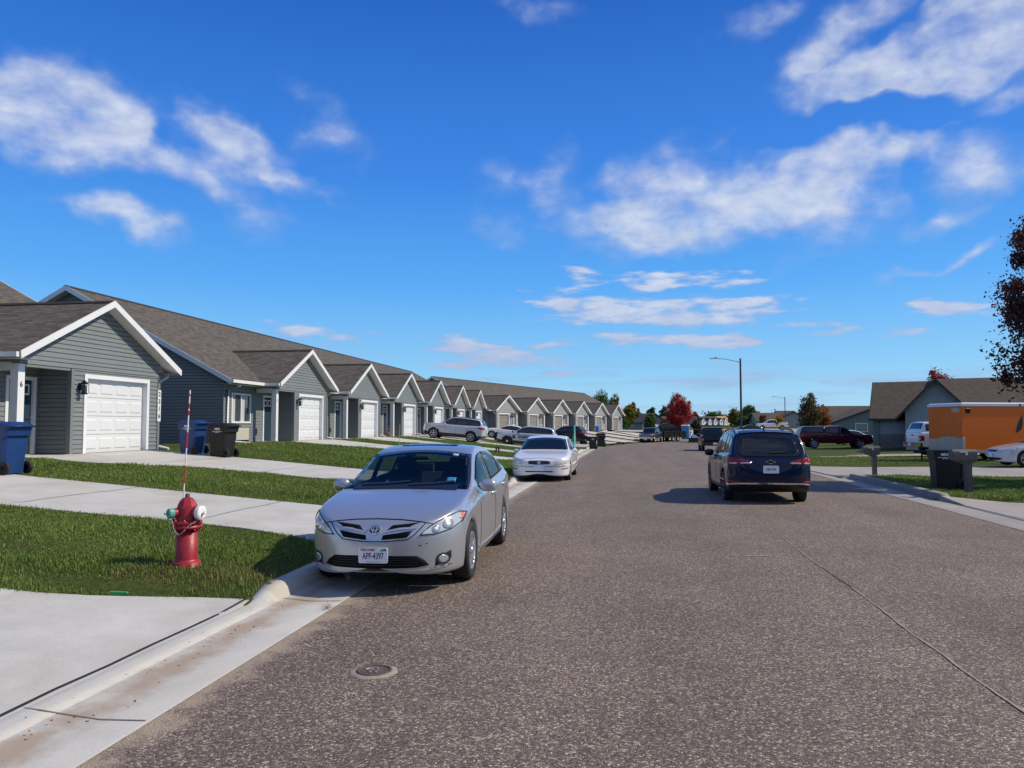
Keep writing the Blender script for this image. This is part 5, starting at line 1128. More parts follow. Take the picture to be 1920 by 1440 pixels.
    for y in (-.38, .38): rb.box(-1.6, -1.5, y - .12, y + .12, 1.02, 1.14)
    rb.build('rear_seat', 'seat', c.root)
    sw = MB(); ce = Vector((.55, .36, .90)); ax = Vector((-.85, 0, .5)).normalized(); a_ = Vector((0, 1, 0)); b_ = ax.cross(a_)
    sw.tube([ce + (a_ * math.cos(k * .3307) + b_ * math.sin(k * .3307)) * .185 for k in range(20)], .017, 8, caps=False); sw.tube([ce - a_ * .18, ce + a_ * .18], .02, 6); sw.build('steering_wheel', 'dash', c.root)
    m = MB(); m.box(.30, .325, -.10, .10, 1.275, 1.325); m.build('rear_view_mirror', 'dash', c.root)
    c.wheels('alloy', 5, 36, twin=True); c.finish(); return c
silver_sedan()

# ---- the old white saloon behind it
def white_saloon():
    p = onroad(26.4, -2.72)
    sp = stretch(spec_sedan(paint='paint_white', W=1.88, r=.325, arch=.365, tw=.2, nose=(.65, 2.6), tail=(.6, 3), tum=.42, clad=0), 5.08, H=1.43)
    sp['axles'] = (1.05, 3.86); sp['zt'] = [(0, .50), (.012, .58), (.05, .66), (.10, .72), (.22, .765), (.6, .84), (1.1, .90), (1.5, .95), (1.62, .985), (1.95, 1.16), (2.25, 1.315), (2.5, 1.40), (2.9, 1.43), (3.3, 1.42), (3.55, 1.37), (3.85, 1.20), (4.1, 1.05), (4.3, 1.01), (4.9, .96), (5.0, .90), (5.06, .72), (5.08, .6)]
    sp['zs'] = [(0, .47), (.05, .60), (.15, .69), (.5, .78), (1.2, .86), (1.8, .90), (3.3, .93), (4.2, .95), (4.8, .90), (5.0, .82), (5.08, .56)]
    c = Car('parked_car', 'old white saloon with an oval grille parked at the kerb further along', 'car', sp, p, R(188.5))
    c.screen('windscreen', 'front', 1.60, 2.36, inset=.04); c.screen('rear_window', 'rear', 4.0, 3.45, inset=.06); c.side_glass(1.85, 3.95, (2.72, 3.55), lo=.03, hi=.045)
    hl = [(.50, .565), (.83, .575), (.90, .625), (.86, .675), (.52, .66)]
    for sg in (1, -1):
        P = hl if sg > 0 else flip(hl); h = c.panel('headlight', 'front', P, 'lamp_lens', .008); c.strip('lamp_edge', 'front', P, .012, 'ac_tan', .010, parent=h, closed=True)
        am = [(.70, .40), (.88, .415), (.88, .445), (.70, .43)]; c.panel('indicator', 'front', am if sg > 0 else flip(am), 'lamp_red', .006)
    ov = [(-.36, .60), (-.30, .555), (-.1, .54), (.1, .54), (.30, .555), (.36, .60), (.36, .635), (.28, .665), (0, .675), (-.28, .665), (-.36, .635)]
    gr = c.panel('grille', 'front', ov, 'black_plastic', .005); c.strip('grille_rim', 'front', ov, .016, 'chrome', .012, parent=gr, closed=True)
    c.strip('emblem', 'front', circle(0, .607, .042, .042, 18), .012, 'chrome', .018, parent=gr, closed=True, seg=.03)
    for k in (-1, 0, 1): c.strip('emblem_shield', 'front', [(-.02 + k * .018, .585), (.02 + k * .018, .63)], .01, 'chrome', .018, parent=gr)
    c.strip('bumper_trim', 'front', [(-.88, .50), (0, .482), (.88, .50)], .012, 'gap', .004); c.panel('lower_grille', 'front', [(-.42, .318), (.42, .318), (.44, .352), (-.44, .352)], 'gap', .004)
    c.strip('bonnet_gap', 'front', [(-.70, .70), (-.4, .735), (0, .75), (.4, .735), (.70, .70)], .008, 'gap', .003); c.plate('front', .43, '', y=.0)
    c.seams([[(1.72, .28), (1.74, .6), (1.82, .9)], [(2.78, .26), (2.80, .6), (2.80, .93)], [(3.60, .55), (3.74, .75), (3.70, .92)]]); c.handles((2.58, 3.48), .09, 'paint_white'); c.mirror_caps(1.92, .89, 'paint_white', (.11, .17, .11))
    for side in (1, -1): c.strip('body_moulding', 'side', [(.2, .52), (2.5, .50), (4.9, .53)], .035, 'soffit', .012, side)
    c.wheels('alloy', 7, 26); c.finish()
white_saloon()

# ---- the dark blue crossover seen from behind
def blue_suv():
    p = onroad(19.7, 3.07); sp = spec_suv(step=.06, zt=[(0, .60), (.012, .74), (.05, .87), (.12, .945), (.3, 1.0), (.8, 1.06), (1.2, 1.10), (1.42, 1.17), (1.75, 1.37), (2.05, 1.54), (2.35, 1.625), (2.9, 1.655), (3.6, 1.64), (4.05, 1.60), (4.18, 1.565), (4.30, 1.43), (4.44, 1.20), (4.53, 1.075), (4.60, .98), (4.635, .80), (4.65, .66)],
        zs=[(0, .57), (.05, .78), (.15, .87), (.6, .95), (1.3, 1.02), (2.4, 1.05), (3.4, 1.085), (4.2, 1.11), (4.45, 1.06), (4.56, .97), (4.63, .76), (4.65, .60)], tum=.30, tail=(.40, 3.0), clad=.40)
    c = Car('moving_car', 'dark blue crossover seen from behind in the right lane', 'car', sp, p, R(8.2))
    c.screen('windscreen', 'front', 1.40, 2.2, inset=.05); c.side_glass(1.7, 4.28, (2.55, 3.4, 3.86), lo=.035, hi=.05)
    Q = sym([(0, 1.085), (.55, 1.09), (.66, 1.15), (.60, 1.36), (.565, 1.50), (.30, 1.535), (0, 1.545)]); Q = [(u, v) for u, v in Q]
    Q = [(-.66, 1.15), (-.55, 1.09), (0, 1.08), (.55, 1.09), (.66, 1.15), (.61, 1.35), (.56, 1.505), (.30, 1.535), (0, 1.545), (-.30, 1.535), (-.56, 1.505), (-.61, 1.35)]
    c.panel('rear_window', 'rear', Q, 'car_glass', .006, rings=8); c.strip('window_seal', 'rear', Q, .035, 'car_black', .009, closed=True)
    c.strip('roof_spoiler', 'rear', [(-.57, 1.565), (-.3, 1.59), (0, 1.60), (.3, 1.59), (.57, 1.565)], .045, 'paint_navy', .03)
    c.strip('rear_wiper', 'rear', [(-.02, 1.135), (-.35, 1.155)], .022, 'black_plastic', .03)
    tl = [(.38, .905), (.62, .90), (.90, .895), (.905, 1.0), (.80, 1.045), (.60, 1.01), (.40, .955)]
    for sg in (1, -1):
        P = tl if sg > 0 else flip(tl); t = c.panel('tail_light', 'rear', P, 'lamp_red', .010, rings=6, seg=.03)
        w_ = [(.42, .912), (.64, .907), (.64, .935), (.42, .943)]; c.panel('reverse_lamp', 'rear', w_ if sg > 0 else flip(w_), 'lamp_clear', .016, parent=t); w_ = [(.70, .905), (.84, .90), (.84, .93), (.70, .93)]; c.panel('reverse_lamp', 'rear', w_ if sg > 0 else flip(w_), 'lamp_clear', .016, parent=t)
        c.strip('lamp_divider', 'rear', [(sg * .665, .90), (sg * .665, 1.02)], .012, 'car_black', .018, parent=t)
        rf = [(.66, .50), (.90, .495), (.90, .535), (.66, .53)]; c.panel('reflector', 'rear', rf if sg > 0 else flip(rf), 'lamp_red', .008)
        c.panel('tail_light', 'side', [(4.25, .93), (4.50, .925), (4.52, .98), (4.40, 1.02), (4.28, 1.0)], 'lamp_red', .010, sg)
    c.strip('tailgate_gap', 'rear', [(-.66, .89), (-.62, .72), (-.52, .60), (0, .585), (.52, .60), (.62, .72), (.66, .89)], .008, 'gap', .003); c.strip('badge_bar', 'rear', [(-.38, .905), (0, .90), (.38, .905)], .03, 'car_black', .008)
    bt = c.strip('bumper_trim', 'rear', [(-.88, .455), (-.70, .475), (-.5, .485), (0, .488), (.5, .485), (.70, .475), (.88, .455)], .028, 'chrome', .012)
    c.panel('lower_bumper', 'rear', [(-.86, .30), (0, .27), (.86, .30), (.89, .44), (.55, .465), (0, .47), (-.55, .465), (-.89, .44)], 'black_plastic', .005); c.strip('diffuser', 'rear', [(-.55, .33), (-.30, .34), (-.2, .37), (.2, .37), (.30, .34), (.55, .33)], .025, 'dark_alloy', .012)
    em = MB(); pr = c.hit('rear', 0, .952, 0); X = pr.x - .02
    for s_ in (.0,):
        bw = [(-.10, -.018), (-.035, -.018), (-.03, -.04), (.035, -.04), (.03, -.018), (.095, -.018), (.105, .018), (.04, .018), (.035, .038), (-.03, .038), (-.035, .018), (-.095, .018)]
        em.hexa([(X + .015, -u, .952 + v) for u, v in bw], [(X, -u, .952 + v) for u, v in bw])
        em.cur = 1; em.hexa([(X, -u * .82, .952 + v * .68) for u, v in bw], [(X - .004, -u * .82, .952 + v * .68) for u, v in bw])
    em.build('emblem', ['chrome', 'gap'], c.root); c.plate('rear', .79, 'ASB-5954', w=.33, h=.165)
    pr = c.hit('rear', -.66, .62, .006); text_mesh('trim_badge', 'RS', .06, 'lamp_red', c.root, frame((pr.x - .004, -.66, .62), (0, -1, 0), (0, 0, 1)), shear=.2, bold=.002)
    for sg in (1, -1):
        rl = MB(); ps = [Vector((c.L / 2 - q, (c.wr(q) - .05) * sg, c.zr(q) + h)) for q, h in ((2.15, .0), (2.3, .055), (3.0, .06), (3.7, .055), (3.95, .0))]; rl.tube(ps, .022, 8); rl.build('roof_rail', 'dark_alloy', c.root)
    an = MB(); q = 3.75; an.hexa([(c.L / 2 - q - .12, -.03, c.zt(q) - .02), (c.L / 2 - q - .12, .03, c.zt(q) - .02), (c.L / 2 - q + .12, .02, c.zt(q) - .02), (c.L / 2 - q + .12, -.02, c.zt(q) - .02)], [(c.L / 2 - q - .11, -.008, c.zt(q) + .075), (c.L / 2 - q - .11, .008, c.zt(q) + .075), (c.L / 2 - q - .03, .006, c.zt(q) + .06), (c.L / 2 - q - .03, -.006, c.zt(q) + .06)]); an.build('roof_aerial', 'paint_navy', c.root)
    c.seams([[(1.38, .42), (1.36, .7), (1.45, 1.0)], [(2.52, .42), (2.54, 1.04)], [(3.32, .78), (3.45, .9), (3.42, 1.07)]]); c.handles((2.35, 3.25), .12, 'paint_navy'); c.mirror_caps(1.72, 1.03, 'car_black', (.12, .22, .17))
    for y in (-.55, .55): pass
    c.wheels('dark_alloy', 5, 32, twin=True); c.finish()
blue_suv()

# ---- other crossovers
def crossover(name, label, loc, head, paint_='paint_silver_blue', L=4.52, H=1.68, W=1.84, rim='alloy', rails=True, clad=.50, mirror=None, patrol=False, cap=False, axles=None, glass='car_glass'):
    sp = stretch(spec_suv(paint=paint_, W=W, clad=clad), L, H=H)
    if patrol: sp.update(r=.385, arch=.44)
    c = Car(name, label, 'car', sp, loc, head); k = L / 4.65; hz = H / 1.66
    c.screen('windscreen', 'front', 1.40 * k, 2.22 * k, inset=.05); c.screen('rear_window', 'rear', 4.47 * k, 4.24 * k, inset=.06)
    c.side_glass(1.62 * k, 4.28 * k, (2.52 * k, 3.42 * k, 3.60 * k) if patrol else (2.5 * k, 3.4 * k), lo=.035, hi=.05)
    hl = [(.48, .78 * hz), (.80, .80 * hz), (.86, .88 * hz), (.80, .90 * hz), (.52, .86 * hz)]; tl = [(.56, .92 * hz), (.88, .92 * hz), (.90, 1.08 * hz), (.70, 1.1 * hz)]
    for sg in (1, -1):
        c.panel('headlight', 'front', hl if sg > 0 else flip(hl), 'lamp_clear', .008); c.panel('tail_light', 'rear', tl if sg > 0 else flip(tl), 'lamp_red', .010)
        c.panel('headlight', 'side', [(.22, .84 * hz), (.50, .89 * hz), (.62, .95 * hz), (.40, .93 * hz), (.2, .885 * hz)], 'lamp_clear', .006, sg)
        c.panel('tail_light', 'side', [(L - .52, .96 * hz), (L - .16, .92 * hz), (L - .12, .99 * hz), (L - .2, 1.07 * hz), (L - .50, 1.05 * hz)], 'lamp_red', .010, sg)
        c.panel('reflector', 'rear', [(sg * .55, .50), (sg * .80, .50), (sg * .80, .54), (sg * .55, .54)][::sg], 'lamp_red', .008)
    c.panel('grille', 'front', [(-.42, .60 * hz), (.42, .60 * hz), (.48, .80 * hz), (-.48, .80 * hz)], 'black_plastic', .005); c.plate('rear', .80, '')
    c.seams([[(1.36 * k, .42), (1.34 * k, .7), (1.45 * k, 1.0)], [(2.48 * k, .42), (2.5 * k, 1.04)], [(3.3 * k, .78), (3.45 * k, .9), (3.42 * k, 1.07)]], .011)
    c.handles((2.32 * k, 3.22 * k), .11, 'gap' if patrol else paint_); c.mirror_caps(1.72 * k, 1.04 * hz, mirror or paint_, (.12, .22, .16))
    if rails:
        for sg in (1, -1):
            rl = MB(); rl.tube([Vector((L / 2 - q * k, (c.wr(q * k) - .05) * sg, c.zr(q * k) + h)) for q, h in ((2.2, .0), (2.35, .045), (3.0, .05), (3.8, .045), (4.0, .0))], .018, 6); rl.build('roof_rail', 'dark_alloy', c.root)
    c.wheels(rim, 5, 24, twin=not patrol, cap=cap)
    return c
def curb_pose(s, t, dt, heading):
    """stand a car of half wheelbase dt on the slope of a drive: position and pitch"""
    x, y = st(s, t); h = Vector((math.sin(heading), math.cos(heading))); a = g(x + h.x * dt, y + h.y * dt); b = g(x - h.x * dt, y - h.y * dt)
    return (x, y, (a + b) / 2 + .018), -math.atan2(a - b, 2 * dt)
HL = AZR - math.pi / 2          # nose towards the houses on the left
loc, pt = curb_pose(53.4, -12.1, 1.35, HL); c = crossover('parked_car', 'silver crossover on a driveway behind the old white saloon, nose to the houses', loc, HL); c.root.rotation_euler.y = pt; c.finish()
loc, pt = curb_pose(63.0, -8.2, 1.5, HL)
c = crossover('patrol_car', 'silver sheriff patrol car with a black push bumper on a driveway', loc, HL, 'paint_patrol', 5.05, 1.78, 2.0, 'dark_alloy', False, .52, 'car_black', patrol=True, cap=True); c.root.rotation_euler.y = pt
for side in (1, -1):
    xd = (-side, 0, 0)
    def proj(o):
        for v in o.data.vertices:
            p = c.hit('side', c.L / 2 - v.co.x, v.co.z, .006, side); v.co.y = p.y
    o = text_mesh('lettering', 'SHERIFF', .30, 'ink_black', c.root, frame((.15, 0, .80), xd, (0, 0, 1)), shear=.25, bold=.012); proj(o)
    o = text_mesh('lettering', 'M O N R O E', .11, 'ink_black', c.root, frame((.20, 0, .60), xd, (0, 0, 1)), bold=.004); proj(o)
    sl = c.strip('badge_ring', 'side', circle(c.L / 2 - 1.0, .76, .15, .15, 24), .035, 'ink_black', .007, side, closed=True, seg=.04); c.panel('badge', 'side', circle(c.L / 2 - 1.0, .76, .10, .10, 16), 'paint_grey', .007, side)
    c.strip('side_crease', 'side', [(1.5, .98), (2.6, .99), (4.0, 1.01)], .02, 'gap', .003, side)
pb = MB(); X = c.L / 2
for y in (-.42, .42): pb.hexa([(X + .02, y - .05, .35), (X + .02, y + .05, .35), (X + .16, y + .05, .35), (X + .16, y - .05, .35)], [(X - .05, y - .05, 1.0), (X - .05, y + .05, 1.0), (X + .10, y + .05, 1.0), (X + .10, y - .05, 1.0)])
for z in (.5, .72, .95): pb.tube([(X - .12, -.78, z), (X + .10, -.45, z), (X + .12, 0, z), (X + .10, .45, z), (X - .12, .78, z)], .04, 8)
pb.build('push_bumper', 'black_metal', c.root)
sp_ = MB(); sp_.tube([(1.05, .98, 1.12), (1.08, 1.08, 1.16)], .03, 8); sp_.lathe([(.09, -.05), (.09, .03), (.001, .05)], 14, 'x', (1.10, 1.10, 1.18)); sp_.build('spotlight', 'black_metal', c.root)
c.finish()
hd = R(292); loc = (6.1, 88.2, g(6.1, 88.2)); c = crossover('parked_car', 'dark blue people carrier in front of the farthest terrace', loc, hd, 'paint_darkblue', 4.85, 1.76, 1.95); c.finish()

def small_sedan(name, label, loc, head, paint_, L=4.87, H=1.47, W=1.85, rim='alloy', pitch=0):
    sp = stretch(spec_sedan(paint=paint_, W=W, nose=(.7, 2.6), r=.33, arch=.37), L, H=H); c = Car(name, label, 'car', sp, loc, head, pitch=pitch); k = L / 4.54
    c.screen('windscreen', 'front', 1.28 * k, 2.12 * k, inset=.05); c.screen('rear_window', 'rear', 4.02 * k, 3.3 * k, inset=.07); c.side_glass(1.62 * k, 3.85 * k, (2.55 * k, 3.42 * k), lo=.03, hi=.045)
    hl = [(.46, .60), (.72, .63), (.84, .70), (.80, .755), (.55, .68)]; tl = [(.52, .80), (.84, .80), (.86, .95), (.60, .96)]
    for sg in (1, -1):
        h = c.panel('headlight', 'front', hl if sg > 0 else flip(hl), 'lamp_lens', .008); c.panel('tail_light', 'rear', tl if sg > 0 else flip(tl), 'lamp_red', .008)
        c.panel('headlight', 'side', [(.24, .645), (.52, .70), (.66, .765), (.40, .745), (.22, .68)], 'lamp_lens', .008, sg); c.panel('indicator', 'side', [(.58, .725), (.66, .745), (.68, .772), (.59, .755)], 'lamp_amber', .012, sg)
    c.panel('grille', 'front', [(-.40, .59), (.40, .59), (.44, .675), (-.44, .675)], 'black_plastic', .006); c.panel('lower_grille', 'front', [(-.55, .27), (.55, .27), (.62, .36), (-.62, .36)], 'gap', .005); c.plate('front', .45, '')
    c.seams([[(1.44 * k, .30), (1.42 * k, .60), (1.5 * k, .90)], [(2.52 * k, .27), (2.55 * k, .95)], [(3.48 * k, .62), (3.58 * k, .98)]], .010); c.handles((2.36 * k, 3.3 * k), .10, paint_); c.mirror_caps(1.64 * k, .95, paint_, (.11, .18, .13)); c.wheels(rim, 5, 24, twin=True); c.finish(); return c
loc, pt = curb_pose(72.0, -11.2, 1.4, HL); small_sedan('parked_car', 'white saloon half hidden behind the sheriff patrol car', loc, HL, 'paint_white', pitch=pt)
n_ = at(1857, 866, 32.0); hx = Vector((math.sin(R(278)), math.cos(R(278)))); cx, cy = n_.x - hx.x * 2.36, n_.y - hx.y * 2.36
small_sedan('parked_car', 'silver white saloon in front of the orange trailer, cut off by the photo edge', (cx, cy, g(cx, cy) + .02), R(277), 'paint_silver_blue', 4.70, 1.41, 1.76)

# ---- pickups
def pickup(name, label, loc, head, paint_, L=5.85, H=1.93, W=2.02, cap=None, rim='alloy', bumper='chrome', cover=False, rack=None):
    zt = [(0, .72), (.012, .92), (.04, 1.05), (.10, 1.11), (.3, 1.15), (1.0, 1.20), (1.45, 1.24), (1.55, 1.28), (1.85, 1.53), (2.2, 1.79), (2.4, 1.88), (2.8, 1.92), (3.5, 1.905), (3.62, 1.86)]
    if cap: zt += [(3.7, 1.87), (4.0, 1.90), (5.3, 1.88), (5.55, 1.82), (5.68, 1.55), (5.78, 1.38), (5.82, 1.2), (5.85, .9)]
    else: zt += [(3.72, 1.68), (3.84, 1.40), (3.9, 1.345), (5.5, 1.345), (5.74, 1.345), (5.80, 1.32), (5.835, 1.1), (5.85, .85)]
    zs = [(0, .68), (.03, .95), (.10, 1.04), (.5, 1.09), (1.4, 1.16), (2.4, 1.20), (3.6, 1.24), (3.9, 1.30 if not cap else 1.26), (5.5, 1.30), (5.76, 1.28), (5.83, 1.0), (5.85, .80)]
    sp = dict(L=5.85, W=W, r=.40, arch=.47, axles=(1.02, 4.70), rimfrac=.62, paint=paint_, nose=(.30, 3.6), tail=(.14, 5), tum=.20, crown=.05, clad=0, zt=zt, zs=zs, zb=[(0, .60), (.02, .52), (.1, .46), (2.8, .44), (5.6, .50), (5.85, .62)], tw=.26, step=.08, barrel=.02)
    sp = stretch(sp, L, H=H); c = Car(name, label, 'pickup truck', sp, loc, head); k = L / 5.85; hz = H / 1.92
    c.screen('windscreen', 'front', 1.54 * k, 2.36 * k, inset=.05); c.side_glass(1.75 * k, 3.66 * k, (2.66 * k, 3.5 * k), lo=.04, hi=.06)
    if cap: c.side_glass(3.82 * k, 5.5 * k, (), lo=.08, hi=.08); c.screen('rear_window', 'rear', 5.72 * k, 5.52 * k, inset=.10)
    else: c.screen('rear_window', 'rear', 3.85 * k, 3.66 * k, inset=.08)
    hl = [(.56, .90 * hz), (.88, .90 * hz), (.92, 1.06 * hz), (.58, 1.04 * hz)]; tl = [(.80, .80 * hz), (.97, .80 * hz), (.97, 1.12 * hz), (.82, 1.12 * hz)]
    for sg in (1, -1):
        c.panel('headlight', 'front', hl if sg > 0 else flip(hl), 'lamp_lens', .010); t = c.panel('tail_light', 'rear', tl if sg > 0 else flip(tl), 'lamp_red', .012); c.panel('reverse_lamp', 'rear', circle(sg * .89, .93 * hz, .05, .05, 10), 'lamp_clear', .016, parent=t, rings=2)
        c.panel('tail_light', 'side', [(L - .22, .84 * hz), (L - .04, .84 * hz), (L - .05, 1.12 * hz), (L - .22, 1.12 * hz)], 'lamp_red', .010, sg)
        c.strip('box_gap', 'side', [(3.78 * k, .5), (3.78 * k, 1.28 * hz)], .02, 'gap', .004, sg)
    gr = c.panel('grille', 'front', [(-.54, .72 * hz), (.54, .72 * hz), (.54, 1.05 * hz), (-.54, 1.05 * hz)], 'black_plastic', .008)
    for z in (.80, .90, .99): c.strip('grille_bar', 'front', [(-.50, z * hz), (.50, z * hz)], .03, 'paint_grey' if bumper != 'chrome' else 'chrome', .014, parent=gr)
    fb = MB(); X = L / 2
    for sg, zz, dd in ((1, .50, .10), (-1, .52, .16)):
        fb.hexa([(sg * (X - .12), -W / 2 * .97, zz), (sg * (X - .12), W / 2 * .97, zz), (sg * (X + dd), W / 2 * .82, zz), (sg * (X + dd), -W / 2 * .82, zz)], [(sg * (X - .12), -W / 2 * .98, zz + .24), (sg * (X - .12), W / 2 * .98, zz + .24), (sg * (X + dd), W / 2 * .84, zz + .24), (sg * (X + dd), -W / 2 * .84, zz + .24)])
    fb.build('bumper', bumper, c.root)
    c.strip('tailgate_gap', 'rear', [(-.78, .76), (-.78, 1.27 * hz), (.78, 1.27 * hz), (.78, .76)], .014, 'gap', .004); p = c.hit('rear', 0, 1.14 * hz, .01); hm = MB(); hm.box(p.x - .01, p.x, -.10, .10, 1.11 * hz, 1.17 * hz); hm.build('tailgate_handle', 'gap', c.root)
    for kind, z in (('front', .62), ('rear', .66)):
        pl = MB(); x0 = X + .105 if kind == 'front' else -X - .165; pl.box(min(x0, x0 + .01 * (1 if kind == 'front' else -1)), max(x0, x0 + .01 * (1 if kind == 'front' else -1)), -.16, .16, z - .08, z + .08); pl.build('licence_plate', 'plate_white', c.root)
    c.seams([[(1.72 * k, .5), (1.70 * k, 1.16 * hz)], [(2.7 * k, .5), (2.7 * k, 1.2 * hz)], [(3.55 * k, .6), (3.6 * k, 1.2 * hz)]], .012); c.handles((2.5 * k, 3.42 * k), .11, 'chrome'); c.mirror_caps(1.80 * k, 1.22 * hz, 'car_black' if bumper != 'chrome' else paint_, (.13, .26, .24))
    c.wheels(rim, 6, 24); c.finish(); return c
def gz(x, y): return (x, y, g(x, y) + .005)
p = at(1211, 829, 100); h_ = R(205); pickup('pickup_truck', 'dark grey pickup facing the camera at the far bend', gz(p.x - math.sin(h_) * 2.9, p.y - math.cos(h_) * 2.9), h_, 'paint_grey')
TUN = (p.x - math.sin(h_) * 2.9, p.y - math.cos(h_) * 2.9)
p = at(1341, 845, 59.5); h_ = R(10.5); pickup('pickup_truck', 'black pickup seen from behind, parked beyond the dark blue crossover', gz(p.x + math.sin(h_) * 2.95, p.y + math.cos(h_) * 2.95), h_, 'paint_black', bumper='dark_alloy')
p = at(1563, 834, 66); pickup('pickup_truck', 'maroon pickup with a maroon topper on the far lawn drive', gz(p.x, p.y), R(98), 'paint_maroon', 5.95, 1.93, cap=True, bumper='black_plastic')
p = at(1716, 850, 43); h_ = R(94); pickup('pickup_truck', 'white pickup with a white topper, tail towards the road beside the orange trailer', gz(p.x + 2.75, p.y - .1), h_, 'paint_white', 5.7, 1.95, cap=True)
p = at(1447, 812, 150); pickup('pickup_truck', 'distant white pickup, side on, before the beige house', gz(p.x, p.y), R(276), 'paint_white')
p = at(1602, 812, 78); small_sedan('parked_car', 'pale silver car behind the nose of the maroon pickup', gz(p.x, p.y), R(96), 'paint_silver_blue', 4.8, 1.5)
p = at(1401, 803, 130); small_sedan('parked_car', 'distant dark grey car just right of the tall street lamp', gz(p.x, p.y), R(276), 'paint_grey')
p = at(1249, 806, 126); pickup('pickup_truck', 'distant black pickup behind the utility trailer', gz(p.x, p.y), R(280), 'paint_black')
# ------------------------------------------------------------------ street things
mat('hydrant_red', (.30, .012, .022), .45, var=.18, vscale=9, bump=.3, bscale=30); mat('cap_green', (.10, .33, .27), .5, var=.1, vscale=12); mat('cap_white', (.78, .78, .76), .5, var=.08, vscale=15); mat('chain_steel', (.38, .34, .30), .5, metal=.6)
mat('rod_red', (.60, .02, .02), .4); mat('rod_white', (.78, .78, .76), .4)
mat('bin_blue', (.004, .036, .15), .5, var=.12, vscale=4); mat('bin_black', (.007, .006, .0055), .55, var=.15, vscale=4)
mat('mail_grey', (.10, .09, .08), .55, var=.06, vscale=6); mat('flag_cream', (.70, .64, .55), .5)
mat('pole_bronze', (.045, .042, .042), .45); mat('lamp_grey', (.42, .43, .44), .4); mat('iron', (.11, .065, .048), .6, var=.3, vscale=30, bump=.5, bscale=60)
mat('trailer_orange', (.80, .150, .003), .4, spec=.25, coat=.15, var=.05); mat('alu', (.34, .36, .38), .35, metal=.6, var=.08, vscale=3); mat('trailer_white', (.70, .72, .74), .4)
mat('potty_blue', (.03, .16, .36), .5); mat('teal', (.02, .42, .36), .45); mat('barrel_blue', (.015, .14, .45), .45); mat('machine_white', (.65, .66, .66), .45); mat('sign_green', (.02, .22, .12), .5); mat('litter_green', (.03, .50, .12), .45)

def hydrant():
    b = gp(349, 1060); root = empty('fire_hydrant', b, 0, 'red fire hydrant with a white cap, standing in the lawn beside the silver saloon', 'fire hydrant'); root.scale = (.93, .93, 1)
    m = MB(); m.lathe([(.165, -.05), (.165, .035), (.155, .045), (.132, .05), (.124, .08), (.120, .40)], 28); m.build('barrel', 'hydrant_red', root)
    m = MB(); m.lathe([(.125, .395), (.165, .40), (.168, .43), (.150, .436), (.150, .444), (.168, .45), (.165, .485), (.128, .49)], 28)
    for k in range(8): a = k * math.pi / 4 + .2; m.lathe([(.016, .385), (.016, .505), (.001, .51)], 6, 'z', (.150 * math.cos(a), .150 * math.sin(a), 0))
    m.build('flange', 'hydrant_red', root)
    m = MB(); m.lathe([(.128, .485), (.128, .60), (.122, .625)], 24, caps=False)
    m.lathe([(.126, .61), (.118, .645), (.092, .695), (.058, .728), (.030, .735)], 8, smooth=False); m.build('bonnet', 'hydrant_red', root)
    m = MB(); m.lathe([(.030, .73), (.024, .775), (.001, .778)], 5, smooth=False); m.build('operating_nut', 'iron', root)
    def nozzle(azm, r, ln, cap, name):
        d = Vector((math.sin(azm), math.cos(azm), 0)); z = Vector((0, 0, .575)); n = MB(); n.tube([z + d * .08, z + d * ln], r, 20); n.tube([z + d * (ln - .03), z + d * ln], r * 1.13, 20); o = n.build('nozzle', 'hydrant_red', root)
        c = MB(); c.tube([z + d * ln, z + d * (ln + .012), z + d * (ln + .055), z + d * (ln + .065)], [r * 1.1, r * 1.18, r * 1.15, r * .9], 16, smooth=False); c.tube([z + d * (ln + .06), z + d * (ln + .105)], r * .26, 5, smooth=False); c.build('cap', cap, o)
    nozzle(R(110), .066, .160, 'cap_white', 'pumper'); nozzle(R(222), .048, .165, 'cap_green', 'hose'); nozzle(R(28), .048, .16, 'cap_green', 'hose')
    ch = MB(); P = []
    for k in range(23):
        u = k / 22; a = R(222) + (R(118) - R(222)) * u; rr = .178 + .02 * math.sin(math.pi * u); P.append(Vector((math.sin(a) * rr, math.cos(a) * rr, .50 - .20 * math.sin(math.pi * min(1, u * 1.0)) ** 1.0 * (.55 + .3 * math.sin(u * 6)))))
    for i in range(22):
        a, b_ = P[i], P[i + 1]; d = (b_ - a).normalized(); s_ = d.cross(Vector((0, 0, 1))).normalized() if i % 2 else Vector((0, 0, 1)); c = (a + b_) / 2; L_ = (b_ - a).length * .62
        ch.tube([c + d * L_ * math.cos(q * math.pi / 4) + s_ * .009 * math.sin(q * math.pi / 4) for q in range(9)], .0032, 5, caps=False)
    ch.build('chain', 'chain_steel', root)
    rd = MB(); p0 = Vector((-.075, .03, .44)); p1 = p0 + Vector((.055, .02, 1.47)); br = [0, .10, .20, .30, .365, .40, .46, .53, .60, .64, .70, .80, .835, .88, .94, 1.0]
    br = [0, .28, .42, .55, .68, .74, .79, .835, .90, .95, .965, 1.0]
    br = [0, .30, .435, .565, .685, .81, .845, .86, .90, .955, .97, 1.0]
    for k in range(len(br) - 1): rd.cur = (k) % 2; rd.tube([p0.lerp(p1, br[k]), p0.lerp(p1, br[k + 1])], .008, 8)
    rd.build('marker_rod', ['rod_white', 'rod_red'], root)
    sp = MB(); sp.tube([p0 + Vector((0, 0, -.03)) + Vector((math.cos(k * .9) * .016, math.sin(k * .9) * .016, k * .0075)) for k in range(30)], .004, 5); sp.build('spring', 'black_metal', root)
hydrant()

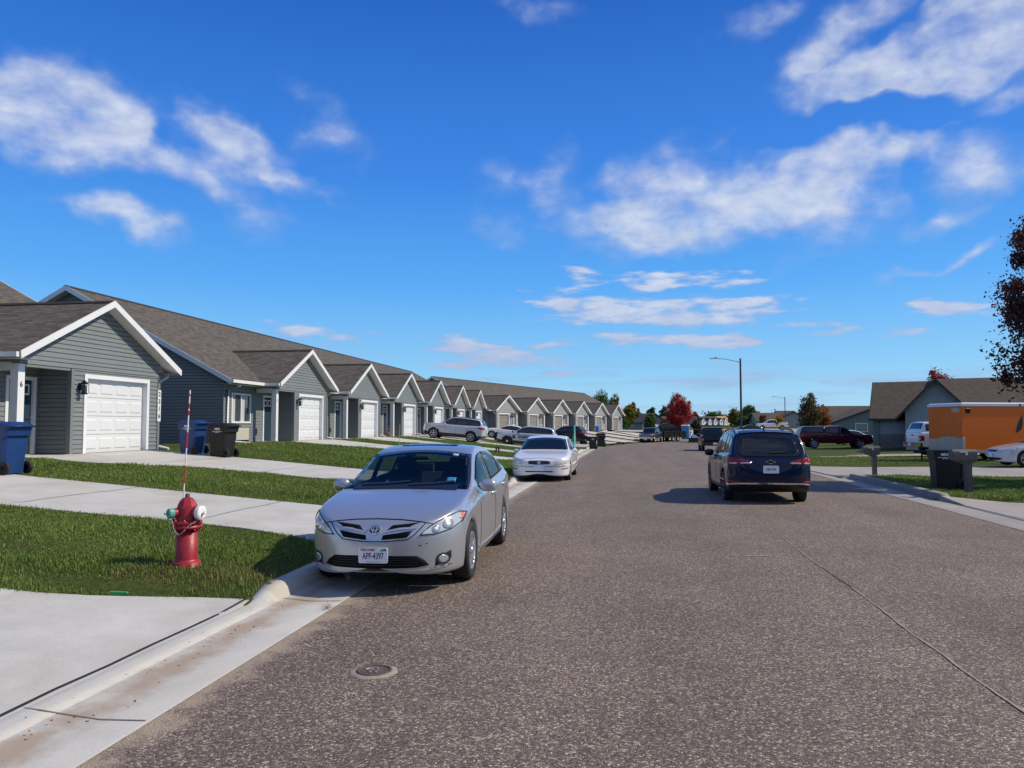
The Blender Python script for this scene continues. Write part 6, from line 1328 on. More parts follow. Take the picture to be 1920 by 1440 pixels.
def wheelie_bin(label, p, az, colour, open_lid=False, group='wheelie bins along the street', text=True, scale=1.0, name='wheelie_bin'):
    """local x: towards the wheels and handle"""
    root = empty(name, p, R(90) - az, label, 'wheelie bin', group); root.scale = (scale,) * 3
    def ring(x0, x1, w, z, c=.05): return [(x0 + c, -w, z), (x1 - c, -w, z), (x1, -w + c, z), (x1, w - c, z), (x1 - c, w, z), (x0 + c, w, z), (x0, w - c, z), (x0, -w + c, z)]
    m = MB(); m.hexa(ring(-.305, .25, .26, .02), ring(-.345, .29, .295, .74)); m.hexa(ring(-.345, .29, .295, .74), ring(-.355, .315, .30, .79)); m.hexa(ring(-.37, .35, .315, .79), ring(-.385, .375, .32, .96)); m.hexa(ring(-.405, .395, .338, .96), ring(-.405, .395, .338, 1.0))
    for y in (-1, 1):   # recessed side grips read as raised ribs
        m.hexa([(-.22, y * .262, .40), (-.12, y * .262, .40), (-.12, y * .28, .40), (-.22, y * .28, .40)][::y], [(-.22, y * .275, .56), (-.12, y * .275, .56), (-.12, y * .295, .56), (-.22, y * .295, .56)][::y])
    m.build('bin_body', colour, root)
    l = MB()
    if not open_lid:
        l.hexa(ring(-.425, .36, .350, .992), ring(-.42, .36, .345, 1.03)); l.hexa(ring(-.40, .34, .31, 1.03, .08), ring(-.30, .25, .22, 1.075, .1))
    else:
        l.hexa([(.42, -.33, .25), (.50, -.31, .25), (.50, .31, .25), (.42, .33, .25)], [(.40, -.345, 1.0), (.44, -.335, 1.0), (.44, .335, 1.0), (.40, .345, 1.0)])
    l.build('lid', colour, root)
    h = MB(); h.tube([(.36, -.28, .97), (.44, -.28, .985), (.44, .28, .985), (.36, .28, .97)], .018, 8); h.build('handle', colour, root)
    for y in (-.275, .275):
        w = MB(); s_ = 1 if y > 0 else -1; w.lathe([(.06, y - .03), (.125, y - .028), (.135, y), (.125, y + .028), (.06, y + .03)], 22, 'y', (.27, 0, .135)); wh = w.build('wheel', 'rubber', root)
        m2 = MB()
        for k in range(5): a = k * 1.2566; c, s2 = math.cos(a), math.sin(a); m2.hexa([(.27 + c * .02 - s2 * .013, y + s_ * .026, .135 + s2 * .02 + c * .013), (.27 + c * .02 + s2 * .013, y + s_ * .026, .135 + s2 * .02 - c * .013), (.27 + c * .1 + s2 * .013, y + s_ * .026, .135 + s2 * .1 - c * .013), (.27 + c * .1 - s2 * .013, y + s_ * .026, .135 + s2 * .1 + c * .013)], [(.27 + c * .02 - s2 * .008, y + s_ * .036, .135 + s2 * .02 + c * .008), (.27 + c * .02 + s2 * .008, y + s_ * .036, .135 + s2 * .02 - c * .008), (.27 + c * .1 + s2 * .008, y + s_ * .036, .135 + s2 * .1 - c * .008), (.27 + c * .1 - s2 * .008, y + s_ * .036, .135 + s2 * .1 + c * .008)])
        m2.build('wheel_hub', 'paint_grey', wh)
    if text:
        f = frame((.07, -.334, .86), (1, 0, 0), (0, 0, 1)); f2 = lambda z, x=.07: frame((x - (.21 if open_lid else .07), -.323, z), (1, 0, 0), (0, 0, 1))
        text_mesh('lettering', 'MDS', .095, 'decal_white', root, f2(.885), bold=.004)
        q = MB()
        for z, segs in ((.812, ((-.10, -.035), (-.015, .02), (.04, .11), (.13, .23))), (.782, ((.0, .06), (.075, .14)))):
            for a, b in segs: q.box(a - (.21 if open_lid else .07), b - (.21 if open_lid else .07), -.3335, -.318, z - .007, z + .007)
        q.build('small_print', 'decal_white', root)
    return root
azr = AZR + math.pi / 2
wheelie_bin('blue wheelie bin at the left photo edge beside the numbered porch post', gp(8, 889), azr + R(4), 'bin_blue')
wheelie_bin('blue wheelie bin standing against the long dark end wall', gp(362, 851), azr + R(8), 'bin_blue')
wheelie_bin('black wheelie bin below the first sliding window', gp(418, 857), azr + R(6), 'bin_black')
p = at(1112, 840, 66); wheelie_bin('black wheelie bin with a white mark at the road bend', (p.x, p.y, g(p.x, p.y) + .01), azr, 'bin_black')
p = at(1127, 837, 72); wheelie_bin('black wheelie bin without lettering behind the marked one at the bend', (p.x, p.y, g(p.x, p.y) + .01), azr - R(20), 'bin_black', text=False)
p = at(1126.5, 823, 82); wheelie_bin('black wheelie bin highest up the slope behind the two at the bend', (p.x, p.y, g(p.x, p.y) + .01), azr - R(20), 'bin_black', text=False, scale=1.1)
wheelie_bin('black wheelie bin with its lid hanging open beside the mailbox', gp(1776, 916), azr + R(2), 'bin_black', open_lid=True)

def mailbox(label, p, az):
    root = empty('mailbox', p, R(90) - az, label, 'mailbox', 'grey mailboxes across the road'); root.scale = (.82, .82, .95)      # local x points away from the road
    m = MB(); m.box(-.085, .085, -.085, .085, -.1, .76); m.box(-.055, .055, -.092, .092, 0, .70); m.hexa([(-.25, -.07, .76), (.09, -.09, .60), (.09, .09, .60), (-.25, .07, .76)], [(-.25, -.07, .77), (.09, -.09, .77), (.09, .09, .77), (-.25, .07, .77)]); m.build('post', 'mail_grey', root)
    b = MB(); b.hexa([(-.36, -.12, .77), (.16, -.12, .77), (.16, .12, .77), (-.36, .12, .77)], [(-.44, -.15, .83), (.20, -.15, .83), (.20, .15, .83), (-.44, .15, .83)]); b.box(-.45, .21, -.158, .158, .83, .90); b.box(-.455, .215, -.165, .165, .895, .915)
    pr = [(-.165, .915), (-.165, .995), (-.150, 1.045), (-.105, 1.09), (0, 1.105), (.105, 1.09), (.150, 1.045), (.165, .995), (.165, .915)]
    b.hexa([(-.455, y, z) for y, z in pr], [(.215, y, z) for y, z in pr]); bo = b.build('mail_compartment', 'mail_grey', root)
    d = MB(); d.hexa([(-.475, y * .93, .92 + (z - .92) * .94) for y, z in pr], [(-.455, y * .96, z) for y, z in pr]); d.tube([(-.475, -.04, 1.03), (-.50, -.03, 1.03), (-.50, .03, 1.03), (-.475, .04, 1.03)], .008, 6); d.build('front_door', 'mail_grey', bo)
    f = MB(); f.box(-.28, -.06, -.185, -.166, 1.02, 1.065); f.box(-.12, -.06, -.186, -.166, .955, 1.02); f.build('flag', 'flag_cream', root)
    return root
mailbox('grey mailbox beside the open black wheelie bin', gp(1816, 923), azr); mailbox('grey mailbox standing alone by the driveway, left of the white pickup', gp(1640, 892), azr)

def street_lamp(label, px, ytop, Y, az=AZR - math.pi / 2, arm=2.1, r=.10):
    p = at(px, ytop, Y); z0 = g(p.x, p.y); H = p.z - z0; root = empty('street_lamp', (p.x, p.y, z0), R(90) - az, label, 'street lamp', 'street lamps along the right side')
    m = MB(); m.tube([(0, 0, -.2), (0, 0, H * .5), (0, 0, H)], [r * 1.05, r * .95, r * .8], 14); m.build('pole', 'pole_bronze', root)
    m = MB(); m.lathe([(r * 2.2, -.1), (r * 2.2, .05), (r * 1.2, .22)], 14); m.build('pole_base', 'pole_bronze', root)
    m = MB(); m.tube([(0, 0, H - .38), (arm * .3, 0, H - .2), (arm * .65, 0, H - .04), (arm, 0, H + .02)], .035, 8); m.build('arm', 'lamp_grey', root)
    m = MB(); m.hexa([(arm - .1, -.09, H - .02), (arm + .70, -.15, H - .02), (arm + .70, .15, H - .02), (arm - .1, .09, H - .02)], [(arm - .1, -.06, H + .07), (arm + .60, -.10, H + .09), (arm + .60, .10, H + .09), (arm - .1, .06, H + .07)]); lh = m.build('lamp_head', 'lamp_grey', root)
    m = MB(); m.lathe([(.05, H + .08), (.05, H + .17), (.02, H + .19)], 10, 'z', (arm + .12, 0, 0)); m.build('photocell', 'black_metal', lh)
street_lamp('tall street lamp rising behind the dark blue crossover', 1388, 672, 71)
street_lamp('smaller looking street lamp left of the half bare maple', 1471.5, 744, 165)
street_lamp('thin distant street lamp just left of the tall one', 1381, 763, 262)

def valve_cover():
    p = gp(702, 1262); p = Vector((p.x, p.y, p.z)); s, t = to_st(p.x, p.y); u = (t + 2.78) / 9.2; z = float(road_z(s)) + .03 * (1 - (2 * u - 1) ** 2)
    root = empty('valve_cover', (p.x, p.y, z), 0, 'small round iron valve cover set in the asphalt', 'valve cover')
    m = MB(); n = 40; V = []; F = []
    for k in range(n): a = 2 * math.pi * k / n; j = random.uniform(.96, 1.06); V += [(.122 * math.cos(a), .122 * math.sin(a), .007), (.165 * j * math.cos(a), .155 * j * math.sin(a) - .012, .005), (.172 * j * math.cos(a), .162 * j * math.sin(a) - .012, -.003)]
    for k in range(n): q = (k + 1) % n; F += [(3 * k, 3 * k + 1, 3 * q + 1, 3 * q), (3 * k + 1, 3 * k + 2, 3 * q + 2, 3 * q + 1)]
    m.mesh(V, F, True); m.build('collar', 'seam_light', root)
    m = MB(); m.lathe([(.124, -.02), (.124, .012), (.108, .012), (.104, .007)], 36, caps=False); m.lathe([(.105, .006), (.001, .0065)], 36)
    m.cur = 1; m.box(-.05, .045, -.012, .002, .0062, .0125); m.box(-.03, -.016, -.06, .05, .0062, .0125); m.box(.012, .026, -.06, .05, .0062, .0125); m.tube([(-.075 * math.cos(a), -.02 + .075 * math.sin(a), .008) for a in np.linspace(.6, 2.2, 8)], .006, 5)
    m.build('lid', ['iron', 'chain_steel'], root)
valve_cover()
p = gp(222, 1117); m = MB(); m.hexa([(-.08, -.012, .0), (.08, .0, .0), (.085, .02, .0), (-.075, .012, .0)], [(-.08, -.01, .022), (.08, .0, .014), (.085, .018, .014), (-.075, .010, .022)]); o = m.build('litter', 'litter_green', loc=(p.x, p.y, p.z + .02)); tag(o, 'bright green plastic scrap on the edge of the near driveway', 'litter')

# weeds in the gutter and fallen leaves
for (px, py, lab) in ((655, 1096, 'wispy dry weed growing in the gutter before the silver saloon'), (612, 1140, 'low straw weed at the gutter edge near the kerb end')):
    p = gp(px, py); V = []; F = []
    for k in range(16 if py < 1100 else 60):
        a = random.uniform(0, 6.28); h = random.uniform(.04, .15) if py < 1100 else random.uniform(.015, .05); ln = random.uniform(.02, .10) if py < 1100 else random.uniform(.05, .22); w = .0014; ox, oy = random.gauss(0, .012), random.gauss(0, .012 if py < 1100 else .05)
        b = len(V); V += [(ox - w, oy, 0), (ox + w, oy, 0), (ox + math.cos(a) * ln, oy + math.sin(a) * ln, h)]; F.append((b, b + 1, b + 2))
    o = fast_mesh('weed', V, F, 'leaf_dry', attr=RNG.uniform(0, .7, len(F))); o.location = (p.x, p.y, p.z if p.z > .02 else .015); tag(o, lab, 'weed', 'dry weeds along the gutter')
mat('leaf_fallen', (.32, .13, .05), .8)
for k, (px, py, lab) in enumerate(((687, 885, 'fallen brown leaf on the lawn just left of the silver saloon roof'), (421, 881, 'fallen brown leaf on the second driveway'), (512, 1098, 'fallen pale leaf by the kerb end'), (1865, 935, 'fallen pale leaf on the right lawn'))):
    p = gp(px, py); m = MB(); m.mesh([(-.05, 0, .03), (0, -.035, .015), (.06, 0, .04), (0, .04, .02)], [(0, 1, 2), (0, 2, 3)]); o = m.build('fallen_leaf', 'leaf_fallen', loc=(p.x, p.y, p.z + .03)); o.rotation_euler = (0, .3, k * 1.3); tag(o, lab, 'leaf')

# stakes, posts, odds and ends
def simple(name, label, cat, mb, m_, loc, rz=0, group=None):
    o = mb.build(name, m_, loc=loc); o.rotation_euler = (0, 0, rz); return tag(o, label, cat, group)
p = at(1077, 826, 75); z = g(p.x, p.y); m = MB(); m.lathe([(.085, -.2), (.085, p.z + 1.45 - z), (.05, p.z + 1.5 - z), (.001, p.z + 1.51 - z)], 14); simple('marker_post', 'teal plastic utility marker post at the bend', 'marker post', m, 'teal', (p.x, p.y, z))
for k, (px, lab) in enumerate(((930.7, 'short dark stake on the lawn, left of a pair'), (935.3, 'short dark stake on the lawn, right of a pair'))):
    p = gp(px, 849); m = MB(); m.lathe([(.05, -.1), (.05, .30), (.035, .33)], 8); simple('stake', lab, 'stake', m, 'black_metal', p, group='pair of stakes on the lawn')
p = gp(748, 846); m = MB(); m.tube([(0, 0, -.1), (.03, 0, 1.2)], .012, 6); simple('snow_stake', 'thin pale driveway marker stake beyond the silver saloon', 'stake', m, 'ac_tan', p)
p = at(1120, 808, 113); m = MB(); m.lathe([(.28, 0), (.30, .05), (.29, .3), (.31, .45), (.29, .6), (.30, .86), (.28, .9), (.001, .9)], 16); simple('barrel', 'bright blue plastic barrel in front of a tan garage door', 'barrel', m, 'barrel_blue', (p.x, p.y, g(p.x, p.y)))
def doll():
    c = C2[2]; x, y = st(c - 2.75, -15.6 - .45); z = .985; root = empty('porch_doll', (x, y, z), 0, 'small straw figure in an orange top sitting by a porch post', 'doll')
    m = MB(); m.lathe([(.10, 0), (.12, .08), (.09, .22), (.045, .27), (.035, .29), (.075, .33), (.08, .38), (.05, .44), (.001, .455)], 12)
    for a in (-1, 1): m.tube([(a * .09, 0, .22), (a * .17, -.06, .12), (a * .15, -.12, .06)], [.035, .03, .022], 8); m.tube([(a * .05, -.04, .05), (a * .08, -.2, .05), (a * .08, -.26, .0)], [.045, .04, .035], 8)
    m.build('figure', 'leaf_fallen', root); m = MB(); m.lathe([(.13, .42), (.07, .44), (.06, .50), (.001, .56)], 12); m.build('hat', 'hydrant_red', root)
doll()
def garden_cart():
    p = at(1094, 829, 80); z = g(p.x, p.y); root = empty('utility_cart', (p.x, p.y, z), R(10), 'low grey utility cart behind the dark blue people carrier', 'cart')
    m = MB(); m.hexa([(-.85, -.5, .35), (.75, -.5, .35), (.75, .5, .35), (-.85, .5, .35)], [(-1.0, -.6, .95), (.9, -.6, .80), (.9, .6, .80), (-1.0, .6, .95)]); m.build('tub', 'paint_grey', root)
    for y in (-.5, .5): w = MB(); w.lathe([(.08, y - .08), (.27, y - .07), (.28, y), (.27, y + .07), (.08, y + .08)], 16, 'y', (0, 0, .27)); w.build('wheel', 'rubber', root)
    m = MB(); m.tube([(-.8, 0, .4), (-1.5, 0, .35)], .04, 6); m.build('tow_bar', 'black_metal', root)
garden_cart()

def enclosed_trailer():
    a = Vector((math.sin(R(84)), math.cos(R(84)), 0)); w = Vector((-a.y, a.x, 0)); C0 = at(1804.6, 850, 36); z0 = g(C0.x, C0.y); root = empty('enclosed_trailer', (C0.x, C0.y, z0), R(6), 'bright orange enclosed trailer with a white roof edge, cut off by the photo edge', 'trailer')
    # local x along the trailer towards its rear, y towards the house
    L_, Wd, zb, zt_ = 6.8, 2.45, .50, 2.62
    m = MB(); m.hexa([(0.04, 0, zb), (L_, 0, zb), (L_, Wd, zb), (.04, Wd, zb), (0, Wd * .5, zb)][:4], [(.04, 0, zt_), (L_, 0, zt_), (L_, Wd, zt_), (.04, Wd, zt_)]); m.build('box_body', 'trailer_orange', root)
    m = MB(); m.hexa([(.0, -.03, zt_ - .02), (L_ + .03, -.03, zt_ - .02), (L_ + .03, Wd + .03, zt_ - .02), (.0, Wd + .03, zt_ - .02)], [(.01, -.03, zt_ + .10), (L_ + .03, -.03, zt_ + .10), (L_ + .03, Wd + .03, zt_ + .10), (.01, Wd + .03, zt_ + .10)]); m.hexa([(.02, 0, zt_ + .10), (L_, 0, zt_ + .10), (L_, Wd, zt_ + .10), (.02, Wd, zt_ + .10)], [(.10, .08, zt_ + .15), (L_ - .1, .08, zt_ + .15), (L_ - .1, Wd - .08, zt_ + .15), (.10, Wd - .08, zt_ + .15)]); m.build('roof', 'trailer_white', root)
    m = MB(); m.box(.0, L_, -.02, Wd + .02, zb - .10, zb + .03); m.build('frame_rail', 'alu', root)
    m = MB(); n = 12; lo = [(.02, Wd * k / n, zb + .02) for k in range(n + 1)]; hi = [(.02, Wd * k / n, zb + .60 + .07 * math.sin(2 * math.pi * (k / n - .15))) for k in range(n + 1)]
    for k in range(n): m.hexa([lo[k], lo[k + 1], (.045, lo[k + 1][1], zb + .02), (.045, lo[k][1], zb + .02)], [hi[k], hi[k + 1], (.045, hi[k + 1][1], hi[k + 1][2]), (.045, hi[k][1], hi[k][2])])
    m.box(.02, .16, -.006, .02, zb + .02, zb + .66); m.build('stone_guard', 'alu', root)
    m = MB(); n = 20; m.face([(.032, .45 + .30 * math.cos(2 * math.pi * k / n), zt_ - .20 + .11 * math.sin(2 * math.pi * k / n)) for k in range(n)]); m.build('maker_oval', 'decal_gold', root)
    m = MB(); m.box(.22, .42, -.05, 0, zt_ - .34, zt_ - .14); m.hexa([(.22, -.05, zt_ - .34), (.42, -.05, zt_ - .34), (.42, 0, zt_ - .34), (.22, 0, zt_ - .34)], [(.22, -.05, zt_ - .14), (.42, -.05, zt_ - .14), (.42, 0, zt_ - .09), (.22, 0, zt_ - .09)]); m.build('side_vent', 'black_plastic', root)
    m = MB(); q = [(2.72, 1.32), (2.78, 1.62), (2.92, 1.95), (3.1, 2.2), (3.1, 1.75), (3.0, 1.48)]; m.hexa([(x, -.004, z) for x, z in q], [(x, .004, z) for x, z in q]); m.build('black_swoosh', 'ink_black', root)
    for x in (3.0, 3.85):
        for y in (.12, Wd - .12): t = MB(); t.lathe([(.14, y - .1), (.31, y - .1), (.335, y - .06), (.335, y + .06), (.31, y + .1), (.14, y + .1)], 20, 'y', (x, 0, .335)); wh = t.build('wheel', 'rubber', root); t = MB(); t.lathe([(.19, y - .105), (.05, y - .09), (.001, y - .09)], 16, 'y', (x, 0, .335)); t.build('rim', 'alloy', wh)
    for x in (2.1, ): 
        m = MB(); m.hexa([(2.45, -.20, .62), (4.4, -.20, .62), (4.4, 0, .62), (2.45, 0, .62)], [(2.6, -.20, .78), (4.25, -.20, .78), (4.25, 0, .78), (2.6, 0, .78)]); m.build('mudguard', 'alu', root)
    m = MB(); m.tube([(.05, .3, zb - .05), (-1.35, Wd / 2, zb - .08)], .05, 8); m.tube([(.05, Wd - .3, zb - .05), (-1.35, Wd / 2, zb - .08)], .05, 8); m.tube([(-1.2, Wd / 2, .05), (-1.2, Wd / 2, .85)], .04, 8); m.tube([(-1.3, Wd / 2, zb - .08), (-1.6, Wd / 2, zb - .06)], .06, 8); m.build('drawbar', 'black_metal', root)
enclosed_trailer()
def utility_trailer():
    h = R(205); tp_ = at(1256, 828, 106); cx, cy = tp_.x, tp_.y; root = empty('utility_trailer', (cx, cy, g(cx, cy)), R(90) - R(240), 'black high sided utility trailer behind the grey pickup at the bend', 'trailer')
    m = MB()
    for (a, b, c, d) in ((-2.0, 2.0, -1.0, -.94), (-2.0, 2.0, .94, 1.0), (-2.0, -1.94, -.94, .94), (1.94, 2.0, -.94, .94)): m.box(a, b, c, d, .62, 1.35)
    m.box(-2.0, 2.0, -.94, .94, .56, .62); m.box(-2.03, 2.03, -1.03, 1.03, 1.35, 1.42)
    for x in (-1.95, -.95, .0, .95, 1.95):
        for y in (-1.05, 1.0): m.box(x - .04, x + .04, y, y + .05, .58, 1.40)
    m.build('box_body', 'black_metal', root)
    for x in (-.45, .40):
        for y in (-1.1, 1.1): t = MB(); t.lathe([(.14, y - .1), (.33, y - .1), (.36, y - .06), (.36, y + .06), (.33, y + .1), (.14, y + .1)], 18, 'y', (x, 0, .36)); wh = t.build('wheel', 'rubber', root); t = MB(); t.lathe([(.18, y + .103 * (1 if y > 0 else -1)), (.001, y + .1 * (1 if y > 0 else -1))], 14, 'y', (x, 0, .36)); t.build('rim', 'alloy', wh)
    m = MB(); m.tube([(1.9, -.6, .55), (3.3, 0, .5)], .05, 6); m.tube([(1.9, .6, .55), (3.3, 0, .5)], .05, 6); m.build('drawbar', 'black_metal', root)
utility_trailer()
def portable_toilet():
    p = at(1285.5, 815, 122); z = p.z - 1.75 + 0; z = at(1285.5, 796.5, 112).z - 2.25; z = g(p.x, p.y); top = at(1285.5, 796.3, 122).z; H = top - z; root = empty('portable_toilet', (p.x, p.y, z), R(-20), 'blue portable toilet with a white roof beside the red maple', 'portable toilet')
    m = MB(); m.box(-.58, .58, -.58, .58, .0, H - .18)
    for k in range(5): m.box(-.50 + k * .22, -.42 + k * .22, -.60, -.58, .2, H - .3)
    m.build('cabin', 'potty_blue', root); m = MB(); m.hexa([(-.62, -.62, H - .18), (.62, -.62, H - .18), (.62, .62, H - .18), (-.62, .62, H - .18)], [(-.5, -.5, H), (.5, -.5, H), (.5, .5, H), (-.5, .5, H)]); m.build('roof', 'trailer_white', root)
    m = MB(); m.box(-.40, .40, -.605, -.585, .05, H - .35); m.build('door', 'potty_blue', root)
portable_toilet()
def skid_loader():
    p = at(1309, 824, 100); z = g(p.x, p.y); root = empty('skid_loader', (p.x, p.y, z), R(90) - R(200), 'white compact loader with a dark cab at the end of the road', 'loader')
    m = MB(); m.hexa([(-1.3, -.75, .45), (.9, -.75, .45), (.9, .75, .45), (-1.3, .75, .45)], [(-1.35, -.72, 1.15), (.6, -.72, 1.0), (.6, .72, 1.0), (-1.35, .72, 1.15)]); m.build('chassis', 'machine_white', root)
    m = MB()
    for y in (-.5, .5): m.tube([(.55, y, 1.0), (.45, y, 1.95), (-.55, y, 1.98), (-.75, y, 1.1)], .05, 6)
    m.box(-.6, .5, -.54, .54, 1.95, 2.03); m.cur = 1; m.box(-.55, .42, -.47, .47, 1.0, 1.95); m.build('cab', ['black_metal', 'car_glass'], root)
    for y in (-.92, .92): m = MB(); m.tube([(-1.2, y, 1.35), (.3, y, 1.3), (1.25, y, .55), (1.4, y, .35)], .09, 6); m.build('lift_arm', 'machine_white', root)
    m = MB(); m.hexa([(1.35, -1.0, .05), (2.1, -1.0, .05), (2.1, 1.0, .05), (1.35, 1.0, .05)], [(1.35, -1.0, .65), (1.6, -1.0, .65), (1.6, 1.0, .65), (1.35, 1.0, .65)]); m.build('bucket', 'black_metal', root)
    for x in (-.8, .5):
        for y in (-.85, .85): t = MB(); t.lathe([(.2, y - .13), (.40, y - .12), (.43, y), (.40, y + .12), (.2, y + .13)], 16, 'y', (x, 0, .43)); t.build('wheel', 'rubber', root)
skid_loader()
def street_sign():
    p = at(1418.5, 790.5, 130); z = g(p.x, p.y); root = empty('street_sign', (p.x, p.y, z), R(8), 'green street name sign on a thin post before the distant trees', 'street sign'); m = MB(); m.tube([(.3, 0, 0), (.3, 0, p.z - z)], .04, 6); m.build('post', 'lamp_grey', root); m = MB(); m.box(-.42, .42, -.02, .02, p.z - z, p.z - z + .24); m.build('sign_blade', 'sign_green', root)
street_sign()

# ------------------------------------------------------------------ bare ground and drives before the farthest terrace
def drape(name, quad, material, lift, n=14, kind='structure', label=None):
    V = []; A, B, C, D = [np.array(q) for q in quad]
    for i in range(n + 1):
        for j in range(n + 1):
            u, v = i / n, j / n; p = (A * (1 - u) + B * u) * (1 - v) + (D * (1 - u) + C * u) * v; V.append((p[0], p[1], g(p[0], p[1]) + lift))
    I = np.arange((n + 1) ** 2).reshape(n + 1, n + 1); F = np.stack([I[:-1, :-1], I[1:, :-1], I[1:, 1:], I[:-1, 1:]], -1).reshape(-1, 4); o = fast_mesh(name, V, F, material, smooth=True); tag(o, kind=kind); return o
d3 = np.array([math.sin(AZ3), math.cos(AZ3)]); n3_ = np.array([math.cos(AZ3), -math.sin(AZ3)]); P3 = np.array(p1)
def reach(o):   # how far from the facade the gutter lies
    k = 8.0
    while k < 22:
        q = o + n3_ * k; e, _ = edge_dist(np.array([q[0]]), np.array([q[1]]), LE)
        if e[0] < .95: return k
        k += .1
    return k
for i in range(-1, 6):
    a_, b_ = P3 + d3 * (8.83 * i + (2 if i < 0 else -2.6)), P3 + d3 * (8.83 * i + 6.3); drape('bare_earth', [a_ + n3_ * .2, b_ + n3_ * .2, b_ + n3_ * (reach(b_) - .3), a_ + n3_ * (reach(a_) - .3)], 'dirt', .05, 16)
for i in range(6):
    o_ = P3 + d3 * 8.83 * i; a_, b_ = o_ + d3 * -2.6, o_ + d3 * 1.9; drape('driveway', [a_ + n3_ * .05, b_ + n3_ * .05, b_ + n3_ * reach(b_), a_ + n3_ * reach(a_)], 'concrete', .16, 12)
drape('dry_field', [np.array((26, 128)), np.array((50, 165)), np.array((85, 150)), np.array((46, 118))], 'drygrass', .12, 10)
drape('dry_verge', [np.array((22.5, 108)), np.array((27, 122)), np.array((44, 117)), np.array((34, 108.5))], 'drygrass', .10, 8)

# ------------------------------------------------------------------ houses across the road and in the distance
def gable_block(root, o, a, ln, dp, hw, hr, wall, roof='shingle_brown', ov=.35, trim='dark_trim', axis='a', windows=()):
    """a block with its ridge along direction a; o = front-left corner at ground; depth goes to the left of a"""
    A = Vector((a[0], a[1], 0)); B = Vector((-a[1], a[0], 0))
    def P(u, v, z): q = A * u + B * v; return (o[0] + q.x, o[1] + q.y, o[2] + z)
    w = MB()
    siding(w, lambda u, z, n: P(u, -n, z), [(0, 0), (ln, 0), (ln, hw), (0, hw)], pitch=.18, off=.02); siding(w, lambda u, z, n: P(u, dp + n, z), [(0, 0), (ln, 0), (ln, hw), (0, hw)], pitch=.4, off=.02)
    for ue, sg in ((0, -1), (ln, 1)): siding(w, lambda u, z, n, ue=ue, sg=sg: P(ue + sg * n, u, z), [(0, 0), (dp, 0), (dp, hw), (dp / 2, hr - .1), (0, hw)], pitch=.18, off=.02)
    w.build('wall', wall, root)
    sl = (hr - hw) / (dp / 2); r = MB()
    for s_ in (0, 1):
        v0 = -ov if not s_ else dp + ov; z0 = hw - ov * sl; Ls = math.hypot(dp / 2 + ov, hr - z0)
        pts = [P(-ov, v0, z0), P(ln + ov, v0, z0), P(ln + ov, dp / 2, hr), P(-ov, dp / 2, hr)]; r.face(pts, [(0, 0), (ln, 0), (ln, Ls), (0, Ls)]); dn = [(x, y, z - .14) for x, y, z in pts]; r.face(dn[::-1], [(0, 0)] * 4)
    r.build('roof', roof, root)
    t = MB(); z0 = hw - ov * sl
    for v0, sg in ((-ov, -1), (dp + ov, 1)): t.hexa([P(-ov, v0, z0 - .17), P(ln + ov, v0, z0 - .17), P(ln + ov, v0 + sg * .08, z0 - .17), P(-ov, v0 + sg * .08, z0 - .17)], [P(-ov, v0, z0 + .0), P(ln + ov, v0, z0 + .0), P(ln + ov, v0 + sg * .08, z0 + .0), P(-ov, v0 + sg * .08, z0 + .0)])
    for ue, sg in ((-ov, -1), (ln + ov, 1)):
        for v0 in (-ov, dp + ov): t.hexa([P(ue, v0, z0 - .18), P(ue + sg * .05, v0, z0 - .18), P(ue + sg * .05, dp / 2, hr - .18), P(ue, dp / 2, hr - .18)], [P(ue, v0, z0 + .02), P(ue + sg * .05, v0, z0 + .02), P(ue + sg * .05, dp / 2, hr + .02), P(ue, dp / 2, hr + .02)])
    t.build('eaves_trim', trim, root)
    for (face, u, z, ww, hh) in windows:
        q = MB(); f = (lambda x, n, zz: P(x, -n, zz)) if face == 'front' else (lambda x, n, zz: P(-n, dp - x, zz))
        def bx(x0, x1, n0, n1, y0, y1): q.hexa([f(x0, n0, y0), f(x1, n0, y0), f(x1, n1, y0), f(x0, n1, y0)], [f(x0, n0, y1), f(x1, n0, y1), f(x1, n1, y1), f(x0, n1, y1)])
        bx(u - .09, u + ww + .09, .0, .06, z - .09, z + hh + .09); wo_ = q.build('window', 'white_trim', root); q = MB(); bx(u, u + ww, .05, .068, z, z + hh); q.build('pane', 'house_glass', wo_)
def bx_dir(az): return (math.sin(az), math.cos(az))
# the blue-grey house
a = bx_dir(R(119)); c0 = at(1641, 839.5, 60); c0.z = .0; root = empty('house', (0, 0, 0), 0, 'blue grey house with a brown roof and stone base beside the orange trailer', 'house')
gable_block(root, c0, a, 12, 9.2, 2.45, 5.3, 'house_blue')
st_ = MB(); A_ = Vector((a[0], a[1], 0)); B_ = Vector((-a[1], a[0], 0))
def HP(u, v, z): q = A_ * u + B_ * v; return (c0.x + q.x, c0.y + q.y, z)
st_.hexa([HP(-.06, -.09, -.2), HP(6.0, -.09, -.2), HP(6.0, .0, -.2), HP(-.06, .0, -.2)], [HP(-.06, -.09, 1.02), HP(6.0, -.09, 1.02), HP(6.0, .0, 1.02), HP(-.06, .0, 1.02)]); st_.build('stone_base', 'stone', root)
cp = MB(); cp.hexa([HP(-.12, -.16, -.1), HP(.28, -.16, -.1), HP(.28, .1, -.1), HP(-.12, .1, -.1)], [HP(-.12, -.16, 2.3), HP(.28, -.16, 2.3), HP(.28, .1, 2.3), HP(-.12, .1, 2.3)]); cp.build('corner_post', 'house_green', root)
o2_ = Vector((c0.x + A_.x * 4.3 - B_.x * 1.0, c0.y + A_.y * 4.3 - B_.y * 1.0, 0)); gable_block(root, o2_, a, 18, 11.0, 2.75, 5.45, 'house_blue')
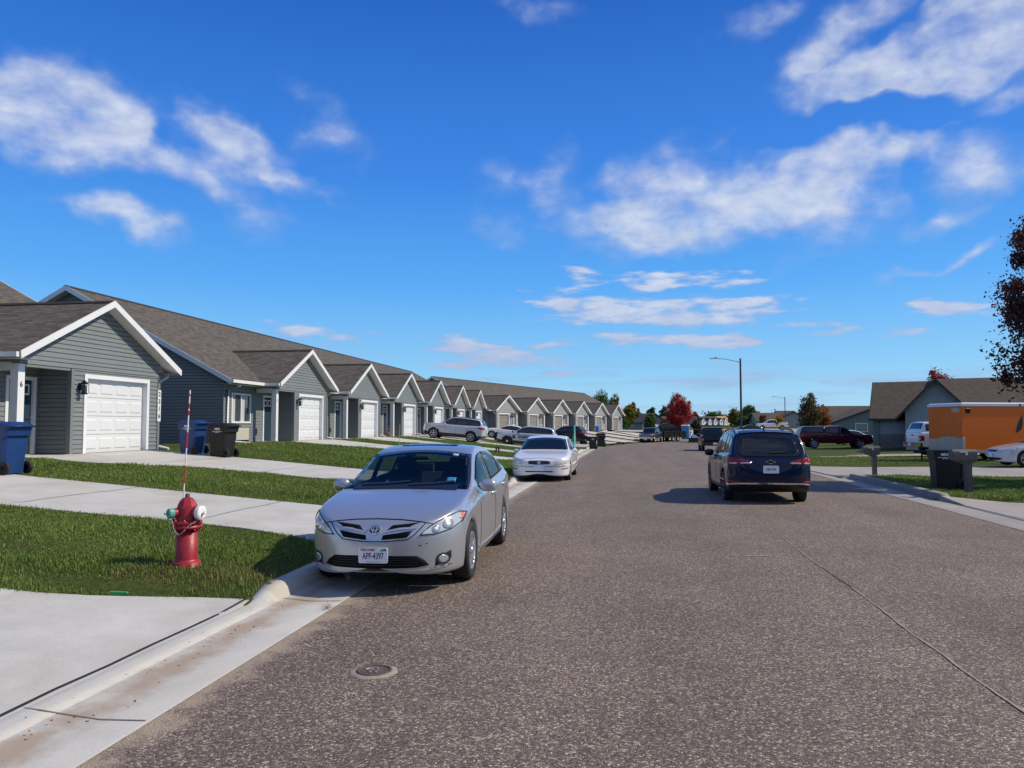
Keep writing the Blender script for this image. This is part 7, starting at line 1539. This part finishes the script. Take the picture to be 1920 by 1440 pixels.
pk = at(1753, 709.5, 53); g0 = Vector((pk.x + A_.x * 1.9, pk.y + A_.y * 1.9, 0)); gable_block(root, g0, (B_.x, B_.y), 6.5, 3.8, 2.85, pk.z, 'house_blue', ov=.6)
# the green house behind it
a2 = bx_dir(R(97)); c1 = at(1562, 812, 106); c1.z = .25; root = empty('house', (0, 0, 0), 0, 'dark green house behind the maroon pickup', 'house'); gable_block(root, c1, a2, 16, 11, 1.95, 4.25, 'house_green')
pk = at(1652, 759, 100); B2 = Vector((-a2[1], a2[0], 0)); gable_block(root, Vector((pk.x + 6.5, pk.y, .2)), (B2.x, B2.y), 8, 13, 1.7, 4.1, 'house_green', windows=(('side', 3.6, .75, 1.4, .95), ('side', 5.9, .75, .8, .95)))
# the beige house
a3 = bx_dir(R(97)); c2 = at(1421, 803, 190); c2.z = .6; root = empty('house', (0, 0, 0), 0, 'distant beige house between the tall lamp and the maple', 'house'); gable_block(root, c2, a3, 10, 12, 2.2, 4.25, 'house_beige')
pk = at(1489, 771, 186); B3 = Vector((-a3[1], a3[0], 0)); gable_block(root, Vector((pk.x + 4.2, pk.y, .6)), (B3.x, B3.y), 9, 8.4, 2.3, pk.z - .6, 'house_beige', windows=(('side', 1.2, .3, 1.4, 1.7), ('side', 4.4, .6, .7, 1.3)))
pk = at(1467, 769.5, 196); gable_block(root, Vector((pk.x - .6, pk.y, .6)), a3, 4.2, 9, 2.5, pk.z - .6, 'house_beige')
# grey house left of the red maple, and its shed
pk = at(1226, 774.7, 160); root = empty('house', (0, 0, 0), 0, 'distant grey house left of the red maple', 'house'); gable_block(root, Vector((pk.x + 2.7, pk.y, .6)), (-.25, .97), 10, 5.6, 1.9, pk.z - .6, 'house_grey', roof='shingle')
gable_block(root, Vector((pk.x - 1, pk.y + 4, .6)), a3, 8, 7, 1.9, 3.0, 'house_grey', roof='shingle')
p = at(1238, 805, 135); root = empty('shed', (0, 0, 0), 0, 'small white garden shed below the grey house', 'shed'); gable_block(root, Vector((p.x - .65, p.y, g(p.x, p.y))), a3, 1.4, 1.6, .75, 1.15, 'white_trim', roof='lamp_grey', ov=.08, trim='white_trim')
# far terrace with white gables
def far_row(label, pxl, pxr, Y, gables, bays, ytop, wall, roof, z, dp, ho, trim):
    l = at(pxl, 802, Y); ad = Vector((math.sin(R(58)), math.cos(R(58)))); nd = Vector((ad.y, -ad.x)); root = empty('far_terrace', (0, 0, 0), 0, label, 'terrace')
    def along(px): k = (px - 960) / 1440; return (k * l.y - l.x) / (ad.x - k * ad.y)
    ln = along(pxr); hr = at(pxl, ytop, Y).z - z; gable_block(root, Vector((l.x, l.y, z)), ad, ln, dp, ho, hr, wall, roof=roof, ov=.3, trim=trim)
    for px, yt in gables:
        u = along(px); q = Vector((l.x, l.y)) + ad * u + nd * 1.2; zt_ = at(px, yt, q.y).z; o = q + ad * 1.2
        gable_block(root, Vector((o.x, o.y, z + 1.2)), (-nd.x, -nd.y), 5, 2.4, max(.8, zt_ - z - 1.2 - 1.6), zt_ - z - 1.2, 'white_trim', roof=roof, ov=.15, trim='white_trim', windows=(('side', .95, 1.5, .55, 1.2),))
    for px in bays:
        q = Vector((l.x, l.y)) + ad * along(px); m = MB(); c = [q + ad * a_ + nd * b_ for a_, b_ in ((-1.1, .02), (1.1, .02), (1.1, .4), (-1.1, .4))]; m.hexa([(v.x, v.y, z + 2.2) for v in c], [(v.x, v.y, z + 3.4) for v in c]); m.build('bay', 'white_trim', root)
    a0_, b0_ = Vector((l.x, l.y)), Vector((l.x, l.y)) + ad * ln; m = MB(); m.hexa([(a0_.x + nd.x * 1.6, a0_.y + nd.y * 1.6, z + 1.3), (b0_.x + nd.x * 1.6, b0_.y + nd.y * 1.6, z + 1.3), (b0_.x, b0_.y, z + 1.9), (a0_.x, a0_.y, z + 1.9)], [(a0_.x + nd.x * 1.6, a0_.y + nd.y * 1.6, z + 1.4), (b0_.x + nd.x * 1.6, b0_.y + nd.y * 1.6, z + 1.4), (b0_.x, b0_.y, z + 2.0), (a0_.x, a0_.y, z + 2.0)]); m.build('porch_roof', roof, root)
far_row('far brown terrace with a row of white gables', 1311, 1352, 430, ((1315.3, 783), (1328.2, 783), (1338.2, 783), (1349.4, 783)), (1321.5, 1344), 780.5, 'townhouse_brown', 'shingle_brown', .2, 9, 3.6, 'dark_trim')
far_row('far unfinished terrace of bare orange boarding', 1354, 1370, 470, ((1358, 783),), (1366,), 780.5, 'osb', 'osb', .2, 9, 3.8, 'osb')
Y = 300; p = at(1303, 780, Y); root = empty('house', (0, 0, 0), 0, 'far cream house half hidden by the red maple', 'house'); gable_block(root, Vector((p.x + 1.6, Y, .5)), (0, 1), 8, 4, 2.4, p.z - .5, 'house_beige', trim='white_trim')

# ------------------------------------------------------------------ trees
def tree(name, label, cat, base, H, rx, rz, zc, leaf, n, ls, trunk=.12, K=90, group=None, spread=.20, shape=1.0, seed=1, gap=0.0, mix=None, ry=None, limbs=14):
    """trunk, limbs and a crown of many small leaves gathered in clumps; zc = height of the crown's middle above the base"""
    rg = np.random.default_rng(seed); ry = ry or rx; root = empty(name, base, 0, label, cat, group); C = []
    while len(C) < K:
        v = rg.normal(size=3); v /= np.linalg.norm(v); r = rg.uniform(.25, 1.0) ** .5; u = v * r
        if gap and rg.uniform() < gap and r > .8: continue
        w = 1.0 - (shape - 1.0) * u[2] * .5 if shape != 1 else 1.0; lump = .86 + .22 * math.sin(3.1 * v[0] + seed) * math.sin(2.7 * v[1] + 2 * v[2] + seed * 1.7)
        C.append((u[0] * rx * w * lump, u[1] * ry * w * lump, zc + u[2] * rz * lump))
    C = np.array(C); which = rg.integers(0, K, n); sp = spread * rg.uniform(.6, 1.35, K)[which][:, None]
    pos = C[which] + rg.normal(size=(n, 3)) * sp * np.array([rx, ry, rz * .72]) * .62
    a = rg.normal(size=(n, 3)); a /= np.linalg.norm(a, axis=1)[:, None]; b = np.cross(a, rg.normal(size=(n, 3))); b /= np.linalg.norm(b, axis=1)[:, None]; s_ = (ls * rg.uniform(.6, 1.35, n))[:, None]
    V = np.stack([pos - a * s_, pos + b * s_ * .55, pos + a * s_, pos - b * s_ * .55], 1).reshape(-1, 3); F = np.arange(4 * n).reshape(n, 4); base_r = rg.uniform(.15, .8, K)[which]; rn = np.clip(base_r * .6 + rg.uniform(0, .42, n), 0, 1)
    if mix: rn = np.clip(rn + mix(pos), 0, 1)
    cr = fast_mesh('crown', V, F, leaf, attr=rn, parent=root)
    t = MB(); top = zc + rz * .55; t.tube([(0, 0, -.3), (trunk * .3, 0, H * .12), (-trunk * .4, trunk * .3, H * .35), (0, 0, top)], [trunk * 1.25, trunk, trunk * .75, trunk * .15], 9)
    for i in range(min(limbs, K)):
        c = Vector(C[i]); z0 = max(H * .12, min(top * .9, c.z - rg.uniform(.15, .45) * rz)); t.tube([(0, 0, z0), Vector((c.x * .5, c.y * .5, z0 + (c.z - z0) * .4)), c], [trunk * .42, trunk * .25, trunk * .05], 6)
    t.build('trunk', 'bark', root); return root
def ptree(name, label, cat, px, ytop, ybot, Y, wpx, leaf, n=3000, ls=None, shape=1.0, seed=1, trunk=None, zb=None, lowfrac=.12, **kw):
    p = at(px, ybot, Y); z = g(p.x, p.y) if zb is None else zb; top = at(px, ytop, Y).z; H = top - z; rx = wpx * Y / 1440 / 2; rz = H * (1 - lowfrac) / 2
    return tree(name, label, cat, (p.x, p.y, z), H, rx, rz, H - rz, leaf, int(n * 1.6), ls * .75 if ls else max(.10, rx * .05), trunk or max(.08, rx * .05), seed=seed, shape=shape, **kw)
tree('maple_tree', 'dark purple leaved maple at the right photo edge', 'tree', (16.95, 22.0, g(16.95, 22.0)), 9.6, 2.85, 4.9, 4.6, 'leaf_purple', 46000, .062, .14, K=200, spread=.105, seed=5, gap=.25, limbs=120)
ptree('maple_tree', 'bright red maple at the far bend', 'tree', 1273, 735, 805, 128, 51, 'leaf_red', 17000, .105, seed=3, K=240, spread=.15, shape=1.25, lowfrac=.04, mix=lambda p: .10 * (p[:, 2] - 3) / 3)
ptree('maple_tree', 'half turned maple, purple above and orange below', 'tree', 1517, 737, 800, 92, 46, 'leaf_mix', 5500, .15, seed=8, K=100, gap=.25, lowfrac=.06)
ptree('maple_tree', 'rust orange maple leaning against the half turned one', 'tree', 1541, 757, 801, 95, 40, 'leaf_rust', 4500, .14, seed=9, K=90, lowfrac=.04)
ptree('ornamental_tree', 'small yellow tree in front of the beige house', 'tree', 1459, 780, 806, 150, 24, 'leaf_yellow', 2200, .16, seed=12, K=60, lowfrac=.1)
ptree('maple_tree', 'red crowned tree behind the blue grey house', 'tree', 1763, 690, 775, 84, 62, 'leaf_red', 9000, .15, seed=14, K=170, spread=.16, lowfrac=.1)
ptree('broadleaf_tree', 'tall green tree right of the tall street lamp', 'tree', 1407, 760, 803, 230, 36, 'leaf_green', 4000, .3, seed=15, K=80, lowfrac=.05)
ptree('broadleaf_tree', 'pale green tree left of the tall street lamp', 'tree', 1377, 766, 806, 230, 26, 'leaf_yellowgreen', 2400, .3, seed=16, K=50, gap=.4, lowfrac=.05)
ptree('broadleaf_tree', 'bushy olive tree behind the tall street lamp', 'tree', 1393, 776, 808, 200, 26, 'leaf_green', 2600, .26, seed=17, K=60, lowfrac=.02)
ptree('shrub', 'dark bush left of the white pickup', 'bush', 1417, 793, 808, 160, 18, 'leaf_darkgreen', 1500, .2, seed=18, K=40, lowfrac=.0)
ptree('broadleaf_tree', 'brownish bare tree before the beige house', 'tree', 1431, 774, 803, 185, 16, 'leaf_rust', 1500, .2, seed=19, K=40, gap=.4)
ptree('spruce_tree', 'small dark green tree right of the red maple', 'tree', 1304, 785, 808, 140, 17, 'leaf_darkgreen', 2400, .16, seed=20, K=50, lowfrac=.05, shape=1.6)
ptree('broadleaf_tree', 'far olive tree above the white gables', 'tree', 1337, 769, 800, 560, 32, 'leaf_green', 2200, .7, seed=21, K=50); ptree('broadleaf_tree', 'far orange tinged tree above the bare boarding', 'tree', 1352, 774, 800, 560, 20, 'leaf_rust', 1400, .7, seed=22, K=40)
ptree('broadleaf_tree', 'far olive tree between the white gables and the lamps', 'tree', 1366, 777, 800, 580, 22, 'leaf_yellowgreen', 1400, .7, seed=23, K=40); ptree('maple_tree', 'far dark red tree peeping over the red maple', 'tree', 1304, 771, 800, 420, 13, 'leaf_red', 1200, .5, seed=24, K=40)
ptree('broadleaf_tree', 'green tree in front of the distant grey house', 'tree', 1218, 771, 806, 140, 23, 'leaf_green', 3000, .18, seed=25, K=60, lowfrac=.05, shape=1.2)
ptree('broadleaf_tree', 'dark tree behind the distant grey house', 'tree', 1221, 763, 800, 260, 22, 'leaf_darkgreen', 2200, .34, seed=26, K=50); ptree('broadleaf_tree', 'dark tree between the grey house and the red maple', 'tree', 1245, 762, 800, 260, 22, 'leaf_darkgreen', 2200, .34, seed=27, K=50)
ptree('shrub', 'brown green bush beneath the red maple', 'bush', 1247, 783, 806, 134, 22, 'leaf_rust', 1800, .16, seed=28, K=40, lowfrac=.0)
ptree('broadleaf_tree', 'yellow green tree just beyond the farthest terrace', 'tree', 1176, 762, 806, 155, 34, 'leaf_yellowgreen', 4200, .2, seed=29, K=80, lowfrac=.02); ptree('broadleaf_tree', 'russet tree rising over the yellow green one', 'tree', 1183, 751, 800, 175, 27, 'leaf_rust', 3200, .24, seed=30, K=70)
ptree('broadleaf_tree', 'dark olive tree right of the russet one', 'tree', 1192, 768, 806, 165, 20, 'leaf_green', 2400, .2, seed=31, K=50, lowfrac=.02); ptree('broadleaf_tree', 'small orange tree beside the distant grey house', 'tree', 1200, 769, 790, 200, 9, 'leaf_orange', 1000, .2, seed=32, K=30, lowfrac=.05)
ptree('broadleaf_tree', 'tall olive tree behind the farthest roof', 'tree', 1128, 736, 800, 200, 46, 'leaf_green', 4200, .26, seed=33, K=90, gap=.2); ptree('broadleaf_tree', 'pale yellow tree behind the end of the farthest roof', 'tree', 1152, 736, 800, 205, 26, 'leaf_yellowgreen', 2600, .26, seed=34, K=60, gap=.3)
ptree('broadleaf_tree', 'olive tree half hidden by the farthest ridge', 'tree', 1108, 742, 800, 210, 44, 'leaf_green', 3200, .26, seed=36, K=70, gap=.2)
ptree('broadleaf_tree', 'hazy green tree left of the bare boarding', 'tree', 1385, 768, 806, 320, 34, 'leaf_green', 2600, .4, seed=37, K=60, lowfrac=.02)
ptree('broadleaf_tree', 'low olive tree right of the beige house', 'tree', 1506, 783, 803, 240, 22, 'leaf_green', 1600, .3, seed=38, K=40, lowfrac=.02)
ptree('broadleaf_tree', 'green tree right of the small dark bush', 'tree', 1424, 772, 803, 250, 24, 'leaf_yellowgreen', 2000, .3, seed=39, K=50, lowfrac=.02)
ptree('broadleaf_tree', 'bushy green tree low behind the last garage', 'tree', 1168, 777, 806, 150, 22, 'leaf_green', 2400, .2, seed=35, K=50, lowfrac=.0)
# the far wood along the horizon, one mass
V = []; A = []
rg = np.random.default_rng(77)
for azd in np.arange(-8, 50, .5):
    Y = 700; x = math.tan(R(azd)) * Y; h = rg.uniform(7, 12); n = 90; q = rg.normal(size=(n, 3)) * np.array([4.2, 3, h * .32]) + np.array([x, Y + rg.uniform(-30, 30), h * .55]); q[:, 2] = np.abs(q[:, 2]) + .3
    a = rg.normal(size=(n, 3)); a /= np.linalg.norm(a, axis=1)[:, None]; b = np.cross(a, rg.normal(size=(n, 3))); b /= np.linalg.norm(b, axis=1)[:, None]; s_ = 1.3; V.append(np.stack([q - a * s_, q + b * s_ * .7, q + a * s_, q - b * s_ * .7], 1).reshape(-1, 3)); A.append(np.clip(rg.uniform(0, .6) + rg.uniform(0, .4, n), 0, 1))
V = np.concatenate(V); fw = fast_mesh('far_wood', V, np.arange(len(V)).reshape(-1, 4), 'leaf_green', attr=np.concatenate(A)); tag(fw, 'low far wood along the horizon', 'wood', kind='stuff')

# belt of trees added behind the camera to darken reflections in paintwork and glass
V = []; A = []
for k in range(90):
    x = -60 + k * 1.4 + rg.uniform(-1, 1); Y = -48 + rg.uniform(-5, 5); h = rg.uniform(5, 9); n = 150; q = rg.normal(size=(n, 3)) * np.array([1.7, 1.5, h * .28]) + np.array([x, Y, h * .5]); q[:, 2] = np.abs(q[:, 2])
    a = rg.normal(size=(n, 3)); a /= np.linalg.norm(a, axis=1)[:, None]; b = np.cross(a, rg.normal(size=(n, 3))); b /= np.linalg.norm(b, axis=1)[:, None]; s_ = .75; V.append(np.stack([q - a * s_, q + b * s_ * .7, q + a * s_, q - b * s_ * .7], 1).reshape(-1, 3)); A.append(rg.uniform(0, 1, n))
V = np.concatenate(V); fw = fast_mesh('unseen_wood', V, np.arange(len(V)).reshape(-1, 4), 'leaf_green', attr=np.concatenate(A)); tag(fw, 'unseen belt of green trees added behind the viewpoint', 'wood', kind='stuff')
